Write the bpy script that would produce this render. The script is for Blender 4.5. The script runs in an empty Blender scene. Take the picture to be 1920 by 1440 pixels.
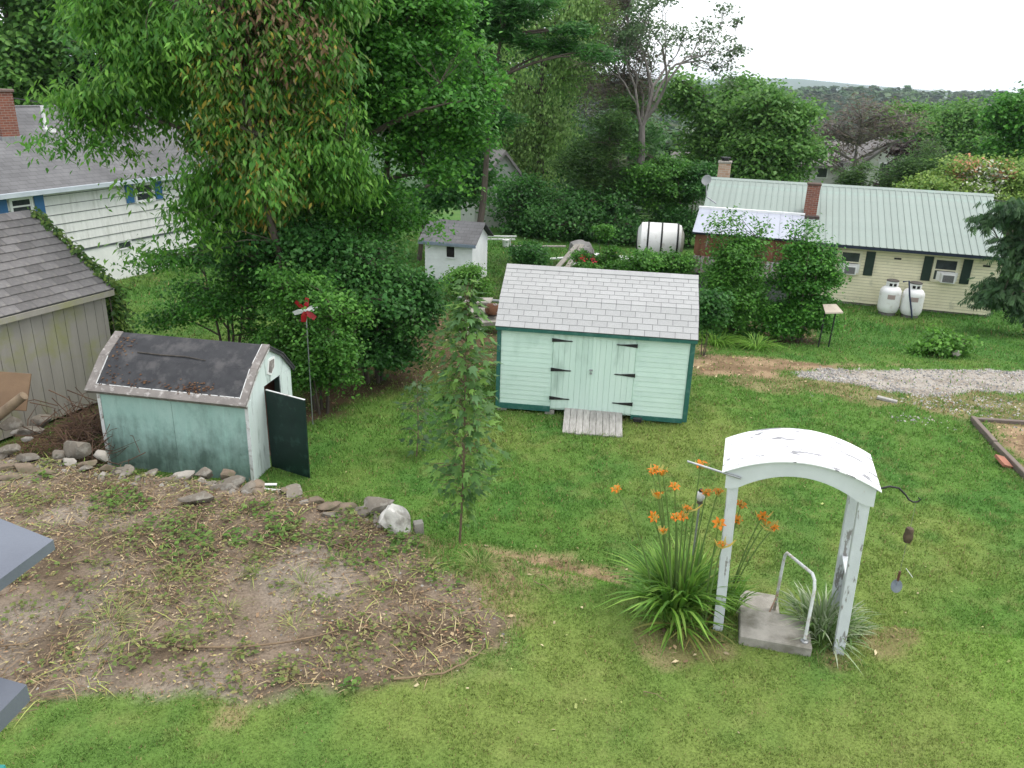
import bpy, bmesh, math
import numpy as np
from mathutils import Vector, Matrix, Euler

# ------------------------------------------------------------------ camera, sky, sun, exposure
scene = bpy.context.scene
R = math.radians
cam_data = bpy.data.cameras.new('camera')
cam = bpy.data.objects.new('camera', cam_data)
scene.collection.objects.link(cam)
cam_data.sensor_fit = 'HORIZONTAL'
cam_data.sensor_width = 36.0
cam_data.lens = 36.0 * 1500.0 / 1920.0
cam_data.clip_start = 0.05
cam_data.clip_end = 20000.0
cam.location = (0.0, 0.0, 6.6)
PITCH, ROLL = R(20.5), R(1.9)
cam.rotation_euler = (Matrix.Rotation(math.pi / 2 - PITCH, 4, 'X') @ Matrix.Rotation(ROLL, 4, 'Z')).to_euler()
scene.camera = cam

SUN_EL, SUN_AZ = R(66), R(85)          # azimuth measured from +Y clockwise
world = bpy.data.worlds.new('World')
scene.world = world
world.use_nodes = True
wn, wl = world.node_tree.nodes, world.node_tree.links
wn.clear()
sky = wn.new('ShaderNodeTexSky')
sky.sky_type = 'NISHITA'
sky.sun_disc = False
sky.sun_elevation = SUN_EL
sky.sun_rotation = SUN_AZ
sky.dust_density = 4.0
bg_clear = wn.new('ShaderNodeBackground'); bg_clear.inputs['Strength'].default_value = 0.06
bg_cloud = wn.new('ShaderNodeBackground'); bg_cloud.inputs['Color'].default_value = (0.97, 0.985, 1.0, 1)
bg_cloud.inputs['Strength'].default_value = 1.25
wmix = wn.new('ShaderNodeAddShader')
wout = wn.new('ShaderNodeOutputWorld')
wl.new(sky.outputs[0], bg_clear.inputs['Color'])
wl.new(bg_clear.outputs[0], wmix.inputs[0]); wl.new(bg_cloud.outputs[0], wmix.inputs[1])
wl.new(wmix.outputs[0], wout.inputs['Surface'])

sun_data = bpy.data.lights.new('sun', 'SUN')
sun_data.energy = 1.4
sun_data.angle = R(25)
sun_data.color = (1.0, 0.96, 0.9)
sun = bpy.data.objects.new('sun', sun_data)
scene.collection.objects.link(sun)
sd = Vector((math.sin(SUN_AZ) * math.cos(SUN_EL), math.cos(SUN_AZ) * math.cos(SUN_EL), math.sin(SUN_EL)))
sun.rotation_euler = (-sd).to_track_quat('-Z', 'Y').to_euler()

vs = scene.view_settings
scene.display_settings.display_device = 'sRGB'
vs.view_transform = 'Standard'
vs.look = 'None'
vs.exposure = 0.28
vs.gamma = 1.0
vs.use_curve_mapping = False
scene.render.engine = 'CYCLES'
cy = scene.cycles
cy.max_bounces = 8; cy.diffuse_bounces = 5; cy.glossy_bounces = 2; cy.transmission_bounces = 4
cy.transparent_max_bounces = 6; cy.volume_bounces = 0
cy.use_denoising = True
cy.caustics_reflective = False; cy.caustics_refractive = False

# ------------------------------------------------------------------ helpers
col = scene.collection
rng = np.random.default_rng(7)
PI = math.pi

def link(o, parent=None):
    col.objects.link(o)
    if parent is not None:
        o.parent = parent
    return o

def tag(o, label=None, cat=None, group=None, kind=None):
    if label: o['label'] = label
    if cat: o['category'] = cat
    if group: o['group'] = group
    if kind: o['kind'] = kind
    return o

def empty(name, label, cat, loc=(0, 0, 0), rz=0.0, group=None):
    o = bpy.data.objects.new(name, None)
    o.empty_display_size = 0.2
    link(o)
    o.location = loc
    o.rotation_euler = (0, 0, rz)
    return tag(o, label, cat, group)

def mesh_obj(name, me, mat, parent=None, loc=None, rot=None):
    o = bpy.data.objects.new(name, me)
    if mat is not None and len(me.materials) == 0:
        me.materials.append(mat)
    link(o, parent)
    if loc is not None: o.location = loc
    if rot is not None: o.rotation_euler = rot
    return o

def basis(origin, u, s, n):
    m = Matrix.Identity(4)
    for i, a in enumerate((u, s, n)):
        for j in range(3): m[j][i] = a[j]
    for j in range(3): m[j][3] = origin[j]
    return m

class MB:
    """collects faces of one mesh"""
    def __init__(self):
        self.v, self.f = [], []
    def add(self, verts, faces):
        b = len(self.v)
        self.v += [tuple(p) for p in verts]
        self.f += [tuple(b + i for i in f) for f in faces]
        return self
    def box(self, x0, x1, y0, y1, z0, z1, m=None):
        p = [(x0, y0, z0), (x1, y0, z0), (x1, y1, z0), (x0, y1, z0), (x0, y0, z1), (x1, y0, z1), (x1, y1, z1), (x0, y1, z1)]
        if m is not None: p = [tuple(m @ Vector(q)) for q in p]
        return self.add(p, [(3, 2, 1, 0), (4, 5, 6, 7), (0, 1, 5, 4), (1, 2, 6, 5), (2, 3, 7, 6), (3, 0, 4, 7)])
    def cbox(self, x0, x1, y0, y1, z0, z1, b=0.006, m=None):
        """box with chamfered vertical-direction edges in all axes (24 verts)"""
        bm = bmesh.new()
        bmesh.ops.create_cube(bm, size=1.0)
        for v in bm.verts:
            v.co = Vector(((x0 + x1) / 2 + v.co.x * (x1 - x0), (y0 + y1) / 2 + v.co.y * (y1 - y0), (z0 + z1) / 2 + v.co.z * (z1 - z0)))
        bmesh.ops.bevel(bm, geom=list(bm.edges), offset=b, segments=1, affect='EDGES')
        bm.verts.index_update()
        vv = [(m @ v.co if m is not None else v.co.copy()) for v in bm.verts]
        ff = [[v.index for v in f.verts] for f in bm.faces]
        bm.free()
        return self.add(vv, ff)
    def prism(self, pts, d):
        """polygon pts (3D list, counter-clockwise seen from -d) extruded along vector d"""
        n = len(pts)
        a = [Vector(p) for p in pts]
        b = [p + Vector(d) for p in a]
        return self.add(a + b, [tuple(range(n))[::-1], tuple(range(n, 2 * n))] + [(i, (i + 1) % n, n + (i + 1) % n, n + i) for i in range(n)])
    def tube(self, pts, rad, n=8, cap=True):
        pts = [Vector(p) for p in pts]
        if not hasattr(rad, '__len__'): rad = [rad] * len(pts)
        base = len(self.v)
        prev = None
        for i, p in enumerate(pts):
            t = (pts[min(i + 1, len(pts) - 1)] - pts[max(i - 1, 0)])
            if t.length < 1e-9: t = Vector((0, 0, 1))
            t.normalize()
            if prev is None:
                a = t.orthogonal().normalized()
            else:
                a = (prev - t * prev.dot(t))
                a = a.normalized() if a.length > 1e-6 else t.orthogonal().normalized()
            prev = a
            b = t.cross(a)
            for k in range(n):
                an = 2 * PI * k / n
                self.v.append(tuple(p + (a * math.cos(an) + b * math.sin(an)) * rad[i]))
        for i in range(len(pts) - 1):
            for k in range(n):
                k2 = (k + 1) % n
                self.f.append((base + i * n + k, base + i * n + k2, base + (i + 1) * n + k2, base + (i + 1) * n + k))
        if cap:
            self.f.append(tuple(base + k for k in range(n))[::-1])
            e = base + (len(pts) - 1) * n
            self.f.append(tuple(e + k for k in range(n)))
        return self
    def lathe(self, prof, n=20, c=(0, 0, 0)):
        """profile of (r, z) bottom to top"""
        base = len(self.v)
        for r, z in prof:
            for k in range(n):
                a = 2 * PI * k / n
                self.v.append((c[0] + r * math.cos(a), c[1] + r * math.sin(a), c[2] + z))
        for i in range(len(prof) - 1):
            for k in range(n):
                k2 = (k + 1) % n
                self.f.append((base + i * n + k, base + i * n + k2, base + (i + 1) * n + k2, base + (i + 1) * n + k))
        self.f.append(tuple(base + k for k in range(n))[::-1])
        e = base + (len(prof) - 1) * n
        self.f.append(tuple(e + k for k in range(n)))
        return self
    def mesh(self, name, smooth=False):
        me = bpy.data.meshes.new(name)
        me.from_pydata(self.v, [], self.f)
        me.update()
        if smooth:
            me.polygons.foreach_set('use_smooth', [True] * len(me.polygons))
            try: me.set_sharp_from_angle(angle=R(40))
            except Exception: pass
        return me
    def build(self, name, mat, parent=None, smooth=False, loc=None, rot=None):
        return mesh_obj(name, self.mesh(name, smooth), mat, parent, loc, rot)

def np_mesh(name, V, F, C=None, smooth=False):
    V = np.asarray(V, np.float32); F = np.asarray(F, np.int32)
    me = bpy.data.meshes.new(name)
    me.vertices.add(len(V)); me.vertices.foreach_set('co', V.ravel())
    k = F.shape[1]
    me.loops.add(F.size); me.loops.foreach_set('vertex_index', F.ravel())
    me.polygons.add(len(F))
    me.polygons.foreach_set('loop_start', np.arange(0, F.size, k, dtype=np.int32))
    if smooth: me.polygons.foreach_set('use_smooth', np.ones(len(F), bool))
    me.update(calc_edges=True)
    if C is not None:
        at = me.color_attributes.new('Col', 'FLOAT_COLOR', 'POINT')
        C4 = np.ones((len(V), 4), np.float32); C4[:, :3] = C
        at.data.foreach_set('color', C4.ravel())
    return me

def unit(a):
    return a / np.maximum(np.linalg.norm(a, axis=-1, keepdims=True), 1e-9)

def frames(xdir, nrm):
    """rotation matrices with local x along xdir and local z near nrm"""
    x = unit(xdir)
    y = unit(np.cross(nrm, x))
    z = np.cross(x, y)
    return np.stack([x, y, z], axis=-1)

def scatter(TV, TF, pos, Rm, sc):
    TV = np.asarray(TV, float); TF = np.asarray(TF)
    sc = np.asarray(sc, float)
    if sc.ndim == 1: sc = sc[:, None]
    if sc.shape[1] == 1: sc = np.repeat(sc, 3, 1)
    V = np.einsum('nij,nkj->nki', Rm, TV[None] * sc[:, None, :]) + pos[:, None, :]
    N, k = len(pos), len(TV)
    F = (TF[None] + (np.arange(N) * k)[:, None, None]).reshape(-1, TF.shape[1])
    return V.reshape(-1, 3), F

def join(parts):
    Vs, Fs, Cs, b = [], [], [], 0
    for V, F, C in parts:
        Vs.append(V); Fs.append(F + b); Cs.append(C); b += len(V)
    return np.concatenate(Vs), np.concatenate(Fs), np.concatenate(Cs)

def _hash(ix, iy, seed):
    h = (ix * 374761393 + iy * 668265263 + seed * 982451653) & 0xFFFFFFFF
    h = ((h ^ (h >> 13)) * 1274126177) & 0xFFFFFFFF
    return ((h ^ (h >> 16)) & 0xFFFFFF) / float(0xFFFFFF)

def vnoise(x, y, seed=0):
    x = np.asarray(x, float); y = np.asarray(y, float)
    ix = np.floor(x).astype(np.int64); iy = np.floor(y).astype(np.int64)
    fx, fy = x - ix, y - iy
    fx = fx * fx * (3 - 2 * fx); fy = fy * fy * (3 - 2 * fy)
    a = _hash(ix, iy, seed); b = _hash(ix + 1, iy, seed); c = _hash(ix, iy + 1, seed); d = _hash(ix + 1, iy + 1, seed)
    return (a * (1 - fx) + b * fx) * (1 - fy) + (c * (1 - fx) + d * fx) * fy

def fbm(x, y, seed=0, oct=4):
    s, a, t = 0.0, 0.5, 0.0
    for i in range(oct):
        s = s + a * vnoise(x * 2 ** i, y * 2 ** i, seed + i * 17); t += a; a *= 0.5
    return s / t

def sstep(a, b, x):
    t = np.clip((x - a) / (b - a), 0, 1)
    return t * t * (3 - 2 * t)

# ------------------------------------------------------------------ materials
MATS = {}
def new_mat(name):
    m = bpy.data.materials.new(name); m.use_nodes = True
    nt = m.node_tree
    return m, nt, nt.nodes, nt.links, nt.nodes['Principled BSDF']

def mat(name, c1, c2=None, scale=6.0, rough=0.6, bump=0.0, bscale=None, metal=0.0, stretch=(1, 1, 1), c3=None, t3=0.62,
        s3=2.0, rand=0.0, coords='Object', spec=0.3, w3=0.08, stretch3=None):
    """two-tone noise colour, optional stain colour c3 above threshold t3, optional per-object value variation"""
    if name in MATS: return MATS[name]
    m, nt, N, L, P = new_mat(name)
    P.inputs['Roughness'].default_value = rough
    P.inputs['Metallic'].default_value = metal
    P.inputs['Specular IOR Level'].default_value = spec
    tc = N.new('ShaderNodeTexCoord')
    def noise(sc, det, st):
        mp = N.new('ShaderNodeMapping'); mp.inputs['Scale'].default_value = st
        L.new(tc.outputs[coords], mp.inputs['Vector'])
        t = N.new('ShaderNodeTexNoise'); t.inputs['Scale'].default_value = sc; t.inputs['Detail'].default_value = det
        t.inputs['Roughness'].default_value = 0.62
        L.new(mp.outputs[0], t.inputs['Vector'])
        return t
    def mix(fac, a, b):
        x = N.new('ShaderNodeMix'); x.data_type = 'RGBA'
        L.new(fac, x.inputs['Factor'])
        for s, v in ((6, a), (7, b)):
            if isinstance(v, tuple): x.inputs[s].default_value = v if len(v) == 4 else v + (1,)
            else: L.new(v, x.inputs[s])
        return x.outputs[2]
    cur = c1 + (1,)
    n1 = noise(scale, 6, stretch)
    if c2 is not None:
        rp = N.new('ShaderNodeMapRange'); rp.inputs[1].default_value = 0.36; rp.inputs[2].default_value = 0.64
        L.new(n1.outputs[0], rp.inputs[0])
        cur = mix(rp.outputs[0], c1, c2)
    if c3 is not None:
        n3 = noise(s3, 8, stretch3 or stretch)
        r3 = N.new('ShaderNodeMapRange'); r3.inputs[1].default_value = t3 - 0.065 - w3; r3.inputs[2].default_value = t3 - 0.065 + w3
        L.new(n3.outputs[0], r3.inputs[0])
        cur = mix(r3.outputs[0], cur if not isinstance(cur, tuple) else cur[:3], c3)
    if rand > 0:
        oi = N.new('ShaderNodeObjectInfo')
        hs = N.new('ShaderNodeHueSaturation')
        mr = N.new('ShaderNodeMapRange'); mr.inputs[3].default_value = 1 - rand; mr.inputs[4].default_value = 1 + rand
        L.new(oi.outputs['Random'], mr.inputs[0]); L.new(mr.outputs[0], hs.inputs['Value'])
        if isinstance(cur, tuple): hs.inputs['Color'].default_value = cur
        else: L.new(cur, hs.inputs['Color'])
        cur = hs.outputs[0]
    if isinstance(cur, tuple): P.inputs['Base Color'].default_value = cur
    else: L.new(cur, P.inputs['Base Color'])
    if bump > 0:
        nb = noise(bscale or scale * 4, 6, stretch)
        b = N.new('ShaderNodeBump'); b.inputs['Strength'].default_value = bump; b.inputs['Distance'].default_value = 0.02
        L.new(nb.outputs[0], b.inputs['Height']); L.new(b.outputs[0], P.inputs['Normal'])
    MATS[name] = m
    return m

def attr_mat(name, rough=0.6, transl=0.0, bump=0.0, bscale=40.0, var=0.0, spec=0.25):
    if name in MATS: return MATS[name]
    m, nt, N, L, P = new_mat(name)
    a = N.new('ShaderNodeAttribute'); a.attribute_name = 'Col'
    P.inputs['Roughness'].default_value = rough
    P.inputs['Specular IOR Level'].default_value = spec
    cur = a.outputs['Color']
    tc = N.new('ShaderNodeTexCoord')
    if var > 0:
        n = N.new('ShaderNodeTexNoise'); n.inputs['Scale'].default_value = bscale; n.inputs['Detail'].default_value = 8
        n.inputs['Roughness'].default_value = 0.7
        L.new(tc.outputs['Object'], n.inputs['Vector'])
        mr = N.new('ShaderNodeMapRange'); mr.inputs[1].default_value = .3; mr.inputs[2].default_value = .7
        mr.inputs[3].default_value = 1 - var; mr.inputs[4].default_value = 1 + var
        L.new(n.outputs[0], mr.inputs[0])
        hs = N.new('ShaderNodeHueSaturation'); L.new(mr.outputs[0], hs.inputs['Value']); L.new(cur, hs.inputs['Color'])
        cur = hs.outputs[0]
    L.new(cur, P.inputs['Base Color'])
    if bump > 0:
        nb = N.new('ShaderNodeTexNoise'); nb.inputs['Scale'].default_value = bscale; nb.inputs['Detail'].default_value = 8
        L.new(tc.outputs['Object'], nb.inputs['Vector'])
        b = N.new('ShaderNodeBump'); b.inputs['Strength'].default_value = bump; b.inputs['Distance'].default_value = 0.03
        L.new(nb.outputs[0], b.inputs['Height']); L.new(b.outputs[0], P.inputs['Normal'])
    if transl > 0:
        tr = N.new('ShaderNodeBsdfTranslucent'); L.new(cur, tr.inputs['Color'])
        mx = N.new('ShaderNodeMixShader'); mx.inputs[0].default_value = transl
        out = N['Material Output']
        L.new(P.outputs[0], mx.inputs[1]); L.new(tr.outputs[0], mx.inputs[2]); L.new(mx.outputs[0], out.inputs['Surface'])
    MATS[name] = m
    return m

LEAF = attr_mat('leaf', rough=0.5, transl=0.44, spec=0.3)
BLADE = attr_mat('grass_blade', rough=0.6, transl=0.25, spec=0.2)
GROUND = attr_mat('ground_surface', rough=0.95, bump=0.6, bscale=30.0, var=0.38, spec=0.1)
LITTER = attr_mat('plant_litter', rough=0.9, spec=0.1)
STONES = attr_mat('loose_stone', rough=0.9, bump=0.3, bscale=60.0, var=0.15, spec=0.15)

# ------------------------------------------------------------------ terrain
EDGE = np.array([(-30, 12.6), (-9.5, 12.4), (-7.96, 11.99), (-6.48, 11.55), (-5.28, 11.35), (-4.23, 11.25), (-3.23, 10.98), (-2.67, 10.7), (-2.0, 10.55),
                 (-1.46, 10.1), (-0.7, 9.9), (0.4, 9.5), (1.5, 9.1), (2.4, 8.6), (3.4, 8.5), (4.7, 8.4), (6.4, 8.25), (30, 7.9)])
def edge_y(x):
    return np.interp(x, EDGE[:, 0], EDGE[:, 1])
def gz(x, y):
    x = np.asarray(x, float); y = np.asarray(y, float)
    s = edge_y(x) - y
    w = np.interp(x, [-9, -2.2, -1.0, 0.5, 3, 7], [0.16, 0.16, 0.4, 0.7, 0.55, 0.6])
    z = 0.6 * sstep(-w, w * 0.75, s)
    z = z + 0.05 * (fbm(x * 0.35, y * 0.35, 3, 3) - 0.5)
    soil = sstep(0.0, 0.6, s) * sstep(0.5, -1.5, x)
    z = z + soil * 0.10 * (fbm(x * 1.3, y * 1.3, 9, 3) - 0.5)
    d = np.interp(x, [-2, 7], [0.6, 1.1])
    z = z - d * sstep(17.0, 30.0, y)
    z = z - 0.12 * np.clip(y - 37, 0, 170) * sstep(37, 60, y) - 0.03 * np.clip(y - 207, 0, 250)
    z = z + 31 * sstep(480, 1050, y) - 40 * sstep(1150, 2600, y)
    z = z + sstep(300, 900, y) * 8 * (fbm(x * 0.004 + 3, y * 0.003, 21, 3) - 0.5)
    hill = np.exp(-((x - 1560) / 420) ** 2) * 66 + np.exp(-((x - 2250) / 520) ** 2) * 50 + np.exp(-((x - 300) / 900) ** 2) * 80 + 45
    z = z + hill * sstep(3600, 5200, y)
    return z

def poly_sd(px, py, poly):
    """signed distance, positive inside"""
    P = np.array(poly, float)
    d = np.full(px.shape, 1e9); ins = np.zeros(px.shape, bool)
    for i in range(len(P)):
        a, b = P[i], P[(i + 1) % len(P)]
        ex, ey = b - a
        t = np.clip(((px - a[0]) * ex + (py - a[1]) * ey) / (ex * ex + ey * ey), 0, 1)
        d = np.minimum(d, np.hypot(px - a[0] - t * ex, py - a[1] - t * ey))
        if abs(ey) > 1e-9:
            c = ((a[1] > py) != (b[1] > py)) & (px < (b[0] - a[0]) * (py - a[1]) / ey + a[0])
            ins ^= c
    return np.where(ins, d, -d)

SOIL = [(-10.53, 11.21), (-9.55, 11.97), (-9.11, 13.01), (-7.62, 12.02), (-6.48, 11.51), (-5.3, 11.35), (-4.23, 11.21), (-3.23, 10.93), (-2.5, 10.56), (-1.62, 10.07), (-1.31, 9.73), (-1.15, 9.33), (-0.68, 8.92), (-0.46, 8.63), (-0.1, 8.21), (0.15, 7.93), (-0.09, 7.61), (-0.55, 7.24), (-0.82, 6.99), (-1.35, 6.76), (-2.13, 6.71), (-2.58, 6.53), (-3.12, 6.68), (-3.83, 6.63), (-4.29, 6.45), (-4.67, 6.27), (-4.83, 6.0), (-6.08, 5.63)]
STRAW = [[(5.1, 21.72), (5.45, 21.27), (6.8, 21.32), (7.87, 20.96), (8.31, 20.55), (9.82, 20.7), (11.04, 20.83), (9.07, 20.27), (7.17, 19.65), (6.42, 18.97), (4.51, 18.78), (4.57, 19.81)], [(5.35, 22.97), (5.88, 22.49), (5.49, 21.43), (4.94, 20.89)], [(-1.3, 10.54), (-0.41, 10.53), (0.39, 10.4), (1.02, 10.26), (1.52, 9.8), (1.18, 9.41), (0.38, 9.54), (-0.37, 9.77), (-1.11, 9.98)], [(10.14, 15.84), (11.72, 16.26), (10.43, 13.51), (9.89, 13.69)]]
DRIVE = [(7.06, 19.41), (8.38, 19.97), (9.63, 20.27), (11.63, 20.3), (13.85, 20.44), (17.82, 20.57), (16.34, 18.64), (12.57, 18.29), (11.38, 18.25), (10.57, 17.93), (9.87, 17.79), (9.24, 18.09), (8.38, 18.52), (7.65, 18.68), (7.21, 18.95)]
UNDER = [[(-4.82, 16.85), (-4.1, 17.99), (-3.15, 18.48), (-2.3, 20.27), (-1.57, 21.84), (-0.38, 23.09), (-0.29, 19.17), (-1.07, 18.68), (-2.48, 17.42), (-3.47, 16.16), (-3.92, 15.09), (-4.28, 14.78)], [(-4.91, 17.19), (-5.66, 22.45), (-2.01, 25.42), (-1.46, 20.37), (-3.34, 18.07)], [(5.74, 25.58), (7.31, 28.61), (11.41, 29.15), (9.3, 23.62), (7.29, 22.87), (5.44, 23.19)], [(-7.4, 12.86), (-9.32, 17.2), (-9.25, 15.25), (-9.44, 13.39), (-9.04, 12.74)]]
BROWN = [(1.88, 7.56, 0.35), (4.42, 7.79, 0.28), (4.74, 7.95, 0.2), (-2.71, 6.28, 0.22), (3.74, 7.47, 0.25), (2.37, 7.59, 0.3), (8.4, 17.9, 0.9), (7.54, 18.37, 0.7), (10.04, 17.37, 0.9), (11.51, 17.33, 0.9), (6.39, 18.44, 0.8), (10.82, 16.33, 0.5)]
MIXED = [(-2.74, 11.7), (-1.56, 10.72), (-0.72, 10.38), (0.07, 10.28), (0.85, 10.11), (1.51, 9.73), (1.61, 9.34), (1.07, 8.93), (0.37, 8.78), (0.09, 8.32), (0.29, 7.91), (0.04, 7.66), (-0.49, 7.27), (-0.94, 7.03), (-1.15, 7.74), (-0.88, 8.82), (-1.4, 9.55), (-1.96, 10.23)]
BED = [(10.04, 15.97), (11.31, 16.37), (10.43, 13.51), (9.73, 13.68)]

def masks(x, y):
    n = fbm(x * 1.1, y * 1.1, 31, 4) - 0.5
    n2 = fbm(x * 4, y * 4, 77, 3) - 0.5
    soil = sstep(-0.12, 0.12, poly_sd(x, y, SOIL) + n * 0.55 + n2 * 0.22)
    straw = np.zeros_like(x)
    for p in STRAW:
        straw = np.maximum(straw, sstep(-0.3, 0.25, poly_sd(x, y, p) + n * 0.9 + n2 * 0.3))
    drive = sstep(-0.14, 0.14, poly_sd(x, y, DRIVE) + n * 0.7 + n2 * 0.3)
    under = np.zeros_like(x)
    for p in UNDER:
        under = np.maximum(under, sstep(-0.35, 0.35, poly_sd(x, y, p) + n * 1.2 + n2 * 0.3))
    brown = np.zeros_like(x)
    for (bx, by, br) in BROWN:
        brown = np.maximum(brown, sstep(0.3, -0.3, np.hypot(x - bx, y - by) / br - 1 + n * 1.5 + n2 * .5))
    mixed = sstep(-0.4, 0.3, poly_sd(x, y, MIXED) + n * 1.0 + n2 * .3)
    return soil, straw, drive, under, brown, mixed

def lerp(a, b, t):
    return a + (b - a) * t[..., None]

C3 = lambda *a: np.array(a, float)
def grass_col(x, y):
    a = fbm(x * 0.28, y * 0.28, 5, 4); b = fbm(x * 1.1 + 9, y * 0.8, 6, 4); c = fbm(x * 4.5, y * 4.5, 8, 3)
    g = np.broadcast_to(C3(0.105, 0.200, 0.034), x.shape + (3,)).copy()
    g = lerp(g, C3(0.205, 0.245, 0.056), sstep(0.45, 0.72, a) * 0.75)
    g = lerp(g, C3(0.060, 0.160, 0.028), sstep(0.50, 0.72, b) * 0.55)
    g = lerp(g, C3(0.235, 0.245, 0.075), sstep(0.58, 0.8, c) * 0.35)
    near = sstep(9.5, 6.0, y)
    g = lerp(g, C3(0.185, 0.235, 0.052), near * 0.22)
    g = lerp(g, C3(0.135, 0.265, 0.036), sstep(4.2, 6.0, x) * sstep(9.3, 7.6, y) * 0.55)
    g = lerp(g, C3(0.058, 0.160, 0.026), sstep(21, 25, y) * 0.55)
    g = lerp(g, C3(0.150, 0.290, 0.040), sstep(0.75, 0.2, np.hypot((x - 1.01) / 1.1, (y - 9.1) / .6)) * 0.75)
    return g * C3(1.05, 1.09, 1.25)

def ground_col(x, y, M=None):
    soil, straw, drive, under, brown, mixed = M if M is not None else masks(x, y)
    c = grass_col(x, y) * 0.74
    f = fbm(x * 2.2, y * 2.2, 41, 5); f2 = fbm(x * 0.8, y * 0.8, 43, 3); f3 = fbm(x * 9, y * 9, 44, 2)
    sc = lerp(np.broadcast_to(C3(0.185, 0.145, 0.108), x.shape + (3,)), C3(0.105, 0.078, 0.053), sstep(0.4, 0.65, f))
    sc = lerp(sc, C3(0.245, 0.212, 0.175), sstep(0.50, 0.72, f2) * 0.7)
    st = lerp(np.broadcast_to(C3(0.300, 0.215, 0.130), x.shape + (3,)), C3(0.175, 0.120, 0.070), sstep(0.4, 0.65, f))
    gr = lerp(np.broadcast_to(C3(0.34, 0.31, 0.27), x.shape + (3,)), C3(0.25, 0.22, 0.185), sstep(0.35, 0.65, f))
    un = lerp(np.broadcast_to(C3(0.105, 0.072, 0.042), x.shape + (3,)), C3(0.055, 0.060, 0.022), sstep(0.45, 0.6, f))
    c = lerp(c, st * 0.9, brown * 0.6)
    c = lerp(c, lerp(st * 0.9, grass_col(x, y), sstep(0.45, 0.6, f)), mixed * 0.75)
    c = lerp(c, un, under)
    c = lerp(c, st, straw)
    c = lerp(c, gr, drive)
    c = lerp(c, sc, soil)
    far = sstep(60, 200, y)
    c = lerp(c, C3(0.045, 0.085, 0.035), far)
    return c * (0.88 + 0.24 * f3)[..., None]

def axis(lo, hi, dlo, dhi, d, grow):
    a = list(np.arange(dlo, dhi + 1e-6, d))
    s, x = d, a[-1]
    while x < hi: s *= grow; x += s; a.append(x)
    s, x = d, a[0]
    pre = []
    while x > lo: s *= grow; x -= s; pre.append(x)
    return np.array(pre[::-1] + a)

gx = axis(-5200, 5200, -10.0, 14.0, 0.10, 1.095)
gy = axis(-60, 6500, 4.6, 24.0, 0.10, 1.075)
GX, GY = np.meshgrid(gx, gy)
GZ = gz(GX, GY)
nx, ny = len(gx), len(gy)
MSK = masks(GX, GY)
GZ = GZ + MSK[0] * 0.03 * (fbm(GX * 7, GY * 7, 51, 3) - 0.5) - MSK[2] * 0.01
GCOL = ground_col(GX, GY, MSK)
idx = np.arange(nx * ny).reshape(ny, nx)
quads = np.stack([idx[:-1, :-1], idx[:-1, 1:], idx[1:, 1:], idx[1:, :-1]], -1)
def cellmask(m): return (m[:-1, :-1] + m[:-1, 1:] + m[1:, 1:] + m[1:, :-1]) / 4
soil_c = cellmask(MSK[0]) > 0.5
drive_c = (cellmask(MSK[2]) > 0.5) & ~soil_c
rest = ~(soil_c | drive_c)
VG = np.stack([GX, GY, GZ], -1).reshape(-1, 3); CG = GCOL.reshape(-1, 3)
def ground_piece(name, sel):
    q = quads[sel]
    u, inv = np.unique(q.ravel(), return_inverse=True)
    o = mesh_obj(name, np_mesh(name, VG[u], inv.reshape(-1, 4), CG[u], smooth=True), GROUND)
    o['kind'] = 'structure'
    return o
lawn = ground_piece('ground', rest)
soil_o = ground_piece('bare_soil', soil_c)
drive_o = ground_piece('gravel_driveway', drive_c)

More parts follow.
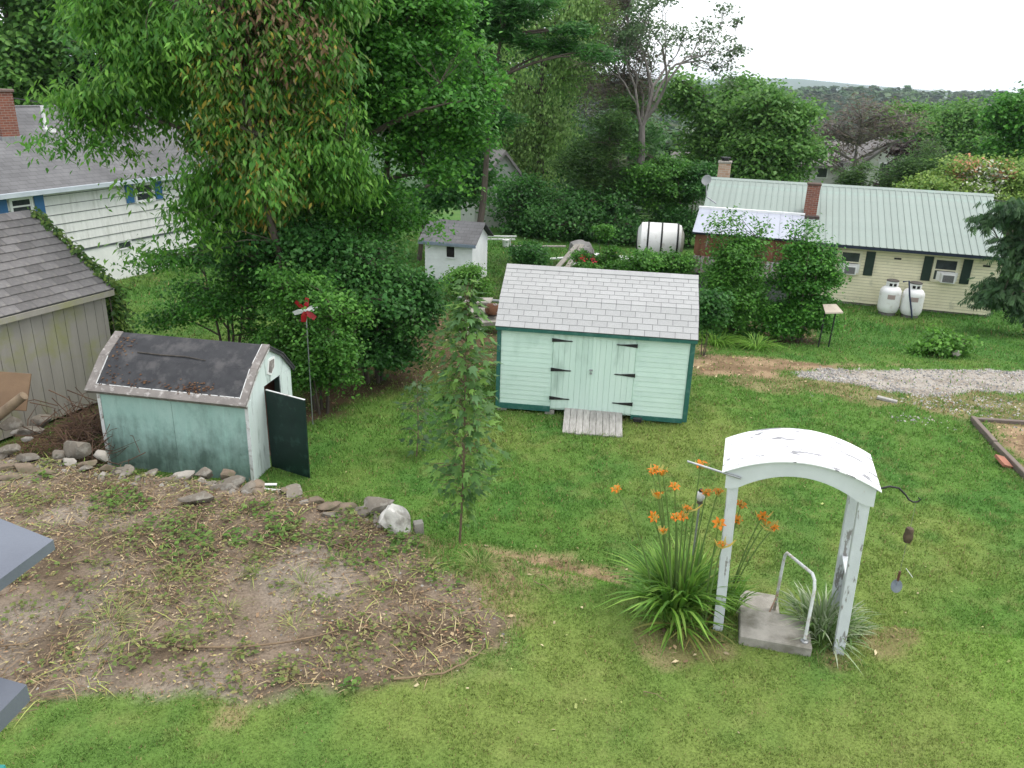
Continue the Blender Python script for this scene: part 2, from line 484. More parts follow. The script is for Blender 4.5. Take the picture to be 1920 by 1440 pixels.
# ---- grass blades: real geometry on the lawn
CAMP = np.array([0, 0, 6.6])
def wedge(n, y0, y1, r, xpad=2.6):
    """random ground points in the part of the yard the photo shows"""
    y = y0 + (y1 - y0) * r.random(n)
    hw = 0.70 * np.hypot(y, 5.5) + xpad
    x = (r.random(n) * 2 - 1) * hw
    return x, y, (y1 - y0), hw
def blades(name, bands, label):
    parts = []
    T = [(-0.5, 0, 0), (0.5, 0, 0), (0.16, 0.35, 1.0)]
    for (y0, y1, dens, hh, ww) in bands:
        area = (y1 - y0) * 2 * (0.70 * math.hypot((y0 + y1) / 2, 5.5) + 2.6)
        n = int(area * dens)
        x, y, _, _ = wedge(n, y0, y1, rng)
        M = masks(x, y)
        keep_p = 1 - np.clip(M[0] * 0.985 + M[2] * 0.97 + M[3] * 0.8 + M[1] * 0.9, 0, 1)
        keep_p *= (1 - 0.45 * M[4]) * (1 - 0.45 * M[5])
        clump = fbm(x * 5.0, y * 5.0, 61, 3)
        keep_p *= 0.6 + 0.4 * sstep(0.3, 0.55, clump)
        k = rng.random(n) < keep_p
        x, y = x[k], y[k]; n = len(x); clump = clump[k]; mx = M[5][k]; br = M[4][k]
        yaw = rng.random(n) * 2 * PI
        lean = unit(np.stack([rng.normal(0, .45, n), rng.normal(0, .45, n), np.ones(n)], -1))
        xd = np.stack([np.cos(yaw), np.sin(yaw), np.zeros(n)], -1)
        Rm = frames(xd - lean * (xd * lean).sum(-1, keepdims=True), lean)
        h = hh * (0.55 + 0.6 * rng.random(n)) * (0.7 + 0.6 * sstep(.3, .7, clump)) * (1 + 0.9 * mx)
        sc = np.stack([np.full(n, ww) * (0.7 + 0.6 * rng.random(n)), h, h], -1)
        V, F = scatter(T, [(0, 1, 2)], np.stack([x, y, gz(x, y) - 0.004], -1), Rm, sc)
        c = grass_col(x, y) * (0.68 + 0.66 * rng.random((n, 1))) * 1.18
        dry = rng.random(n) < (0.05 + 0.30 * br + 0.16 * mx)
        c[dry] = C3(0.32, 0.25, 0.12) * (0.7 + 0.5 * rng.random((dry.sum(), 1)))
        parts.append((V, F, np.repeat(c, 3, 0)))
    V, F, C = join(parts)
    o = mesh_obj(name, np_mesh(name, V, F, C), BLADE)
    return tag(o, label, 'grass', kind='stuff')
blades('lawn_grass', [(4.6, 7.0, 3200, 0.038, 0.0115), (7.0, 10.0, 2700, 0.040, 0.0135), (10.0, 14.0, 1600, 0.052, 0.018), (14.0, 19.0, 850, 0.065, 0.024),
                      (19.0, 26.0, 330, 0.075, 0.03), (26.0, 40.0, 140, 0.12, 0.05)], 'mown green and yellowish grass blades of the lawn')

# ---- litter on the bare soil: chips, straw, dead leaves, twigs
def litter(name, n, region, weight, size, label, cat, pal, long=4.0):
    x0, x1, y0, y1 = region
    x = x0 + (x1 - x0) * rng.random(n); y = y0 + (y1 - y0) * rng.random(n)
    k = rng.random(n) < weight(x, y)
    x, y = x[k], y[k]; n = len(x)
    yaw = rng.random(n) * 2 * PI
    nr = unit(np.stack([rng.normal(0, .35, n), rng.normal(0, .35, n), np.ones(n)], -1))
    xd = np.stack([np.cos(yaw), np.sin(yaw), rng.normal(0, .12, n)], -1)
    L_ = size * (0.4 + 1.3 * rng.random(n) ** 2)
    T = [(-.5, -.5, 0), (.1, -.55, .12), (.5, .3, .02), (0, .5, .1)]
    V, F = scatter(T, [(0, 1, 2, 3)], np.stack([x, y, gz(x, y) + 0.012 + 0.02 * rng.random(n)], -1), frames(xd, nr),
                   np.stack([L_, L_ / (1 + (long - 1) * rng.random(n)), L_], -1))
    pal = np.array(pal)
    c = pal[rng.integers(0, len(pal), n)] * (0.7 + 0.6 * rng.random((n, 1)))
    o = mesh_obj(name, np_mesh(name, V, F, np.repeat(c, 4, 0)), LITTER)
    return tag(o, label, cat, kind='stuff')
STRAWPAL = [(0.36, 0.275, 0.165), (0.27, 0.195, 0.115), (0.20, 0.135, 0.08), (0.43, 0.35, 0.22), (0.13, 0.09, 0.055), (0.27, 0.165, 0.095), (0.30, 0.27, 0.11)]
def w_soil(x, y):
    M = masks(x, y)
    pat = sstep(0.40, 0.62, fbm(x * 1.6, y * 1.6, 71, 4))
    edge = sstep(2.6, 0.2, edge_y(x) - y)
    return np.clip(M[0] * (0.12 + 0.6 * pat + 0.5 * edge), 0, 1)
litter('leaf_litter', 80000, (-9.5, 1.6, 5.2, 12.6), w_soil, 0.034, 'brown wood chips, straw and dead leaves on the bare soil', 'litter', STRAWPAL, 5.0)
def w_straw(x, y):
    M = masks(x, y)
    return np.clip(M[1] + 0.55 * M[3] + 0.5 * M[4] + 0.10 * M[5], 0, 1) * (0.35 + 0.65 * sstep(.3, .6, fbm(x * 2, y * 2, 73, 3)))
litter('dry_straw', 60000, (-8.0, 15.0, 7.0, 26.0), w_straw, 0.058, 'dry brown straw and cut stalks beside the lawn', 'straw', STRAWPAL, 6.0)
def w_bits(x, y):
    M = masks(x, y)
    return (1 - np.clip(M[0] + M[1] + M[2], 0, 1)) * sstep(0.5, 0.75, fbm(x * .5, y * .5, 75, 3))
litter('fallen_leaves', 700, (-4.5, 9.0, 6.0, 18.0), w_bits, 0.04, 'pale fallen leaves scattered over the lawn', 'fallen leaves', [(0.40, 0.38, 0.18), (0.42, 0.36, 0.22), (0.30, 0.34, 0.12)], 2.0)

# small twigs lying in the soil
def twig_stuff(name, n, weight, region, label, len0=0.25, rad=0.004):
    x0, x1, y0, y1 = region
    x = x0 + (x1 - x0) * rng.random(n); y = y0 + (y1 - y0) * rng.random(n)
    k = rng.random(n) < weight(x, y)
    mb = MB()
    for a, b in zip(x[k], y[k]):
        yaw = rng.random() * 2 * PI; l = len0 * (0.3 + 1.5 * rng.random() ** 2)
        pts = []
        px_, py_ = a, b
        for i in range(4):
            pts.append((px_, py_, float(gz(px_, py_)) + 0.015 + rng.random() * 0.02))
            yaw += rng.normal(0, .35)
            px_ += math.cos(yaw) * l / 3; py_ += math.sin(yaw) * l / 3
        r = rad * (0.6 + rng.random())
        mb.tube(pts, [r, r, r * .8, r * .4], 4, cap=False)
    o = mb.build(name, mat('twig_wood', (0.20, 0.14, 0.09), (0.11, 0.075, 0.05), 5, 0.9))
    return tag(o, label, 'twigs', kind='stuff')
twig_stuff('twigs', 620, lambda x, y: np.clip(masks(x, y)[0] * (0.35 + 0.8 * sstep(.45, .6, fbm(x, y, 81, 3))), 0, 1), (-9, 1.2, 5.4, 12.2), 'thin brown twigs strewn over the bare soil', 0.32)

# gravel stones on the driveway
def gravel(name, n, weight, region, size, label, pal, parent=None):
    x0, x1, y0, y1 = region
    x = x0 + (x1 - x0) * rng.random(n); y = y0 + (y1 - y0) * rng.random(n)
    k = rng.random(n) < weight(x, y)
    x, y = x[k], y[k]; n = len(x)
    T = [(1, 0, 0), (-.2, .9, 0), (-.8, -.6, 0), (0.1, 0, .8)]
    T = np.array([(.5, -.4, 0), (.5, .45, 0), (-.5, .4, 0), (-.45, -.5, 0), (.25, -.2, .5), (.2, .25, .55), (-.3, .15, .45), (-.2, -.25, .5)])
    Fq = [(4, 5, 6, 7), (0, 1, 5, 4), (1, 2, 6, 5), (2, 3, 7, 6), (3, 0, 4, 7)]
    yaw = rng.random(n) * 2 * PI
    xd = np.stack([np.cos(yaw), np.sin(yaw), rng.normal(0, .2, n)], -1)
    nr = unit(np.stack([rng.normal(0, .3, n), rng.normal(0, .3, n), np.ones(n)], -1))
    s = size * (0.4 + 1.0 * rng.random(n) ** 1.5)
    V, F = scatter(T, Fq, np.stack([x, y, gz(x, y) - s * .12], -1), frames(xd, nr), np.stack([s, s * (.6 + .4 * rng.random(n)), s * (.6 + .6 * rng.random(n))], -1))
    pal = np.array(pal)
    c = pal[rng.integers(0, len(pal), n)] * (0.8 + 0.4 * rng.random((n, 1)))
    o = mesh_obj(name, np_mesh(name, V, F, np.repeat(c, 8, 0)), STONES, parent)
    o['kind'] = 'stuff'
    if parent is None: tag(o, label, 'gravel')
    return o
GP = [(0.36, 0.345, 0.32), (0.27, 0.265, 0.26), (0.43, 0.41, 0.38), (0.19, 0.19, 0.19), (0.34, 0.30, 0.25)]
def w_drive(x, y):
    M = masks(x, y)
    d = poly_sd(x, y, DRIVE)
    return np.clip(M[2] * (0.25 + 0.75 * sstep(9.5, 7.0, x) + 0.5 * sstep(.5, 0, d)), 0, 1)
gravel('gravel_stones', 26000, w_drive, (6.0, 15.5, 16.5, 22), 0.045, '', GP, drive_o)
gravel('soil_pebbles', 2600, lambda x, y: masks(x, y)[0] * sstep(0.5, 0.68, fbm(x * .9, y * .9, 91, 3)), (-9, 1.5, 5.2, 11.6), 0.03, 'small pale pebbles in the bare soil', GP)
gravel('stray_gravel', 2200, lambda x, y: sstep(0.52, 0.64, fbm(x * .8, y * .8, 93, 3)) * .9, (7.0, 14.5, 15.6, 17.9), 0.05, 'stray grey gravel in thin grass beside the driveway', GP)

# ------------------------------------------------------------------ shared building pieces
def shingles(parent, name, O, U, S, width, length, tabw, rows, m, thick=0.014, gap=0.007, jitter=0.0, offsets=None):
    """overlapping shingle tabs on a roof plane: O lower corner, U along the eave, S up the slope"""
    U = Vector(U).normalized(); S = Vector(S).normalized(); N = U.cross(S)
    expo = length / rows
    cache = {}
    def piece(w):
        k = round(w, 3)
        if k not in cache:
            mb = MB()
            h = expo * 1.12
            p = [(0, 0, 0.001), (w, 0, 0.001), (w, h, 0.0), (0, h, 0.0), (0, 0, thick), (w, 0, thick), (w, h, 0.003), (0, h, 0.003)]
            mb.add(p, [(4, 5, 6, 7), (0, 1, 5, 4), (1, 2, 6, 5), (3, 0, 4, 7), (2, 3, 7, 6)])
            cache[k] = mb.mesh(name)
            cache[k].materials.append(m)
        return cache[k]
    r2 = np.random.default_rng(int(width * 1000) + rows)
    for r in range(rows):
        off = (offsets[r % len(offsets)] if offsets else (0.5 * (r % 2))) * tabw
        x = -off
        while x < width - 0.01:
            a, b = max(0.0, x), min(width, x + tabw)
            if b - a > 0.02:
                w = b - a - gap
                if a == 0: w = b - gap
                o = bpy.data.objects.new(name, piece(w))
                col.objects.link(o); o.parent = parent
                o.matrix_local = basis(Vector(O) + U * a + S * (r * expo + r2.normal(0, jitter)) + N * 0.004, U, S, N)
            x += tabw

def window_unit(parent, u0, u1, z0, z1, v, frame_m, glass_m, sash=True, fw=0.06, name='window'):
    """window facing -v at plane v; local coords of parent"""
    w = MB()
    w.box(u0 - fw, u1 + fw, v - 0.035, v + 0.01, z1, z1 + fw)
    w.box(u0 - fw, u1 + fw, v - 0.05, v + 0.01, z0 - fw, z0)
    w.box(u0 - fw, u0, v - 0.035, v + 0.01, z0, z1)
    w.box(u1, u1 + fw, v - 0.035, v + 0.01, z0, z1)
    o = w.build(name, frame_m, parent)
    if sash:
        zm = (z0 + z1) / 2
        s = MB()
        s.box(u0, u1, v - 0.022, v - 0.004, zm - 0.025, zm + 0.025)
        s.box(u0, u0 + 0.035, v - 0.02, v - 0.004, z0, z1); s.box(u1 - 0.035, u1, v - 0.02, v - 0.004, z0, z1)
        s.box(u0 + 0.035, u1 - 0.035, v - 0.02, v - 0.004, z1 - 0.035, z1); s.box(u0 + 0.035, u1 - 0.035, v - 0.02, v - 0.004, z0, z0 + 0.035)
        s.build('sash', frame_m, o)
    g = MB(); g.box(u0, u1, v - 0.003, v + 0.004, z0, z1)
    g.build('pane', glass_m, o)
    return o

GLASS = mat('dark_glass', (0.03, 0.035, 0.04), (0.06, 0.07, 0.075), 3, 0.08, spec=0.6)
WHITE = mat('white_paint', (0.78, 0.79, 0.78), (0.70, 0.71, 0.70), 7, 0.5)
BLACK = mat('black_iron', (0.012, 0.013, 0.014), (0.03, 0.03, 0.03), 20, 0.55)
CONC = mat('concrete', (0.34, 0.32, 0.28), (0.24, 0.225, 0.195), 5, 0.9, 0.3, 60, c3=(0.16, 0.15, 0.12), t3=0.66, s3=3)
GALV = mat('grey_metal', (0.40, 0.41, 0.42), (0.30, 0.31, 0.32), 8, 0.45, metal=0.6)
DARKIN = mat('dark_interior', (0.015, 0.014, 0.013), None, rough=0.9)

# ------------------------------------------------------------------ mint garden shed
MINT = mat('mint_paint', (0.590, 0.745, 0.655), (0.545, 0.705, 0.615), 2.2, 0.55, 0.05, 40, rand=0.035, c3=(0.44, 0.60, 0.51), t3=0.68, s3=1.6, stretch=(1, 1, 1))
MINTDOOR = mat('mint_door_paint', (0.600, 0.745, 0.660), (0.545, 0.700, 0.615), 1.8, 0.55, 0.08, 30, c3=(0.38, 0.50, 0.43), t3=0.665, s3=2.5, stretch=(1, 1, 0.25), rand=0.02)
DKGREEN = mat('dark_green_trim', (0.022, 0.105, 0.085), (0.034, 0.135, 0.105), 5, 0.5, c3=(0.07, 0.17, 0.14), t3=0.66, s3=6)
SHING = mat('pale_grey_shingle', (0.405, 0.408, 0.405), (0.35, 0.353, 0.35), 60, 0.85, 0.35, 240, rand=0.05, c3=(0.33, 0.33, 0.34), t3=0.72, s3=1.2)
SHGAP = mat('shingle_underlay', (0.10, 0.10, 0.105), None, rough=0.9)
ms = empty('garden_shed', 'mint green garden shed with pale grey shingle roof and double doors', 'shed', (-0.329, 15.999, 0), -0.131)
W_, ZB, ZT, DP = 4.022, 0.12, 1.90, 2.676
wall = MB().box(0.012, W_ - 0.012, 0.012, DP - 0.012, ZB + 0.01, ZT).build('wall', MINT, ms)
for u in (0.012, W_ - 0.052):
    MB().prism([(u, 0.03, ZT), (u, 0.408, 2.38), (u, 1.338, 2.87), (u, 2.268, 2.38), (u, DP - 0.03, ZT)], (0.04, 0, 0)).build('gable', MINT, ms)
nb = 16
exp_ = (ZT - 0.20) / nb
def clap(parent, u0, u1, z, h, m, v=0.012, t=0.012, name='siding_board'):
    b = MB()
    b.add([(u0, v, z), (u1, v, z), (u1, v, z + h), (u0, v, z + h), (u0, v - t, z), (u1, v - t, z), (u1, v - 0.003, z + h), (u0, v - 0.003, z + h)],
          [(4, 5, 6, 7), (0, 1, 5, 4), (1, 2, 6, 5), (3, 0, 4, 7), (2, 3, 7, 6)])
    return b.build(name, m, parent)
for (a, b, zlo) in ((0.075, 1.165, 0.20), (2.875, W_ - 0.075, 0.16)):
    k = int(round((ZT - zlo) / exp_))
    for i in range(k):
        clap(wall, a, b, zlo + i * (ZT - zlo) / k, (ZT - zlo) / k, MINT)
# side wall boards (right side, facing the driveway)
for i in range(nb):
    z = 0.18 + i * (ZT - 0.18) / nb
    b = MB(); h = (ZT - 0.18) / nb
    u = W_ - 0.012
    b.add([(u, 0.05, z), (u, DP - 0.05, z), (u, DP - 0.05, z + h), (u, 0.05, z + h), (u + 0.016, 0.05, z), (u + 0.016, DP - 0.05, z), (u + 0.003, DP - 0.05, z + h), (u + 0.003, 0.05, z + h)],
          [(4, 5, 6, 7), (0, 1, 5, 4), (1, 2, 6, 5), (3, 0, 4, 7), (2, 3, 7, 6)])
    b.build('siding_board', MINT, wall)
for (a, b) in ((-0.012, 0.072), (W_ - 0.072, W_ + 0.024)):
    MB().cbox(a, b, -0.02, 0.06, ZB - 0.03, ZT + 0.01, 0.004).build('corner_board', DKGREEN, ms)
    MB().cbox(a, b, DP - 0.06, DP + 0.02, ZB - 0.03, ZT + 0.01, 0.004).build('corner_board', DKGREEN, ms)
MB().cbox(0.074, 1.163, -0.022, 0.02, 0.075, 0.197, 0.004).build('skirt_board', DKGREEN, ms)
MB().cbox(2.877, W_ - 0.074, -0.022, 0.02, 0.06, 0.157, 0.004).build('skirt_board', DKGREEN, ms)
MB().cbox(-0.03, W_ + 0.05, -0.115, -0.012, ZT - 0.06, ZT + 0.012, 0.004).build('fascia', DKGREEN, ms)
# doors
for (a, b, side) in ((1.172, 2.018, 0), (2.024, 2.868, 1)):
    d = MB().box(a, b, -0.008, 0.010, 0.185, ZT - 0.03).build('door', MINTDOOR, ms)
    n = 7
    for i in range(n):
        x0 = a + (b - a) * i / n
        MB().cbox(x0 + 0.002, x0 + (b - a) / n - 0.002, -0.022, -0.008, 0.172, ZT - 0.025, 0.002).build('door_board', MINTDOOR, d)
    if side == 1:
        MB().cbox(a - 0.035, a + 0.035, -0.036, -0.0225, 0.18, ZT - 0.04, 0.003).build('meeting_strip', MINTDOOR, d)
    for z in (0.40, 1.04, 1.685):
        h = MB()
        hx, s = (a - 0.02, 1) if side == 0 else (b + 0.02, -1)
        pts = [(hx, -0.028, z - 0.035), (hx + s * 0.05, -0.028, z - 0.035), (hx + s * 0.30, -0.028, z - 0.015), (hx + s * 0.40, -0.028, z - 0.012),
               (hx + s * 0.425, -0.028, z), (hx + s * 0.40, -0.028, z + 0.012), (hx + s * 0.30, -0.028, z + 0.012), (hx + s * 0.05, -0.028, z + 0.038), (hx, -0.028, z + 0.038)]
        h.prism(pts if s > 0 else pts[::-1], (0, -0.008, 0))
        h.tube([(hx, -0.03, z - 0.04), (hx, -0.03, z + 0.042)], 0.010, 8)
        h.build('hinge', BLACK, d)
lt = MB(); lt.cbox(1.95, 2.02, -0.05, -0.037, 1.075, 1.11, 0.003); lt.tube([(1.985, -0.06, 1.10), (1.985, -0.075, 1.085), (1.985, -0.06, 1.03)], 0.008, 6)
lt.lathe([(0.0, 0), (0.022, 0.002), (0.022, 0.03), (0.0, 0.034)], 10, (1.985, -0.062, 1.01))
lt.build('latch', GALV, ms)
# roof
for nm, O, S, ln, rows in (('roof', (-0.04, -0.12, 1.925), (0, 0.528, 0.486), 0.7177, 5), ('roof', (-0.04, 0.412, 2.418), (0, 0.93, 0.492), 1.052, 8)):
    S_ = Vector(S).normalized(); N_ = Vector((1, 0, 0)).cross(S_)
    rf = MB().box(0, W_ + 0.10, 0, ln, -0.03, 0.0, basis(O, (1, 0, 0), S_, N_)).build(nm, SHGAP, ms)
    shingles(rf, 'shingle', O, (1, 0, 0), S_, W_ + 0.10, ln, 0.305, rows, SHING, 0.012, 0.008, 0.0, [0.0, 0.5, 0.18, 0.68])
for (p0, p1) in (((2.268, 2.418), (1.338, 2.915)), ((2.796, 1.925), (2.268, 2.418))):
    S_ = Vector((0, p1[0] - p0[0], p1[1] - p0[1])); ln = S_.length; S_.normalize()
    MB().box(0, W_ + 0.10, 0, ln, -0.03, 0.008, basis((W_ + 0.06, p0[0], p0[1]), (-1, 0, 0), S_, Vector((-1, 0, 0)).cross(S_))).build('roof', SHING, ms)
for i in range(14):
    u = -0.04 + i * (W_ + 0.10) / 14
    c = MB(); w = (W_ + 0.10) / 14
    c.add([(u, 1.21, 2.868), (u + w - 0.003, 1.21, 2.868), (u + w - 0.003, 1.338, 2.934), (u, 1.338, 2.934), (u, 1.466, 2.868), (u + w - 0.003, 1.466, 2.868),
           (u, 1.21, 2.855), (u + w - 0.003, 1.21, 2.855)], [(0, 1, 2, 3), (3, 2, 5, 4), (6, 7, 1, 0)])
    c.build('ridge_cap', SHING, ms)
for (u, w) in ((0.03, 0.2), (1.06, 0.2), (2.95, 0.2)):
    MB().cbox(u, u + w, 0.0, 0.4, -0.06, 0.10 if u < 2 else 0.06, 0.006).build('foundation_block', CONC, ms)
MB().box(0.1, W_ - 0.1, 0.35, DP - 0.1, -0.02, 0.11).build('floor_frame', DARKIN, ms)

# ramp
RAMPW = mat('grey_weathered_wood', (0.385, 0.37, 0.345), (0.26, 0.25, 0.23), 3, 0.85, 0.35, 12, stretch=(8, .7, 8), rand=0.13)
rp = empty('wooden_ramp', 'grey weathered plank ramp in front of the mint shed doors', 'ramp', (1.18, 15.80, 0), -0.09)
n = 9
for i in range(n):
    w = 1.22 / n
    x = -0.04 + i * w
    b = MB()
    e0 = rng.normal(0, .012); e1 = rng.normal(0, .012)
    b.add([(x, 0, 0.175), (x + w - .008, 0, 0.175), (x + w - .012, -0.95 + e0, 0.0), (x - .004, -0.95 + e0, 0.0),
           (x, 0, 0.205), (x + w - .008, 0, 0.205), (x + w - .012, -0.95 + e0, 0.035), (x - .004, -0.95 + e0, 0.035)],
          [(4, 7, 6, 5), (0, 1, 2, 3), (3, 2, 6, 7), (0, 3, 7, 4), (1, 5, 6, 2), (0, 4, 5, 1)])
    b.build('plank', RAMPW, rp)
MB().box(0.0, 1.14, -0.2, -0.05, -0.02, 0.13).build('joist', DARKIN, rp)
bx = empty('black_spotlight', 'small black solar spotlight under the mint shed corner', 'spotlight', (2.66, 15.52, 0.0), -0.13)
MB().cbox(-0.09, 0.09, -0.05, 0.05, 0.05, 0.13, 0.012).build('lamp_head', BLACK, bx)
MB().tube([(0.06, 0, -0.03), (0.06, 0, 0.06)], 0.012, 8).build('stake', BLACK, bx)

# ------------------------------------------------------------------ weathered teal shed with open door
def teal_material():
    m, nt, N, L, P = new_mat('weathered_teal')
    P.inputs['Roughness'].default_value = 0.75
    tc = N.new('ShaderNodeTexCoord')
    def nz(sc, st, det=8):
        mp = N.new('ShaderNodeMapping'); mp.inputs['Scale'].default_value = st; L.new(tc.outputs['Object'], mp.inputs[0])
        t = N.new('ShaderNodeTexNoise'); t.inputs['Scale'].default_value = sc; t.inputs['Detail'].default_value = det; t.inputs['Roughness'].default_value = .68
        L.new(mp.outputs[0], t.inputs[0]); return t.outputs[0]
    def mixc(f, a, b):
        x = N.new('ShaderNodeMix'); x.data_type = 'RGBA'; L.new(f, x.inputs[0])
        for s, v in ((6, a), (7, b)):
            if isinstance(v, tuple): x.inputs[s].default_value = v + (1,)
            else: L.new(v, x.inputs[s])
        return x.outputs[2]
    def mr(f, a, b, lo=0, hi=1):
        r = N.new('ShaderNodeMapRange'); r.inputs[1].default_value = a; r.inputs[2].default_value = b; r.inputs[3].default_value = lo; r.inputs[4].default_value = hi
        L.new(f, r.inputs[0]); return r.outputs[0]
    def math_(op, a, b):
        x = N.new('ShaderNodeMath'); x.operation = op
        for i, v in enumerate((a, b)):
            if isinstance(v, float): x.inputs[i].default_value = v
            else: L.new(v, x.inputs[i])
        return x.outputs[0]
    base = mixc(mr(nz(2.5, (1, 1, .6)), .35, .65), (0.270, 0.430, 0.380), (0.345, 0.500, 0.450))
    base = mixc(mr(nz(5, (1.6, 1, .16)), .55, .75), base, (0.35, 0.56, 0.49))
    sep = N.new('ShaderNodeSeparateXYZ'); L.new(tc.outputs['Object'], sep.inputs[0])
    low = mr(sep.outputs[2], 1.25, 0.15)
    streak = nz(4.5, (2.2, 1, .30))
    iso = nz(1.7, (1, 1, .8))
    dirt = mr(math_('ADD', math_('ADD', math_('MULTIPLY', low, 0.28), math_('MULTIPLY', streak, 0.35)), math_('MULTIPLY', iso, 0.85)), 0.62, 0.95, 0, .80)
    c = mixc(dirt, base, (0.035, 0.062, 0.048))
    blot = mr(nz(3.2, (1, 1, 1)), .60, .74, 0, .75)
    blotl = math_('MULTIPLY', blot, mr(sep.outputs[2], 1.5, 0.5))
    c = mixc(blotl, c, (0.05, 0.085, 0.066))
    fine = mr(nz(38, (1, 1, .35)), .63, .72, 0, .55)
    c = mixc(fine, c, (0.07, 0.11, 0.09))
    L.new(c, P.inputs['Base Color'])
    b = N.new('ShaderNodeBump'); b.inputs['Strength'].default_value = .15; b.inputs['Distance'].default_value = .01
    L.new(streak, b.inputs['Height']); L.new(b.outputs[0], P.inputs['Normal'])
    return m
TEAL = teal_material()
PALEPL = mat('pale_mint_ply', (0.60, 0.68, 0.66), (0.53, 0.62, 0.59), 3, 0.7, 0.1, 30, stretch=(2, 2, .3), c3=(0.16, 0.20, 0.18), t3=0.70, s3=6, stretch3=(1.5, 1.5, .25))
FELT = mat('roof_felt', (0.034, 0.035, 0.039), (0.046, 0.047, 0.051), 5, 0.8, 0.3, 90, c3=(0.080, 0.078, 0.080), t3=0.64, s3=3.5, w3=.08)
TRIMG = mat('weathered_grey_trim', (0.225, 0.205, 0.19), (0.165, 0.15, 0.14), 4, 0.85, 0.2, 40, c3=(0.42, 0.40, 0.38), t3=0.68, s3=9)
FLAKE = mat('flaking_white_paint', (0.66, 0.67, 0.66), (0.55, 0.56, 0.55), 4, 0.7, 0.2, 40, c3=(0.20, 0.17, 0.14), t3=0.66, s3=9)
DOORG = mat('dark_green_door', (0.005, 0.018, 0.014), (0.008, 0.026, 0.02), 3, 0.45, 0.05, 30, c3=(0.03, 0.07, 0.055), t3=0.7, s3=4)
os_ = empty('old_shed', 'weathered teal wooden shed with black felt roof and open dark green door', 'shed', (-7.144, 12.791, 0), -0.167)
WL, WD, ZE = 2.777, 1.70, 1.53
prof = [(0.0, 1.53), (0.37, 1.93), (0.85, 2.21), (1.33, 1.93), (1.70, 1.56)]
for (a, b) in ((0.03, 1.375), (1.381, WL - 0.04)):
    MB().box(a, b, 0.0, 0.02, -0.02, ZE).build('wall_panel', TEAL, os_)
MB().box(0.02, WL - 0.03, WD - 0.02, WD, -0.02, ZE).build('back_wall', TEAL, os_)
MB().prism([(0.0, y, z) for y, z in [(0.021, -0.02)] + [(p[0] * 0.975 + .021, p[1] - 0.02) for p in prof] + [(WD - 0.021, -0.02)]], (0.03, 0, 0)).build('end_wall', TEAL, os_)
# gable with door opening v .62-1.24, z < 1.56
g = MB()
X0 = WL - 0.02
for poly in ([(0.0215, -0.02), (0.62, -0.02), (0.62, 1.56), (0.0215, 1.52)],
             [(1.24, -0.02), (1.679, -0.02), (1.679, 1.54), (1.24, 1.56)],
             [(0.03, 1.522), (0.62, 1.562), (1.24, 1.562), (1.675, 1.545), (1.33, 1.90), (0.85, 2.17), (0.37, 1.90)]):
    g.prism([(X0, y, z) for y, z in poly], (0.02, 0, 0))
g.build('gable_wall', PALEPL, os_)
MB().box(0.1, WL - 0.2, 0.03, WD - 0.04, 0.0, 0.06).build('floor_board', mat('old_floor', (0.10, 0.07, 0.05), None, rough=.9), os_)
MB().box(1.9, 2.5, 1.0, 1.55, 0.06, 1.35).build('inner_shelf', mat('red_brown_board', (0.10, 0.035, 0.022), (0.07, 0.025, 0.017), 5, .8), os_)
# vent: pentagon with frame
vt = [(0.79, 1.76), (0.90, 1.70), (1.03, 1.80), (1.05, 1.95), (0.86, 1.96)]
vc = (0.926, 1.834)
v_o = MB().prism([(X0 + 0.021, vc[0] + (y - vc[0]) * 1.22, vc[1] + (z - vc[1]) * 1.22) for y, z in vt], (0.012, 0, 0)).build('vent', WHITE, os_)
MB().prism([(X0 + 0.034, vc[0] + (y - vc[0]) * .9, vc[1] + (z - vc[1]) * .9) for y, z in vt], (0.004, 0, 0)).build('vent_panel', TRIMG, v_o)
for (u, m_) in ((0.0, FLAKE), (WL - 0.035, FLAKE)):
    MB().cbox(u - 0.012, u + 0.05, -0.016, -0.002, -0.02, ZE - 0.005, 0.003).build('corner_board', m_, os_)
MB().cbox(WL + 0.003, WL + 0.018, -0.012, 0.10, -0.02, ZE - 0.02, 0.003).build('corner_board', PALEPL, os_)
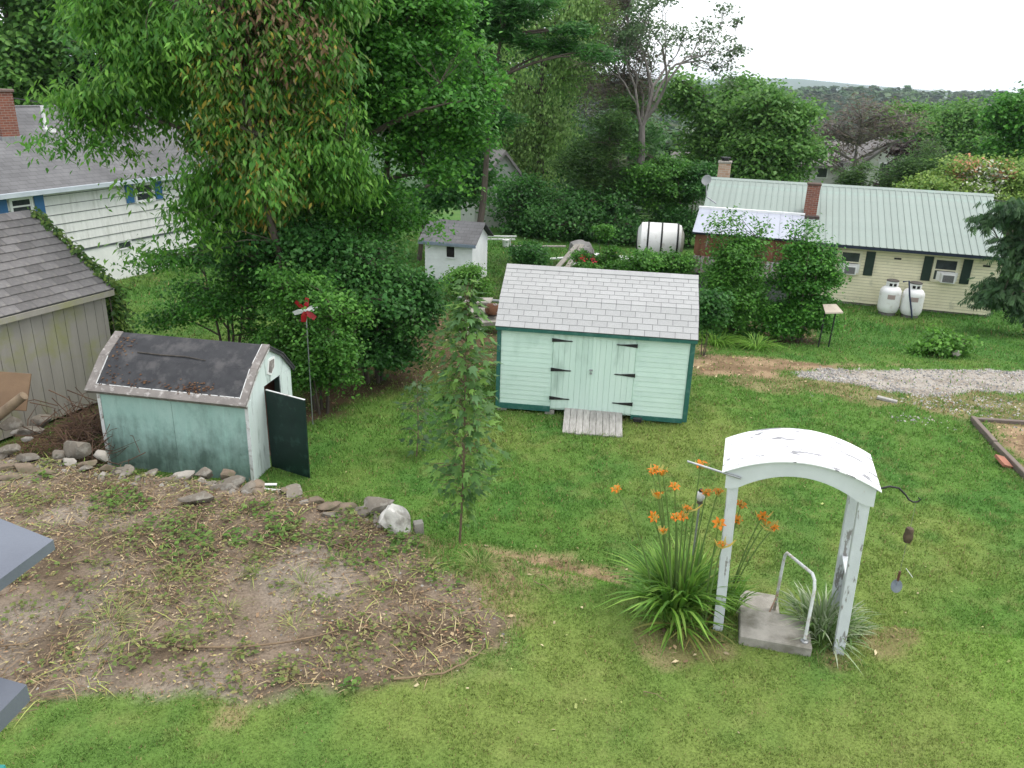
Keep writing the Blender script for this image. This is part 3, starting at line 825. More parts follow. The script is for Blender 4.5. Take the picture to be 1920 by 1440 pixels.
# roof sheets
ov = [(-0.13, 1.50), (0.36, 1.965), (0.85, 2.245), (1.34, 1.965), (1.80, 1.52)]
for i in range(4):
    a, b = Vector((0, *ov[i])), Vector((0, *ov[i + 1]))
    S_ = (b - a); ln = S_.length; S_.normalize(); N_ = Vector((1, 0, 0)).cross(S_)
    if i < 2:
        mb = MB()
        nxs, nys = 26, 5
        vv = []
        for iy in range(nys + 1):
            for ix in range(nxs + 1):
                u = -0.10 + (WL + 0.15) * ix / nxs
                h = 0.006 + 0.010 * float(fbm(np.array(u * 2.0), np.array(iy * .4 + i * 3.1), 15, 2)) if 0 < iy < nys else 0.006
                p = a + S_ * (ln * iy / nys) + N_ * h
                vv.append((u, p.y, p.z))
        ff = [(iy * (nxs + 1) + ix, iy * (nxs + 1) + ix + 1, (iy + 1) * (nxs + 1) + ix + 1, (iy + 1) * (nxs + 1) + ix) for iy in range(nys) for ix in range(nxs)]
        mb.add(vv, ff)
        mb.build('roof_felt', FELT, os_, smooth=True)
    m4 = basis(a, (1, 0, 0), S_, N_)
    MB().box(-0.10, WL + 0.05, 0.0, ln, -0.022, 0.002, m4).build('roof_deck', TRIMG if i < 2 else FELT, os_)
    for (u0, u1) in ((-0.115, 0.045), (WL - 0.075, WL + 0.055)):
        if i < 2:
            MB().box(u0, u1, -0.002, ln, 0.0, 0.024, m4).build('rake_trim', TRIMG, os_)
    if i < 2:
        MB().box(WL - 0.089, WL - 0.0755, 0.1, ln - .01, 0.012, 0.026, m4).build('batten', FLAKE, os_)
        if i == 0:
            MB().box(0.0455, 0.056, 0.12, ln - .01, 0.012, 0.026, m4).build('batten', FLAKE, os_)
S_ = (Vector((0, *ov[1])) - Vector((0, *ov[0]))).normalized(); N_ = Vector((1, 0, 0)).cross(S_)
m4 = basis((0, *ov[0]), (1, 0, 0), S_, N_)
MB().box(0.046, WL - 0.076, -0.004, 0.115, 0.003, 0.022, m4).build('eave_trim', TRIMG, os_)
MB().box(-0.115, WL + 0.055, -0.022, -0.0045, -0.075, 0.021, m4).build('fascia', TRIMG, os_)
b_ = MB()
uu = 0.07
while uu < WL - 0.15:
    l = 0.1 + rng.random() * 0.25
    b_.box(uu, min(uu + l, WL - .1), 0.116, 0.128, 0.008, 0.02, m4); uu += l + rng.random() * 0.06
b_.build('drip_batten', FLAKE, os_)
# gambrel edge trim at the gable end
for i in range(4):
    a, b = Vector((WL + 0.022, *ov[i])), Vector((WL + 0.022, *ov[i + 1]))
    S_ = (b - a); ln = S_.length; S_.normalize(); N_ = Vector((1, 0, 0)).cross(S_)
    MB().box(0.0, 0.016, 0.01, ln - .01, -0.075, -0.023, basis(a, (1, 0, 0), S_, N_)).build('gable_trim', FLAKE if i < 2 else FELT, os_)
# open door
dv = Vector((0.85, -0.44, 0)).normalized()
dd = MB()
dd.cbox(0, 0.88, -0.016, 0.016, 0.03, 1.50, 0.004)
door = dd.build('door', DOORG, os_)
cz, sz = math.cos(0.167), math.sin(0.167)
door.location = (WL + 0.03, 0.62, 0.0)
door.rotation_euler = (0, 0, math.atan2(dv.y, dv.x) + 0.167)
MB().cbox(0.0, 0.88, -0.017, 0.017, 1.501, 1.512, 0.002).build('door_edge', FLAKE, door)
for z in (0.3, 1.2):
    MB().cbox(-0.03, 0.2, 0.0165, 0.022, z - .025, z + .025, 0.002).build('hinge', BLACK, door)
# stick lying on the roof
st = MB()
Rw = Matrix.Translation((-7.144, 12.791, 0)) @ Matrix.Rotation(-0.167, 4, 'Z')
st.tube([tuple(Rw @ Vector(p)) for p in ((0.55, 0.455, 2.046), (1.0, 0.44, 2.04), (1.45, 0.45, 2.048), (1.85, 0.41, 2.026))], [0.011, 0.014, 0.012, 0.007], 6)
tag(st.build('roof_stick', mat('dark_stick', (0.05, 0.045, 0.04), (0.09, 0.08, 0.07), 8, .9)), 'thin dark stick lying on the black felt shed roof', 'stick')
# dead leaves gathered on the felt roof
def roof_leaves():
    n = 210
    u = np.concatenate([rng.normal(0.25, .12, n // 3), rng.random(n // 3) * 1.7 + .1, rng.normal(1.9, .15, n - 2 * (n // 3))])
    t = np.concatenate([np.abs(rng.normal(0.75, .3, n // 3)), np.abs(rng.normal(.22, .06, n - n // 3))]) 
    t[:n // 3] = np.clip(t[:n // 3], .1, 1.1)
    pos = []
    for a, b in zip(u, t):
        i = 0 if b < 0.675 else 1
        A, B = Vector((0, *ov[i])), Vector((0, *ov[i + 1])); S = (B - A).normalized(); Nn = Vector((1, 0, 0)).cross(S)
        q = A + S * (b if i == 0 else b - .675) + Nn * (0.025)
        pos.append(tuple(Rw @ Vector((a, q.y, q.z))))
    pos = np.array(pos); yaw = rng.random(n) * 6.28
    nr = unit(np.stack([rng.normal(0, .4, n), rng.normal(-.6, .3, n), np.ones(n)], -1))
    V, F = scatter([(-.5, -.3, 0), (.2, -.4, .1), (.5, .2, 0), (-.1, .4, .1)], [(0, 1, 2, 3)], pos, frames(np.stack([np.cos(yaw), np.sin(yaw), 0 * yaw], -1), nr), 0.02 + 0.035 * rng.random(n))
    c = np.array([(.11, .06, .035), (.15, .09, .05), (.08, .045, .03)])[rng.integers(0, 3, n)]
    tag(mesh_obj('dead_leaves', np_mesh('dead_leaves', V, F, np.repeat(c, 4, 0)), LITTER), 'brown dead leaves caught on the old shed roof', 'dead leaves', kind='stuff')
roof_leaves()

# ------------------------------------------------------------------ tan shed at the left edge
TAN = mat('tan_stain', (0.300, 0.285, 0.250), (0.260, 0.246, 0.214), 2.0, 0.8, 0.15, 30, stretch=(2, 2, .3), rand=0.04, c3=(0.25, 0.26, 0.10), t3=0.63, s3=0.8, stretch3=(1, 1, 1))
TANSH = mat('brown_grey_shingle', (0.165, 0.158, 0.156), (0.115, 0.110, 0.111), 3.5, 0.9, 0.4, 160, rand=0.22, c3=(0.25, 0.235, 0.215), t3=.68, s3=6)
ts = empty('tan_shed', 'tan board shed with grey brown shingle roof at the left edge', 'shed', (-8.5, 15.997, 0.0), 1.179)
ZE2, TD, TH = 2.41, 1.955, 1.365
tw = MB(); tw.box(-5.2, -0.01, 0.02, 2 * TD, 0.1, ZE2 - 0.02); tw.build('wall', mat('tan_groove', (0.12, 0.108, 0.088), None, rough=.9), ts)
k = 22
for i in range(k):
    u0 = -5.2 + i * 5.2 / k
    MB().cbox(u0 + .004, u0 + 5.2 / k - .004, -0.005, 0.016, 0.08, ZE2 - .08, 0.004).build('wall_board', TAN, ts)
MB().prism([(-0.02, 0.05, ZE2 - .03), (-0.02, 2 * TD - .05, ZE2 - .03), (-0.02, TD, ZE2 + TH - .06)], (0.03, 0, 0)).build('gable', TAN, ts)
MB().cbox(-0.06, 0.03, -0.025, 0.0, 0.08, ZE2 - .08, 0.004).build('corner_board', TAN, ts)
S_ = Vector((0, TD + .15, TH + .05)); SL = S_.length; S_.normalize()
O2 = Vector((-5.2, -0.15, ZE2 - .02))
rf = MB().box(0, 5.35, 0, SL, -0.03, 0.0, basis(O2, (1, 0, 0), S_, Vector((1, 0, 0)).cross(S_))).build('roof', SHGAP, ts)
shingles(rf, 'shingle', O2, (1, 0, 0), S_, 5.36, SL, 0.33, 12, TANSH, 0.022, 0.004, 0.003, [0, .37, .7, .15, .55])
MB().box(0, 5.35, 0, SL, -0.03, 0.01, basis((0.15, 2 * TD + .15, ZE2 - .02), (-1, 0, 0), Vector((0, -(TD + .15), TH + .05)).normalized(), Vector((-1, 0, 0)).cross(Vector((0, -(TD + .15), TH + .05)).normalized()))).build('back_roof', TANSH, ts)
MB().cbox(-5.2, 0.155, -0.17, -0.152, ZE2 - .15, ZE2 - .035, 0.004).build('fascia', TAN, ts)
MB().box(0.162, 0.182, 0.0, SL, -0.10, 0.004, basis((0, -0.15, ZE2 - .02), (1, 0, 0), S_, Vector((1, 0, 0)).cross(S_))).build('rake_board', mat('pale_trim', (.5, .48, .43), (.4, .38, .34), 4, .8), ts)

# ------------------------------------------------------------------ white house, left background
WSID = mat('white_shingle_siding', (0.70, 0.71, 0.69), (0.62, 0.63, 0.61), 2.5, 0.75, 0.1, 30, stretch=(3, 3, .4), c3=(0.50, 0.51, 0.48), t3=.68, s3=2)
WFND = mat('white_foundation', (0.80, 0.81, 0.79), (0.72, 0.73, 0.71), 2, .85, .1, 20)
def fine_roof(name, c1, c2, rows):
    m, nt, N, L, P = new_mat(name)
    P.inputs['Roughness'].default_value = .9
    tc = N.new('ShaderNodeTexCoord')
    br = N.new('ShaderNodeTexBrick'); br.inputs['Scale'].default_value = rows
    br.inputs['Color1'].default_value = c1 + (1,); br.inputs['Color2'].default_value = c2 + (1,); br.inputs['Mortar'].default_value = tuple(x * .62 for x in c1) + (1,)
    br.inputs['Mortar Size'].default_value = .03; br.inputs['Row Height'].default_value = .5; br.inputs['Brick Width'].default_value = 1.0
    L.new(tc.outputs['Generated'], br.inputs['Vector'])
    mp = N.new('ShaderNodeMapping'); L.new(tc.outputs['Object'], mp.inputs[0]); mp.inputs['Scale'].default_value = (1, 1, 1)
    L.new(mp.outputs[0], br.inputs['Vector'])
    ns = N.new('ShaderNodeTexNoise'); ns.inputs['Scale'].default_value = .8; ns.inputs['Detail'].default_value = 6
    L.new(tc.outputs['Object'], ns.inputs[0])
    mr = N.new('ShaderNodeMapRange'); mr.inputs[1].default_value = .3; mr.inputs[2].default_value = .7; mr.inputs[3].default_value = .75; mr.inputs[4].default_value = 1.2
    L.new(ns.outputs[0], mr.inputs[0])
    hs = N.new('ShaderNodeHueSaturation'); L.new(br.outputs[0], hs.inputs['Color']); L.new(mr.outputs[0], hs.inputs['Value'])
    L.new(hs.outputs[0], P.inputs['Base Color'])
    bp = N.new('ShaderNodeBump'); bp.inputs['Strength'].default_value = .3; bp.inputs['Distance'].default_value = .02
    L.new(br.outputs['Fac'], bp.inputs['Height']); bp.invert = True; L.new(bp.outputs[0], P.inputs['Normal'])
    return m
GREYROOF = fine_roof('grey_asphalt_roof', (0.150, 0.150, 0.154), (0.125, 0.125, 0.129), 3.2)
BLUE = mat('blue_shutter_paint', (0.035, 0.125, 0.285), (0.05, 0.15, 0.32), 3, .55)
BRICK = None
def brick_mat(name, c1, c2, mort, sc):
    m, nt, N, L, P = new_mat(name)
    P.inputs['Roughness'].default_value = .9
    tc = N.new('ShaderNodeTexCoord'); mp = N.new('ShaderNodeMapping'); mp.inputs['Rotation'].default_value = (R(90), 0, 0)
    L.new(tc.outputs['Object'], mp.inputs[0])
    sep = N.new('ShaderNodeSeparateXYZ'); L.new(tc.outputs['Object'], sep.inputs[0])
    ad = N.new('ShaderNodeMath'); L.new(sep.outputs[0], ad.inputs[0]); L.new(sep.outputs[1], ad.inputs[1])
    cb = N.new('ShaderNodeCombineXYZ'); L.new(ad.outputs[0], cb.inputs[0]); L.new(sep.outputs[2], cb.inputs[1])
    br = N.new('ShaderNodeTexBrick'); br.inputs['Scale'].default_value = sc
    br.inputs['Color1'].default_value = c1 + (1,); br.inputs['Color2'].default_value = c2 + (1,); br.inputs['Mortar'].default_value = mort + (1,)
    br.inputs['Mortar Size'].default_value = .03; br.inputs['Brick Width'].default_value = .9; br.inputs['Row Height'].default_value = .32
    L.new(cb.outputs[0], br.inputs['Vector']); L.new(br.outputs[0], P.inputs['Base Color'])
    return m
BRICK = brick_mat('chimney_brick', (0.235, 0.080, 0.048), (0.155, 0.055, 0.038), (0.26, 0.22, 0.19), 4.0)
wh = empty('white_house', 'white house with grey roof and blue shutters behind the tan shed', 'house', (-12.436, 34.066, -0.6), 1.184)
HL, HE, HD, HR, HF = 13.5, 3.6, 3.353, 2.258, 1.367
hw = MB(); hw.box(-HL, -0.02, 0.02, 2 * HD, HF - .05, HE); hwo = hw.build('wall', mat('painted_gap_shadow', (.16, .17, .19), None, rough=.9), wh)  # dark backing colour paints the shadow lines under the siding courses
MB().box(-HL, 0.0, 0.05, 2 * HD - .03, -0.8, HF - 0.02).build('foundation', WFND, wh)
ncs = 7
for i in range(ncs):
    h = (HE - HF) / ncs
    clap(hwo, -HL, 0.0, HF + i * h + .03, h - .03, WSID, v=0.02, t=0.034, name='siding_course')
MB().prism([(-0.03, 0.0, HE), (-0.03, 2 * HD, HE), (-0.03, HD, HE + HR - .1)], (0.03, 0, 0)).build('gable', WSID, wh)
S_ = Vector((0, HD + .3, HR + .12)); SL = S_.length; S_.normalize()
MB().box(0, HL + .4, 0, SL, -0.10, 0.0, basis((-HL, -0.3, HE - .05), (1, 0, 0), S_, Vector((1, 0, 0)).cross(S_))).build('roof', GREYROOF, wh)
S2 = Vector((0, -(HD + .3), HR + .12)).normalized()
MB().box(0, HL + .4, 0, SL, -0.10, 0.0, basis((0.4, 2 * HD + .3, HE - .05), (-1, 0, 0), S2, Vector((-1, 0, 0)).cross(S2))).build('roof', GREYROOF, wh)
MB().tube([(-HL, HD, HE + HR + .07), (0.4, HD, HE + HR + .07)], .05, 6).build('ridge_cap', GREYROOF, wh)
MB().cbox(-HL, 0.4, -0.36, -0.305, HE - .19, HE - .03, .01).build('gutter', mat('pale_blue_gutter', (.48, .53, .58), (.42, .47, .52), 3, .5), wh)
for (a, b) in ((-9.95, -9.50), (-8.56, -8.22), (-4.92, -4.56)):
    MB().cbox(a, b, -0.045, -0.012, 2.70, HE - .16, .008).build('shutter', BLUE, wh)
window_unit(wh, -9.36, -8.68, 2.86, 3.32, -0.012, WHITE, GLASS)
window_unit(wh, -4.45, -3.65, 2.72, 3.30, -0.012, WHITE, GLASS)
MB().cbox(-3.55, -3.2, -0.045, -0.012, 2.70, HE - .16, .008).build('shutter', BLUE, wh)
window_unit(wh, -5.5, -4.95, 1.12, 1.34, 0.048, WHITE, GLASS, sash=False, fw=.04, name='foundation_window')
ch = MB(); ch.box(-7.80, -7.18, 1.95, 2.55, 4.4, 6.45); cho = ch.build('chimney', BRICK, wh)
MB().cbox(-7.85, -7.13, 1.90, 2.60, 6.45, 6.55, .02).build('chimney_cap', mat('chimney_cap_grey', (.2, .15, .13), (.14, .1, .09), 5, .9), cho)
MB().box(-7.92, -7.06, 1.82, 2.62, 4.88, 5.06).build('flashing', GALV, cho)
vp = MB(); vp.tube([(-5.85, 2.35, 5.1), (-5.85, 2.35, 6.0)], .06, 10); vpo = vp.build('vent_pipe', WHITE, wh)
MB().box(-6.05, -5.65, 2.1, 2.5, 5.10, 5.24).build('flashing', WHITE, vpo)

# ------------------------------------------------------------------ yellow house with green metal roof
YSID = mat('cream_siding', (0.745, 0.705, 0.500), (0.685, 0.645, 0.45), 3, .6, rand=0.03, c3=(0.46, 0.45, 0.32), t3=.72, s3=2)
GROOF = mat('pale_green_metal', (0.265, 0.315, 0.285), (0.240, 0.288, 0.260), 1.2, .6, rand=0.03, spec=.25, c3=(.26, .35, .31), t3=.7, s3=2)
LROOF = mat('galvanised_sheet', (0.36, 0.38, 0.44), (0.32, 0.34, 0.40), 2, .40, rand=.05, spec=.4, c3=(0.23, 0.10, 0.07), t3=.735, s3=4, w3=.02)
RUST = mat('rusty_sheet', (0.175, 0.080, 0.042), (0.115, 0.05, 0.028), 4, .8, .2, 30, rand=.25, c3=(0.33, 0.30, 0.28), t3=.69, s3=3, w3=.03, stretch=(2, 2, .4))
NAVY = mat('dark_eave', (0.02, 0.028, 0.05), None, rough=.5)
SHUT = mat('dark_green_shutter', (0.014, 0.030, 0.022), (0.02, 0.04, 0.03), 5, .5)
CREAM = mat('cream_trim', (0.66, 0.63, 0.47), (0.60, 0.57, 0.42), 4, .6)
yh = empty('yellow_house', 'pale yellow house with long green metal roof beside the driveway', 'house', (17.95, 29.45, -1.1), -0.29)
YL, YE, YD, YR = 11.0, 2.384, 3.75, 1.76
yw = MB(); yw.box(-YL, -0.02, 0.02, 2 * YD, 0.1, YE - .03); ywo = yw.build('wall', mat('painted_cream_gap_shadow', (.27, .26, .18), None, rough=.9), yh)  # darkened cream behind the boards stands in for the shade between them
MB().box(-YL + .05, -0.05, 0.06, 2 * YD - .05, -0.5, 0.12).build('foundation', CONC, yh)
nyb = 20
for i in range(nyb):
    h = (YE - .04 - .08) / nyb
    clap(ywo, -7.3, 0.0, .08 + i * h + .014, h - .014, YSID, v=0.02, t=0.024)
for s in (-0.001, -YL):
    MB().prism([(s - .02, 0.02, YE - .03), (s - .02, 2 * YD, YE - .03), (s - .02, YD, YE + YR - .12)], (0.03, 0, 0)).build('gable', YSID, yh)
MB().cbox(-0.07, 0.02, -0.01, 0.03, 0.06, YE - .05, .005).build('corner_board', CREAM, yh)
S_ = Vector((0, YD + .4, YR)); SL = S_.length; S_.normalize(); N_ = Vector((1, 0, 0)).cross(S_)
rdeck = MB().box(0, YL + .1, 0, SL, -0.09, -0.002, basis((-YL - .05, -0.4, YE), (1, 0, 0), S_, N_)).build('roof', NAVY, yh)
npan = 46
pw = (YL + .12) / npan
pm = MB(); pm.box(0, pw - .002, -0.04, SL, 0.0, 0.006); pm.box(0.0, 0.028, -0.04, SL, 0.0062, 0.032)
pmesh = pm.mesh('metal_panel'); pmesh.materials.append(GROOF)
for i in range(npan):
    o = bpy.data.objects.new('metal_panel', pmesh); col.objects.link(o); o.parent = rdeck
    o.matrix_local = basis(Vector((-YL - .06 + i * pw, -0.4, YE)), (1, 0, 0), S_, N_)
S2 = Vector((0, -(YD + .4), YR)).normalized()
MB().box(0, YL + .1, 0, SL, -0.09, 0.004, basis((0.05, 2 * YD + .4, YE), (-1, 0, 0), S2, Vector((-1, 0, 0)).cross(S2))).build('back_roof', GROOF, yh)
rc = MB(); rc.prism([(-YL - .1, YD - .16, YE + YR - .045), (-YL - .1, YD, YE + YR + .045), (-YL - .1, YD + .16, YE + YR - .045), (-YL - .1, YD, YE + YR - .01)][::-1], (YL + .2, 0, 0))
rc.build('ridge_cap', GROOF, yh)
MB().box(-7.3, 0.05, -0.36, -0.002, YE - .15, YE - .10).build('soffit', CREAM, yh)
MB().box(-7.3, 0.05, -0.43, -0.40, YE - .13, YE - .03).build('gutter', NAVY, yh)
zz = 1.1
for (a, b) in ((-5.55, -4.85), (-2.22, -1.44)):
    window_unit(yh, a, b, 1.25, 2.06, -0.004, CREAM, GLASS)
for (a, b) in ((-6.05, -5.72), (-4.66, -4.33), (-2.62, -2.30), (-1.28, -0.96)):
    MB().cbox(a, b, -0.04, -0.004, 1.20, 2.13, .006).build('shutter', SHUT, yh)
for (a, b) in ((-3.68, -3.39), (-0.63, -0.34)):
    vv_ = MB().cbox(a, b, -0.02, -0.004, 1.89, 1.99, .004).build('wall_vent', CREAM, yh)
    MB().box(a + .02, b - .02, -0.024, -0.0205, 1.905, 1.975).build('grille', BLACK, vv_)
# chimneys
c1 = MB().box(-7.10, -6.62, 1.30, 1.78, 2.75, 4.32).build('chimney', BRICK, yh)
MB().cbox(-7.13, -6.59, 1.27, 1.81, 4.32, 4.40, .02).build('chimney_cap', mat('chimney_cap_dark', (.10, .065, .05), (.07, .05, .04), 5, .9), c1)
MB().cbox(-7.22, -6.50, 1.10, 1.79, 2.85, 3.16, .02).build('flashing', mat('tarred_flashing', (.05, .04, .038), (.09, .07, .06), 5, .8), c1)
B2 = brick_mat('pale_brick', (0.33, 0.19, 0.12), (0.42, 0.30, 0.22), (0.40, 0.36, 0.31), 3.2)
c2 = MB().box(-10.84, -10.32, 4.75, 5.27, 3.0, 4.70).build('chimney', B2, yh)
MB().cbox(-10.88, -10.28, 4.71, 5.31, 4.70, 4.80, .02).build('chimney_cap', CONC, c2)
MB().lathe([(.16, 0), (.16, .10), (.24, .11), (.24, .16), (.02, .18)], 10, (-10.58, 5.01, 4.80)).build('flue_cap', BLACK, c2)
# lean-to porch with sheet metal roof
a0, b0 = Vector((0, -1.3, 2.56)), Vector((0, 1.2, 3.15))
S_ = (b0 - a0); SL = S_.length; S_.normalize(); N_ = Vector((1, 0, 0)).cross(S_)
pd = MB().box(0, 4.14, 0, SL, -.09, -.002, basis((-11.2, a0.y, a0.z), (1, 0, 0), S_, N_)).build('porch_roof', NAVY, yh)
pp = MB(); pp.box(0, .455, -.05, SL, 0, .006); pp.box(0, .03, -.05, SL, .0062, .028)
ppm = pp.mesh('metal_panel'); ppm.materials.append(LROOF)
for i in range(9):
    o = bpy.data.objects.new('metal_panel', ppm); col.objects.link(o); o.parent = pd
    o.matrix_local = basis(Vector((-11.2 + i * .46, a0.y, a0.z)), (1, 0, 0), S_, N_)
MB().cbox(-11.25, -7.05, 1.13, 1.27, 3.13, 3.23, .01).build('porch_ridge', WHITE, yh)
MB().prism([(-11.1, -1.1, 2.48), (-11.1, 1.1, 3.02), (-11.1, 1.1, 2.48)][::-1], (.04, 0, 0)).build('porch_end', RUST, yh)
MB().box(-11.05, -7.2, -1.15, 0.0, 1.35, 2.47).build('porch_wall', RUST, yh)
for i in range(17):
    u = -11.08 + i * .23
    MB().box(u, u + .222, -1.185, -1.155, 1.25 + rng.normal(0, .02), 2.52).build('wall_sheet', RUST, yh)
for i in range(12):
    u = -11.1 + i * .33
    MB().box(u, u + .315, -1.235, -1.19, 0.95, 1.62).build('rail_board', mat('peeling_rail_paint', (0.40, 0.40, 0.41), (0.15, 0.05, 0.03), 3.0, .75, rand=.15, stretch=(3, 3, .5)), yh)
MB().box(-11.0, -7.25, -1.1, -0.02, -0.6, 1.34).build('porch_base', mat('dark_green_grey_board', (.10, .115, .10), (.07, .08, .07), 4, .85), yh)
# satellite dish on the left gable
sdh = empty('satellite_dish', 'grey satellite dish on the left end of the green metal roof', 'dish', (7.59, 33.2, 2.94), -0.3)
MB().tube([(0.45, 0.1, -0.6), (0.05, 0, -0.35), (0, 0, 0.15)], .03, 8).build('mast', GALV, sdh)
dm = MB(); prof_ = [(0.02, 0.0), (.08, .008), (.15, .025), (.2, .05), (.21, .05), (.15, .015), (.02, -.02)]
dm.lathe(prof_, 20); dmo = dm.build('reflector', mat('dish_grey', (.30, .31, .31), (.25, .26, .26), 3, .5), sdh, smooth=True, loc=(0, -.05, .3), rot=(R(65), 0, R(-20)))
MB().tube([(0, -.08, .1), (-.05, -.45, .15)], .015, 6).build('arm', GALV, sdh)

# air conditioners in the windows
M_yh = Matrix.Translation((17.95, 29.45, -1.1)) @ Matrix.Rotation(-0.29, 4, 'Z')
ACW = mat('appliance_white', (.72, .72, .70), (.66, .66, .64), 5, .5)
for (u, lab) in ((-5.19, 'white window air conditioner in the left window of the yellow house'), (-1.74, 'white window air conditioner in the right window of the yellow house')):
    p = M_yh @ Vector((u, -0.01, 1.2))
    ac = empty('air_conditioner', lab, 'air conditioner', p, -0.29, 'window air conditioners')
    MB().cbox(-.24, .24, -.36, -.02, .03, .37, .015).build('housing', ACW, ac)
    MB().box(-.19, .19, -.366, -.361, .07, .33).build('grille', mat('ac_grille', (.10, .10, .10), (.16, .16, .16), 30, .6), ac)
    MB().box(-.36, .36, -.03, -.012, .02, .40).build('side_panel', ACW, ac)

# propane tanks
TANK = mat('tank_white', (.78, .78, .77), (.72, .72, .71), 3, .4, c3=(.55, .52, .48), t3=.7, s3=4)
for (x, y, lab) in ((14.05, 29.40, 'left white propane tank against the yellow house'), (14.78, 29.12, 'right white propane tank against the yellow house')):
    t = empty('propane_tank', lab, 'propane tank', (x, y, -1.08), -0.29, 'propane tanks beside the yellow house')
    MB().lathe([(.02, .08), (.2, .085), (.32, .13), (.375, .25), (.38, .35), (.38, .85), (.37, .93), (.31, 1.03), (.22, 1.08), (.02, 1.10)], 28).build('body', TANK, t, smooth=True)
    MB().lathe([(.27, 0), (.29, 0), (.29, .12), (.27, .12)], 24).build('foot_ring', mat('tank_foot', (.12, .11, .10), (.2, .19, .18), 5, .7), t, smooth=True)
    cl = MB()
    prof_ = [(.20, 1.06), (.215, 1.06), (.215, 1.28), (.20, 1.28)]
    cl.lathe(prof_[:], 24); cl.build('collar', TANK, t, smooth=True)
    MB().lathe([(.02, 1.281), (.222, 1.281), (.222, 1.31), (.18, 1.335), (.02, 1.34)], 24).build('lid', mat('tank_lid', (.05, .045, .04), (.08, .07, .06), 5, .6), t, smooth=True)
    for an in (-110, -70):
        a = R(an); MB().box(-.05, .05, -.012, .004, 1.12, 1.22, Matrix.Rotation(a + PI / 2, 4, 'Z') @ Matrix.Translation((0, -.208, 0))).build('collar_slot', DARKIN, t)
    lb = MB(); vv_ = []
    for k in range(7):
        a = R(-90 - 20 + k * 6.6); vv_ += [(.3835 * math.cos(a), .3835 * math.sin(a), .66), (.3835 * math.cos(a), .3835 * math.sin(a), .83)]
    lb.add(vv_, [(2 * k, 2 * k + 2, 2 * k + 3, 2 * k + 1) for k in range(6)])
    m_, nt, N, L, P = new_mat('tank_label')
    tc = N.new('ShaderNodeTexCoord'); wv = N.new('ShaderNodeTexWave'); wv.bands_direction = 'Z'; wv.inputs['Scale'].default_value = 9
    L.new(tc.outputs['Object'], wv.inputs[0]); cr = N.new('ShaderNodeValToRGB'); cr.color_ramp.elements[0].color = (.18, .06, .05, 1); cr.color_ramp.elements[1].color = (.55, .50, .48, 1)
    L.new(wv.outputs[0], cr.inputs[0]); L.new(cr.outputs[0], P.inputs['Base Color'])
    lb.build('warning_label', m_, t)
hz = MB(); hz.tube([(14.28, 29.1, 0.25), (14.42, 28.95, .32), (14.5, 28.85, -.2), (14.62, 28.72, -.75), (14.7, 28.7, -1.06)], .03, 6)
tag(hz.build('gas_hose', mat('dark_hose', (.03, .04, .08), None, rough=.5)), 'dark gas hose hanging between the white propane tanks', 'hose')

# ------------------------------------------------------------------ small white shed in the back
w2 = empty('small_white_shed', 'small white shed with grey roof behind the mint shed', 'shed', (-1.655, 29.892, -0.62), -0.26)
SW, SE, SDp, SR = 1.9, 1.64, 1.92, .60
WSH = mat('white_clapboard', (.72, .74, .74), (.64, .66, .66), 3, .6, rand=.03)
ww = MB().box(-SW, -.01, .01, SDp, -.2, SE).build('wall', WSH, w2)
for i in range(13):
    clap(ww, -SW, 0, .0 + i * SE / 13, SE / 13, WSH, v=.01, t=.014)
    b = MB(); h = SE / 13; z = i * h
    b.add([(-.01, .0, z), (-.01, SDp, z), (-.01, SDp, z + h), (-.01, .0, z + h), (.005, .0, z), (.005, SDp, z), (-.006, SDp, z + h), (-.006, .0, z + h)],
          [(4, 5, 6, 7), (0, 1, 5, 4), (1, 2, 6, 5), (3, 0, 4, 7), (2, 3, 7, 6)])
    b.build('siding_board', WSH, ww)
MB().prism([(-.03, .03, SE), (-.03, SDp - .03, SE), (-.03, SDp / 2, SE + SR - .06)], (.03, 0, 0)).build('gable', WSH, w2)
for (sy, o_, u_) in ((1, (-SW - .2, -.2, SE - .04), (1, 0, 0)), (-1, (.2, SDp + .2, SE - .04), (-1, 0, 0))):
    S_ = Vector((0, sy * (SDp / 2 + .2), SR + .06)); ln = S_.length; S_.normalize()
    MB().box(0, SW + .4, 0, ln, -.05, 0, basis(o_, u_, S_, Vector(u_).cross(S_))).build('roof', GREYROOF if sy > 0 else FELT, w2)
MB().cbox(-SW - .2, .2, -.235, -.205, SE - .17, SE - .05, .006).build('fascia', mat('slate_blue_fascia', (.15, .19, .24), (.2, .24, .29), 4, .6), w2)
window_unit(w2, -1.02, -.70, 1.02, 1.42, -.008, WSH, DARKIN, sash=False, fw=.04)

# ------------------------------------------------------------------ arbor, steps, handrail
FLAKEW = mat('peeling_white_wood', (0.60, 0.63, 0.65), (0.53, 0.56, 0.58), 5, .65, .25, 60, c3=(0.24, 0.23, 0.22), t3=.66, s3=9, w3=.02, stretch3=(1, 1, .3))
ARCHM = mat('white_beam', (0.60, 0.63, 0.64), (0.55, 0.58, 0.59), 4, .6, .08, 40, c3=(.5, .48, .44), t3=.76, s3=12, w3=.03)
TOPM = mat('peeling_white_sheet', (0.82, 0.83, 0.84), (0.76, 0.77, 0.78), 3, .55, .12, 40, c3=(0.23, 0.23, 0.24), t3=.655, s3=4.5, w3=.010, stretch3=(.6, 1.9, 1))
ar = empty('garden_arbor', 'white peeling garden arbor with curved roof over the concrete steps', 'arbor', (2.487, 7.933, 0.58), -0.273)
Ma = Matrix.Translation((2.487, 7.933, 0.58)) @ Matrix.Rotation(-0.273, 4, 'Z') @ Matrix.Rotation(-0.03, 4, 'Y')
ar.matrix_local = Ma
AW, AD, AH = 1.47, 0.80, 2.06
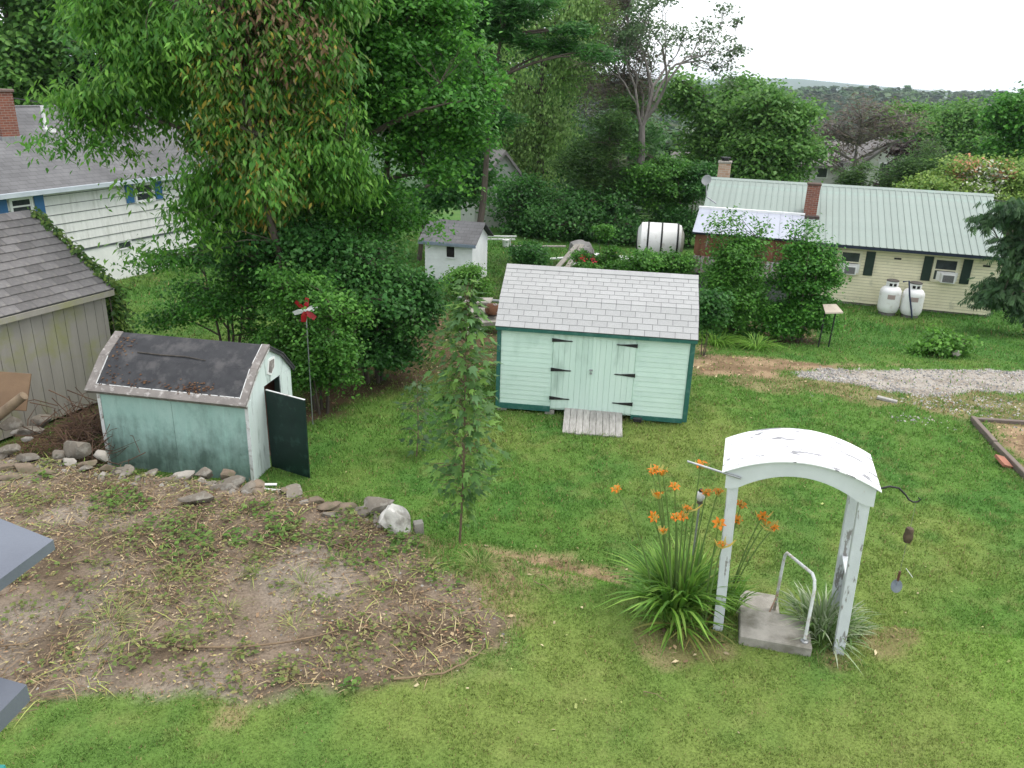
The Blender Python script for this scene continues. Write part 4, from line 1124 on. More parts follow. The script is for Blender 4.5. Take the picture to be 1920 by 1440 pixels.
for (u, v) in ((0, 0), (AW - .115, 0), (0, AD - .09), (AW - .115, AD - .09)):
    b = MB(); b.cbox(u, u + .115, v, v + .09, -.1, AH - .02, .006); b.build('post', FLAKEW, ar)
def arch_z(u, ch, ht):
    return ht * (1 - (2 * u / ch - 1) ** 2)
for v in (-.026, AD + .001):
    m = MB(); n = 22
    vv_ = []
    for i in range(n + 1):
        u = -.03 + (AW + .06) * i / n
        top = AH + .06 + arch_z(i / n, 1, .20)
        lo = AH - .15 + (arch_z(min(max((i - 1.5) / (n - 3), 0), 1), 1, .24) if 1 <= i <= n - 1 else 0)
        vv_ += [(u, v, lo), (u, v, top), (u, v + .025, lo), (u, v + .025, top)]
    ff = []
    for i in range(n):
        a = 4 * i; b = a + 4
        ff += [(a, b, b + 1, a + 1), (a + 2, a + 3, b + 3, b + 2), (a, a + 2, b + 2, b), (a + 1, b + 1, b + 3, a + 3)]
    ff += [(0, 1, 3, 2), (4 * n, 4 * n + 2, 4 * n + 3, 4 * n + 1)]
    m.add(vv_, ff); m.build('arch_beam', ARCHM, ar)
m = MB(); n = 28; vv_ = []
for i in range(n + 1):
    u = -.075 + (AW + .15) * i / n
    z = AH + .045 + arch_z(i / n, 1, .225)
    for v in (-.065, AD + .09):
        vv_ += [(u, v, z), (u, v, z + .012)]
ff = []
for i in range(n):
    a = 4 * i; b = a + 4
    ff += [(a + 1, b + 1, b + 3, a + 3), (a, a + 2, b + 2, b), (a, b, b + 1, a + 1), (a + 2, a + 3, b + 3, b + 2)]
ff += [(0, 1, 3, 2), (4 * n, 4 * n + 2, 4 * n + 3, 4 * n + 1)]
m.add(vv_, ff); m.build('roof', TOPM, ar, smooth=True)
for u in (0.005, AW - .085):
    MB().cbox(u, u + .08, .092, AD - .092, AH - .14, AH - .05, .005).build('side_rail', FLAKEW, ar)
    MB().cbox(u + .005, u + .075, .092, AD - .092, .82, .86, .004).build('shelf', FLAKEW, ar)
MB().cbox(AW - .03, AW - .005, .09, AD - .09, .22, .80, .004).build('side_panel', FLAKEW, ar)
rod = MB()
rod.tube([tuple(Ma @ Vector(p)) for p in ((-.46, -.02, AH + .115), (0.13, -.045, AH - .0))], .013, 8)
tag(rod.build('metal_rod', GALV, smooth=True), 'straight grey metal rod sticking out of the arbor top left', 'rod')

sm = Matrix.Translation((2.73, 7.68, 0.55)) @ Matrix.Rotation(-0.24, 4, 'Z')
def step(name, lab, x0, x1, y0, y1, z0, z1):
    o = MB().cbox(x0, x1, y0, y1, z0, z1, .015).build(name, CONC)
    o.matrix_local = sm
    return tag(o, lab, 'step', 'concrete steps under the arbor')
step('concrete_step', 'upper worn concrete step between the arbor posts', 0, .80, 0, .58, -.12, .17)
step('concrete_step', 'lower concrete step behind the upper step under the arbor', .03, .50, .62, 1.0, -.5, -.06)
step('concrete_step', 'lowest concrete step nearly hidden in the grass below the arbor', .05, .55, 1.06, 1.5, -.65, -.18)
hr = empty('handrail', 'bent white pipe handrail on the concrete steps under the arbor', 'handrail', (0, 0, 0))
hp = [tuple(sm @ Vector(p)) for p in ((.72, .10, .17), (.72, .10, .88), (.71, .14, .97), (.69, .22, 1.0), (.52, .95, .77), (.50, 1.0, .76), (.485, 1.03, .71), (.48, 1.04, .62), (.46, .97, -.07))]
MB().tube(hp, .019, 10).build('rail_pipe', mat('worn_white_pipe', (.66, .68, .68), (.56, .57, .56), 8, .5, c3=(.35, .25, .18), t3=.64, s3=7), hr, smooth=True)
MB().lathe([(.045, 0), (.045, .012), (.022, .02), (.022, .04)], 12, tuple(sm @ Vector((.72, .10, .171)))).build('foot_flange', GALV, hr)
br_ = MB(); br_.tube([tuple(sm @ Vector((.48, 1.0, .18))), tuple(sm @ Vector((.36, .72, .0)))], .010, 6); br_.build('brace', mat('rusty_bar', (.2, .11, .07), (.3, .2, .15), 8, .8), hr)

# shepherd hook on the arbor right post and the ornament hanging from it
hk = MB(); P0 = Ma @ Vector((AW + .01, .05, AH - .02))
hdir = Vector((.95, -.05, 0)).normalized()
pts = [P0 + hdir * a + Vector((0, 0, b)) for a, b in ((0, 0), (.06, .05), (.16, .085), (.26, .07), (.34, .0), (.39, -.06), (.44, -.085), (.49, -.075), (.505, -.045), (.48, -.03))]
hk.tube(pts, [.012, .012, .011, .011, .010, .010, .009, .009, .008, .006], 8)
tag(hk.build('plant_hook', BLACK, smooth=True), 'curved black metal hook on the right arbor post', 'hook')
hp_ = P0 + hdir * .47 + Vector((0, 0, -.085))
orn = empty('hanging_ornament', 'hanging wind ornament with brown bird and metal disc below the arbor hook', 'ornament', hp_)
MB().tube([(0, 0, 0), (0, 0, -1.12)], .0018, 4).build('cord', mat('cord', (.2, .2, .19), None), orn)
owl = MB()
owl.lathe([(.005, -.50), (.035, -.485), (.05, -.44), (.05, -.40), (.042, -.37), (.045, -.345), (.035, -.315), (.005, -.305)], 14)
owl.build('bird_figure', mat('brown_clay', (.11, .075, .05), (.05, .035, .025), 12, .7), orn, smooth=True)
MB().tube([(0, 0, -.86), (0, 0, -.98)], .014, 8).build('clapper', mat('rust_brown', (.10, .045, .03), None, rough=.7), orn)
MB().lathe([(.01, -.004), (.075, -.003), (.075, .003), (.01, .004)], 18).build('disc', mat('blue_grey_metal', (.13, .15, .19), (.2, .22, .25), 8, .4, metal=.5), orn, loc=(0, 0, -1.05), rot=(R(70), 0, R(15)))
MB().tube([(.06, 0, -.82), (.17, .03, -.95)], .004, 5).build('feather', WHITE, orn)

# white globe on a stake among the lilies
gl = empty('globe_light', 'white globe garden light on a stake among the orange lilies', 'garden light', (2.36, 8.75, 0.35))
MB().tube([(0, 0, -.2), (0, 0, 1.50)], .012, 8).build('stake', GALV, gl)
MB().lathe([(.004, 1.52), (.035, 1.535), (.055, 1.575), (.055, 1.60), (.04, 1.645), (.004, 1.66)], 16).build('globe', mat('globe_white', (.75, .75, .74), (.55, .55, .55), 10, .3), gl, smooth=True)
MB().lathe([(.004, 1.655), (.03, 1.658), (.025, 1.685), (.004, 1.69)], 12).build('finial', BLACK, gl)
MB().lathe([(.03, 1.49), (.04, 1.50), (.035, 1.53), (.02, 1.535)], 12).build('socket', mat('brown_plastic', (.09, .07, .055), None), gl)

# ------------------------------------------------------------------ rocks
def rock_mesh(seed, sx, sy, sz, sub=3, rough=.22, flat=0.0, facets=9):
    r = np.random.default_rng(seed)
    bm = bmesh.new()
    bmesh.ops.create_icosphere(bm, subdivisions=sub, radius=1.0)
    # chisel with random planes so that the rock has faces and edges
    planes = [(unit(r.normal(0, 1, 3)), .48 + .34 * r.random()) for _ in range(facets)]
    off = r.random(3) * 50
    for v in bm.verts:
        p = np.array(v.co)
        for nrm, d in planes:
            k = p @ nrm
            if k > d: p = p - nrm * (k - d) * .98
        a = fbm(np.array(p[0] * 2.2 + off[0] + p[2]), np.array(p[1] * 2.2 + off[1]), seed % 97, 3) - .5
        p = p * (1 + rough * float(a))
        if flat: p[2] = np.sign(p[2]) * abs(p[2]) ** (1 + flat)
        v.co = Vector((p[0] * sx, p[1] * sy, p[2] * sz))
    me = bpy.data.meshes.new('rock')
    bm.to_mesh(me); bm.free()
    me.polygons.foreach_set('use_smooth', [True] * len(me.polygons))
    try: me.set_sharp_from_angle(angle=R(28))
    except Exception: pass
    return me
RK1 = mat('grey_fieldstone', (0.180, 0.158, 0.128), (0.125, 0.110, 0.090), 3, .92, .5, 18, rand=.16, c3=(0.27, 0.255, 0.22), t3=.65, s3=5)
RK2 = mat('brown_fieldstone', (0.20, 0.155, 0.112), (0.135, 0.105, 0.08), 3, .92, .5, 18, rand=.16, c3=(0.11, 0.10, 0.06), t3=.62, s3=5)
RKW = mat('pale_rock', (0.36, 0.335, 0.295), (0.27, 0.25, 0.22), 4, .9, .6, 14, c3=(0.33, 0.31, 0.27), t3=.64, s3=4)
ROCKS = [(-1.62, 10.04, 0.72, 0.353, 0.317, 0.3, 0.3, 'x', 'round white rock at the end of the tumbled stone wall'),
  (-1.91, 10.52, 0.66, 0.327, 0.229, 0.18, 0.2, 'g', 'grey angular rock behind the white rock'),
  (-2.53, 10.46, 0.62, 0.246, 0.172, 0.111, -0.2, 'b', 'flat brown rock left of the grey angular rock'),
  (-2.92, 10.65, 0.61, 0.209, 0.147, 0.094, 0.3, 'b', 'brown rock second from the grey angular rock'),
  (-2.59, 10.27, 0.62, 0.156, 0.078, 0.055, 0.1, 'g', 'small flat grey rock in front of the brown wall rocks'),
  (-4.62, 10.52, 0.68, 0.311, 0.171, 0.13, 0.15, 'g', 'large flat grey slab rock lying on the soil before the old shed'),
  (-4.48, 11.37, 0.67, 0.153, 0.138, 0.138, 0.4, 'b', 'rounded brown rock at the old shed corner'),
  (-4.84, 11.38, 0.64, 0.17, 0.119, 0.119, 0.0, 'g', 'pale grey rock left of the rounded brown rock'),
  (-5.17, 11.34, 0.6, 0.212, 0.127, 0.127, 0.3, 'w', 'whitish rock at the foot of the teal wall'),
  (-4.37, 11.02, 0.63, 0.248, 0.149, 0.099, 0.2, 'g', 'broad grey rock below the rounded brown rock'),
  (-5.39, 11.16, 0.61, 0.168, 0.101, 0.084, 0.1, 'b', 'dark brown rock left of the whitish wall rock'),
  (-3.97, 10.91, 0.61, 0.148, 0.104, 0.081, -0.2, 'w', 'pale rock below the white scrap strips'),
  (-7.14, 11.97, 0.72, 0.257, 0.219, 0.219, 0.2, 'g', 'large rounded grey boulder left of the old shed'),
  (-6.71, 11.84, 0.67, 0.149, 0.105, 0.135, 0.4, 'w', 'pale stone beside the rounded boulder'),
  (-6.46, 11.47, 0.64, 0.146, 0.102, 0.102, 0.4, 'b', 'brown stone below the pale stone'),
  (-6.17, 11.44, 0.63, 0.179, 0.126, 0.09, 0.1, 'g', 'grey stone at the bottom left corner of the teal wall'),
  (-7.44, 11.83, 0.66, 0.141, 0.098, 0.126, 0.4, 'g', 'grey stone left of the rounded boulder'),
  (-7.15, 11.65, 0.64, 0.148, 0.103, 0.103, 0.1, 'w', 'light speckled stone under the rounded boulder'),
  (-6.81, 11.58, 0.64, 0.147, 0.117, 0.103, 0.6, 'b', 'brown stone under the rounded boulder'),
  (-7.3, 11.26, 0.63, 0.126, 0.089, 0.089, 0.3, 'b', 'squat brown stone right of the dark rocks'),
  (-7.81, 11.64, 0.69, 0.199, 0.119, 0.1, 0.1, 'g', 'upper flat dark rock at the left edge'),
  (-7.7, 11.34, 0.64, 0.246, 0.135, 0.123, -0.2, 'b', 'wide dark rock in the left edge pile'),
  (-8.28, 11.84, 0.71, 0.22, 0.132, 0.132, 0.3, 'g', 'dark rock at the very left edge of the wall'),
  (-8.0, 11.4, 0.63, 0.196, 0.098, 0.088, 0.3, 'b', 'reddish brown rock at the left edge'),
  (-7.75, 11.05, 0.63, 0.249, 0.124, 0.087, -0.1, 'b', 'lowest long brown rock at the left edge'),
  (-8.86, 12.98, 0.67, 0.257, 0.205, 0.154, 0.2, 'g', 'grey rock against the tan shed wall'),
  (-8.5, 13.17, 0.61, 0.231, 0.185, 0.185, 0.6, 'g', 'mossy grey rock beside the tan shed wall'),
  (-8.33, 12.66, 0.7, 0.372, 0.186, 0.111, -0.25, 'g', 'long flat grey slab below the tan shed'),
  (-8.24, 12.37, 0.68, 0.118, 0.071, 0.059, 0.4, 'w', 'small white stone on the slab rubble'),
  (-8.58, 12.59, 0.7, 0.111, 0.067, 0.044, 0.1, 'w', 'small white stone at the far left'),
  (-3.35, 10.74, 0.58, 0.138, 0.097, 0.055, 0.2, 'b', 'low brown stone in the wall gap near the door'),
  (-5.71, 11.42, 0.61, 0.145, 0.102, 0.073, 0.7, 'g', 'grey stone half buried by the teal wall'),
  (12.68, 21.88, -0.21, 0.198, 0.139, 0.119, 0.1, 'w', 'pale grey boulder beside the driveway weeds')]
RKX = mat('white_rock', (0.66, 0.64, 0.59), (0.50, 0.48, 0.44), 5, .9, .8, 9, c3=(0.30, 0.28, 0.245), t3=.62, s3=3.2)
RM = {'g': RK1, 'b': RK2, 'w': RKW, 'x': RKX}
for i, (x, y, z, sx, sy, sz, rz, m_, lab) in enumerate(ROCKS):
    me = rock_mesh(100 + i * 7, sx, sy, sz, 4 if m_ == 'x' else 3, .5 if m_ == 'x' else .25, facets=11 if m_ == 'x' else 15)
    o = mesh_obj('rock', me, RM[m_], None, (x, y, z), (rng.normal(0, .12), rng.normal(0, .12), rz))
    tag(o, lab, 'rock', 'stones of the tumbled wall')
cp = MB().cbox(-.07, .07, -.055, .055, -.25, .30, .008).build('concrete_post', CONC, None, loc=(-1.27, 10.05, .40), rot=(0.06, -0.05, .3))
tag(cp, 'short grey concrete post behind the white rock', 'post')

for i in range(34):
    x = -9.0 + 7.4 * rng.random(); y = float(edge_y(x)) + rng.normal(-.05, .13); s = .09 + .12 * rng.random()
    o = mesh_obj('rock', rock_mesh(400 + i, s * 1.25, s * .9, s * (.38 + .25 * rng.random()), 2, .3, facets=14), RK1 if i % 3 else RK2, None, (x, y, float(gz(x, y)) + s * .2), (rng.normal(0, .25), rng.normal(0, .25), rng.random() * 6))
    tag(o, 'small grey brown stone wedged in the tumbled wall', 'rock', 'small stones wedged in the tumbled wall')

# small wall rubble between the named rocks
def rubble():
    n = 260
    x = -9.3 + 7.6 * rng.random(n) ** 1.15
    y = edge_y(x) + rng.normal(-.12, .16, n)
    T = np.array([(.5, -.4, 0), (.5, .45, 0), (-.5, .4, 0), (-.45, -.5, 0), (.3, -.25, .5), (.25, .3, .55), (-.33, .2, .45), (-.25, -.3, .5)])
    Fq = [(4, 5, 6, 7), (0, 1, 5, 4), (1, 2, 6, 5), (2, 3, 7, 6), (3, 0, 4, 7)]
    yaw = rng.random(n) * 6.28; s = .05 + .11 * rng.random(n) ** 2
    V, F = scatter(T, Fq, np.stack([x, y, gz(x, y) - s * .1], -1), frames(np.stack([np.cos(yaw), np.sin(yaw), rng.normal(0, .2, n)], -1), unit(np.stack([rng.normal(0, .3, n), rng.normal(0, .3, n), np.ones(n)], -1))), np.stack([s, s * .8, s * .8], -1))
    c = np.array([(.19, .17, .14), (.14, .12, .095), (.23, .21, .18), (.30, .28, .25)])[rng.integers(0, 4, n)]
    tag(mesh_obj('wall_rubble', np_mesh('wall_rubble', V, F, np.repeat(c, 8, 0)), STONES), 'small rubble between the stones of the tumbled wall', 'rubble', kind='stuff')
rubble()

# long sticks and branches on the soil
STK = mat('bark_stick', (0.23, 0.165, 0.10), (0.14, 0.10, 0.065), 6, .9, .3, 40)
STICKS = [([(-3.61, 7.26), (-3.22, 7.25), (-2.82, 7.3), (-2.42, 7.38), (-2.1, 7.52), (-1.8, 7.73)], 0.016, 'long pale branch across the front of the bare soil'), ([(-5.57, 7.21), (-5.31, 7.27), (-5.14, 7.39), (-4.91, 7.44)], 0.01, 'thin branch low on the left of the soil'), ([(-1.15, 6.87), (-0.64, 6.99), (-0.42, 7.14), (-0.23, 7.37), (-0.21, 7.52)], 0.013, 'curved branch along the front edge of the soil'), ([(-5.16, 7.63), (-5.23, 8.14), (-5.2, 8.48), (-4.98, 8.63), (-4.77, 8.86)], 0.009, 'bowed thin branch in the middle of the soil'), ([(-6.14, 8.37), (-5.85, 8.33), (-5.65, 8.37), (-5.43, 8.4)], 0.008, 'thin dark stick near the slate blue ledge'), ([(-2.71, 6.62), (-2.76, 6.86), (-2.61, 6.99), (-2.23, 7.09), (-2.01, 7.15)], 0.008, 'forked thin branch right of the long pale branch'), ([(-2.3, 6.64), (-2.15, 6.8), (-2.02, 6.93)], 0.006, 'short thin stick at the front soil edge'), ([(-5.69, 8.76), (-5.45, 8.82), (-5.33, 9.14), (-5.3, 9.32)], 0.009, 'dark bent stick in the upper left soil'), ([(-4.33, 9.61), (-4.39, 9.89), (-4.44, 10.15)], 0.016, 'short pale peeled stick in the upper soil'), ([(-3.37, 9.74), (-2.82, 9.64), (-2.25, 9.4), (-1.84, 9.16)], 0.009, 'long thin stick beside the weeds under the wall'), ([(-2.16, 9.68), (-2.0, 10.05), (-1.82, 10.36)], 0.009, 'slanted stick leaning to the grey angular rock'), ([(-4.26, 8.14), (-3.94, 8.0), (-3.69, 7.86)], 0.008, 'short brown stick beside the weed tuft'), ([(0.36, 8.74), (0.49, 8.63), (0.61, 8.53)], 0.007, 'short dark stick in the yellowish grass'), ([(1.49, 6.82), (1.63, 6.76), (1.72, 6.67)], 0.005, 'pale thin stick on the front lawn')]
for pts, r, lab in STICKS:
    p3 = [(a, b, float(gz(a, b)) + .03 + (0.02 if 0 < i < len(pts) - 1 else 0)) for i, (a, b) in enumerate(pts)]
    # smooth
    q = []
    for i in range(len(p3) - 1):
        for t in (0, .33, .66):
            q.append(tuple(np.array(p3[i]) * (1 - t) + np.array(p3[i + 1]) * t + np.array((rng.normal(0, .008), rng.normal(0, .008), 0))))
    q.append(p3[-1])
    mb = MB(); mb.tube(q, [r * (1 - .6 * i / len(q)) for i in range(len(q))], 6)
    tag(mb.build('fallen_branch', STK, smooth=True), lab, 'branch', 'fallen branches on the bare soil')

# white scraps of wood by the old shed door
for (x, y, l, rz, lab) in ((-4.1, 12.02, .36, .1, 'upper white scrap strip by the old shed corner'), (-4.05, 11.85, .42, -.12, 'middle white scrap strip below the old shed corner'),
                           (-3.72, 11.82, .30, -.1, 'short white scrap strip near the dark green door'), (-3.2, 11.55, .30, .02, 'rightmost white scrap strip on the grass by the door')):
    o = MB().cbox(-l / 2, l / 2, -.03, .03, 0, .025, .004).build('scrap_strip', WHITE, None, loc=(x, y, float(gz(x, y)) + (.12 if y > 11.8 else .04)), rot=(0, 0, rz))
    tag(o, lab, 'wood scrap', 'white scraps by the old shed')

# ------------------------------------------------------------------ garden bed on the right
TIMB = mat('grey_timber', (0.19, 0.155, 0.13), (0.13, 0.105, 0.09), 3, .9, .4, 30, stretch=(.3, 2, 2), rand=.1)
TB = [((10.10, 16.25), (9.86, 14.95), 'grey timber at the far end of the garden bed edge'), ((9.84, 14.9), (9.60, 13.2), 'grey timber at the near end of the garden bed edge'), ((10.16, 16.3), (12.0, 16.15), 'thin timber along the far side of the garden bed')]
for (a, b, lab) in TB:
    d = Vector((b[0] - a[0], b[1] - a[1], 0)); L_ = d.length
    o = MB().cbox(0, L_, -.05, .05, -.04, .13 if 'thin' not in lab else .07, .01).build('bed_timber', TIMB, None, loc=(a[0], a[1], float(gz(a[0], a[1]))), rot=(0, 0, math.atan2(d.y, d.x)))
    tag(o, lab, 'timber', 'timbers edging the garden bed')
o = MB().cbox(-.11, .11, -.16, .16, 0, .06, .006).build('brick_block', mat('red_brick', (.34, .15, .10), (.27, .12, .08), 6, .9, .2, 30), None, loc=(9.52, 14.05, .06), rot=(.25, .3, .15))
tag(o, 'red brick leaning against the garden bed timber', 'brick')
o = MB().cbox(-.22, .22, -.06, .06, 0, .07, .01).build('wood_scrap', RAMPW, None, loc=(8.7, 17.35, 0.0), rot=(0, .05, -.55))
tag(o, 'short grey board lying between driveway and lawn', 'board')

# ------------------------------------------------------------------ pinwheel, far yard pieces
pwl = empty('pinwheel', 'red and white garden pinwheel on a thin pole behind the old shed', 'pinwheel', (-4.02, 14.9, 0))
MB().tube([(0, 0, 0), (0, 0, 2.42)], .012, 6).build('pole', GALV, pwl)
PR = mat('red_plastic', (.36, .015, .02), (.28, .012, .018), 4, .35)
for k in range(6):
    a = k * PI / 3 + .3
    m = MB(); c, s = math.cos(a), math.sin(a)
    def q(r, t, y): return (r * c - t * s, y, 2.42 + r * s + t * c)
    m.add([q(.02, -.02, -.03), q(.12, -.055, -.07), q(.25, -.035, -.05), q(.24, .045, -.01), q(.12, .05, -.02), q(.02, .02, -.03)], [(0, 1, 4, 5), (1, 2, 3, 4)])
    m.add([q(.02, -.02, -.033), q(.12, -.055, -.073), q(.25, -.035, -.053), q(.24, .045, -.013), q(.12, .05, -.023), q(.02, .02, -.033)], [(5, 4, 1, 0), (4, 3, 2, 1)])
    m.build('blade', PR if k % 3 else WHITE, pwl)
MB().lathe([(.004, -.03), (.03, -.02), (.03, .02), (.004, .03)], 10).build('hub', WHITE, pwl, loc=(0, -.03, 2.42), rot=(R(90), 0, 0))

# ladder, bucket and planks behind the small white shed
ld = empty('white_ladder', 'white ladder lying behind the small white shed', 'ladder', (-1.11, 38.2, -.68), .12)
for v in (0, .45): MB().cbox(-.9, 1.1, v, v + .06, .45 - v * .5, .52 - v * .5, .008).build('side_rail', WHITE, ld)
for k in range(6): MB().tube([(-.75 + k * .33, .03, .48), (-.75 + k * .33, .48, .26)], .02, 6).build('rung', WHITE, ld)
for u in (-.6, .8): MB().box(u, u + .06, .2, .26, -.1, .36).build('leg', WHITE, ld)
bk = MB(); bk.lathe([(.14, 0), (.17, .34), (.18, .35), (.165, .36), (.02, .33)], 16)
tag(bk.build('white_bucket', WHITE, None, True, loc=(-0.52, 38.17, -.68)), 'white plastic bucket beside the ladder', 'bucket')
PLK = mat('pale_weathered_plank', (.42, .39, .35), (.30, .28, .25), 3, .85, .3, 20, stretch=(1, 6, 1), rand=.18)
for i, (x, y, l, rz, ti, lab) in enumerate(((1.06, 38.05, 2.6, .05, .02, 'long grey plank lying behind the bucket'), (2.05, 33.2, 2.2, 1.0, .42, 'pale weathered plank leaning at the left of the scrap heap'),
                                            (2.4, 33.4, 2.0, 1.12, .45, 'wide grey plank leaning in the middle of the scrap heap'), (2.75, 33.6, 1.7, .35, .35, 'white board across the top of the scrap heap'),
                                            (2.0, 35.2, 1.0, -.2, .15, 'short white board lying behind the scrap heap'))):
    o = MB().cbox(-l / 2, l / 2, -.11, .11, 0, .05, .006).build('plank', PLK if i not in (3, 4) else WHITE, None, loc=(x, y, -.62 + abs(ti) * l * .5), rot=(0, -ti, rz))
    tag(o, lab, 'plank', 'planks in the back yard')
o = mesh_obj('tarp_heap', rock_mesh(901, .75, .6, .45, 3, .5), mat('grey_tarp', (.24, .235, .225), (.17, .165, .16), 3, .8, .4, 9), None, (2.9, 35.4, -.2)); tag(o, 'crumpled grey tarp on the scrap heap', 'tarp')
o = mesh_obj('red_tarp', rock_mesh(905, .35, .25, .18, 3, .5), mat('dark_red_cloth', (.16, .02, .02), (.1, .015, .015), 5, .7), None, (2.75, 32.9, -.1)); tag(o, 'dark red cloth bundle at the scrap heap', 'cloth')
# white water tank with black straps
wt = empty('water_tank', 'white horizontal cylindrical tank with black straps beyond the bushes', 'tank', (6.46, 36.2, -0.76), -.15)
MB().lathe([(.05, -1.05), (.55, -1.0), (.80, -.85), (.82, -.6), (.82, .7), (.75, .9), (.4, 1.05), (.05, 1.08)], 28).build('body', TANK, wt, True, loc=(0, 0, .95), rot=(0, R(90), 0))
for u in (-.55, .05, .75):
    MB().lathe([(.815, -.04), (.835, -.04), (.835, .04), (.815, .04)], 28).build('strap', BLACK, wt, True, loc=(u, 0, .95), rot=(0, R(90), 0))
for u in (-.7, .5): MB().cbox(u - .1, u + .1, -.7, .7, -.1, .35, .01).build('cradle', PLK, wt)
MB().lathe([(.45, 0), (.55, .02), (.55, .5), (.45, .55)], 20).build('black_drum', BLACK, wt, True, loc=(-1.05, 0, .85), rot=(0, R(90), 0))
o = MB().cbox(-1.6, .2, -.35, .35, 0, .25, .03).build('white_trough', TANK, None, loc=(6.0, 34.6, -.55), rot=(0, 0, -.1)); tag(o, 'low white trough in front of the white tank', 'trough')
pv = MB(); pv.tube([(7.6, 32.2, .35), (9.4, 31.6, .32)], .06, 8); tag(pv.build('metal_pipe', GALV, smooth=True), 'grey metal pipe beside the porch', 'pipe')
# scrap pile left of the mint shed
for i, (x, y, z, sx, sy, sz, rz, m_, lab) in enumerate(((-.95, 23.1, .28, .55, .35, .05, .1, CONC, 'flat grey slab on top of the pile left of the mint shed'), (-1.1, 23.5, .45, .4, .25, .04, -.2, PLK, 'pale board on the pile left of the mint shed'),
        (-.85, 22.7, .1, .6, .4, .06, .05, CONC, 'lower grey slab of the pile left of the mint shed'), (-1.25, 21.9, .02, .3, .25, .05, .4, PLK, 'small pale slab at the foot of the slab pile'))):
    o = MB().cbox(-sx, sx, -sy, sy, -sz, sz, .01).build('slab', m_, None, loc=(x, y, z), rot=(.05, -.08, rz)); tag(o, lab, 'slab', 'slabs piled beside the mint shed')
o = mesh_obj('rusty_can', MB().lathe([(.16, 0), (.18, .02), (.18, .32), (.15, .34), (.02, .34)], 14).mesh('rusty_can', True), RUST, None, (-.72, 22.8, .40), (R(75), 0, .5)); tag(o, 'rusty red can lying on the slab pile', 'can')
pv = MB(); pv.tube([(-1.9, 26.0, -.1), (.2, 25.6, -.12)], .05, 8); tag(pv.build('fence_rail', GALV, smooth=True), 'grey rail lying behind the slab pile', 'rail')
# small reading-stand style feeder between shrub and lawn
fs = empty('feeder_stand', 'small wooden topped stand on two black poles by the tall shrub', 'stand', (9.35, 23.0, -.42), .2)
for u in (-.22, .12): MB().tube([(u, 0, -.1), (u + .04, 0, 1.05)], .022, 6).build('pole', BLACK, fs)
MB().prism([(-.28, -.16, 1.02), (.30, -.16, 1.02), (.24, .16, 1.18), (-.2, .16, 1.18)], (0, .01, .04)).build('top', mat('bleached_wood', (.46, .40, .33), (.36, .31, .26), 4, .85), fs)

# left edge: brown panel and log
o = MB().cbox(-.6, .38, -.02, .02, -.3, .34, .006).build('plywood_sheet', mat('bare_plywood', (.19, .125, .075), (.14, .09, .055), 2, .8, .2, 20), None, loc=(-8.56, 12.5, 1.48), rot=(-.5, .1, .15)); tag(o, 'brown plywood panel leaning at the left edge', 'panel')
lg = MB(); lg.tube([(-8.82, 12.2, 0.96), (-8.43, 12.2, 1.25), (-8.04, 12.2, 1.55)], [.09, .085, .075], 10); tag(lg.build('cut_log', mat('log_bark', (.15, .11, .075), (.24, .18, .12), 5, .9, .4, 20), smooth=True), 'cut log resting on the rocks at the left edge', 'log')

# house trim close to the camera at the lower left
hc = empty('porch_corner', 'slate blue painted ledges on a teal porch corner near the viewer', 'porch', (-1.9, 1.9, 0.0))
SLATE = mat('slate_blue_paint', (.130, .145, .175), (.11, .122, .15), 3, .5, .1, 30)
MB().prism([(0.531, 0.183, 5.236), (0.025, 0.43, 5.236), (-0.05, -0.028, 5.236), (0.456, -0.274, 5.236)], (0, 0, 0.034)).build('ledge', SLATE, hc)
MB().prism([(0.467, 0.026, 4.8), (0.252, 0.087, 4.8), (0.226, -0.16, 4.8), (0.441, -0.221, 4.8)], (0, 0, 0.06)).build('ledge', SLATE, hc)
PCX, PCY = -1.499, 1.852
MB().box(-.6, PCX + 1.9, PCY - 1.9 - .5, PCY - 1.9, .5, 4.62).build('wall', mat('teal_paint', (.05, .30, .27), (.04, .26, .24), 3, .6), hc)

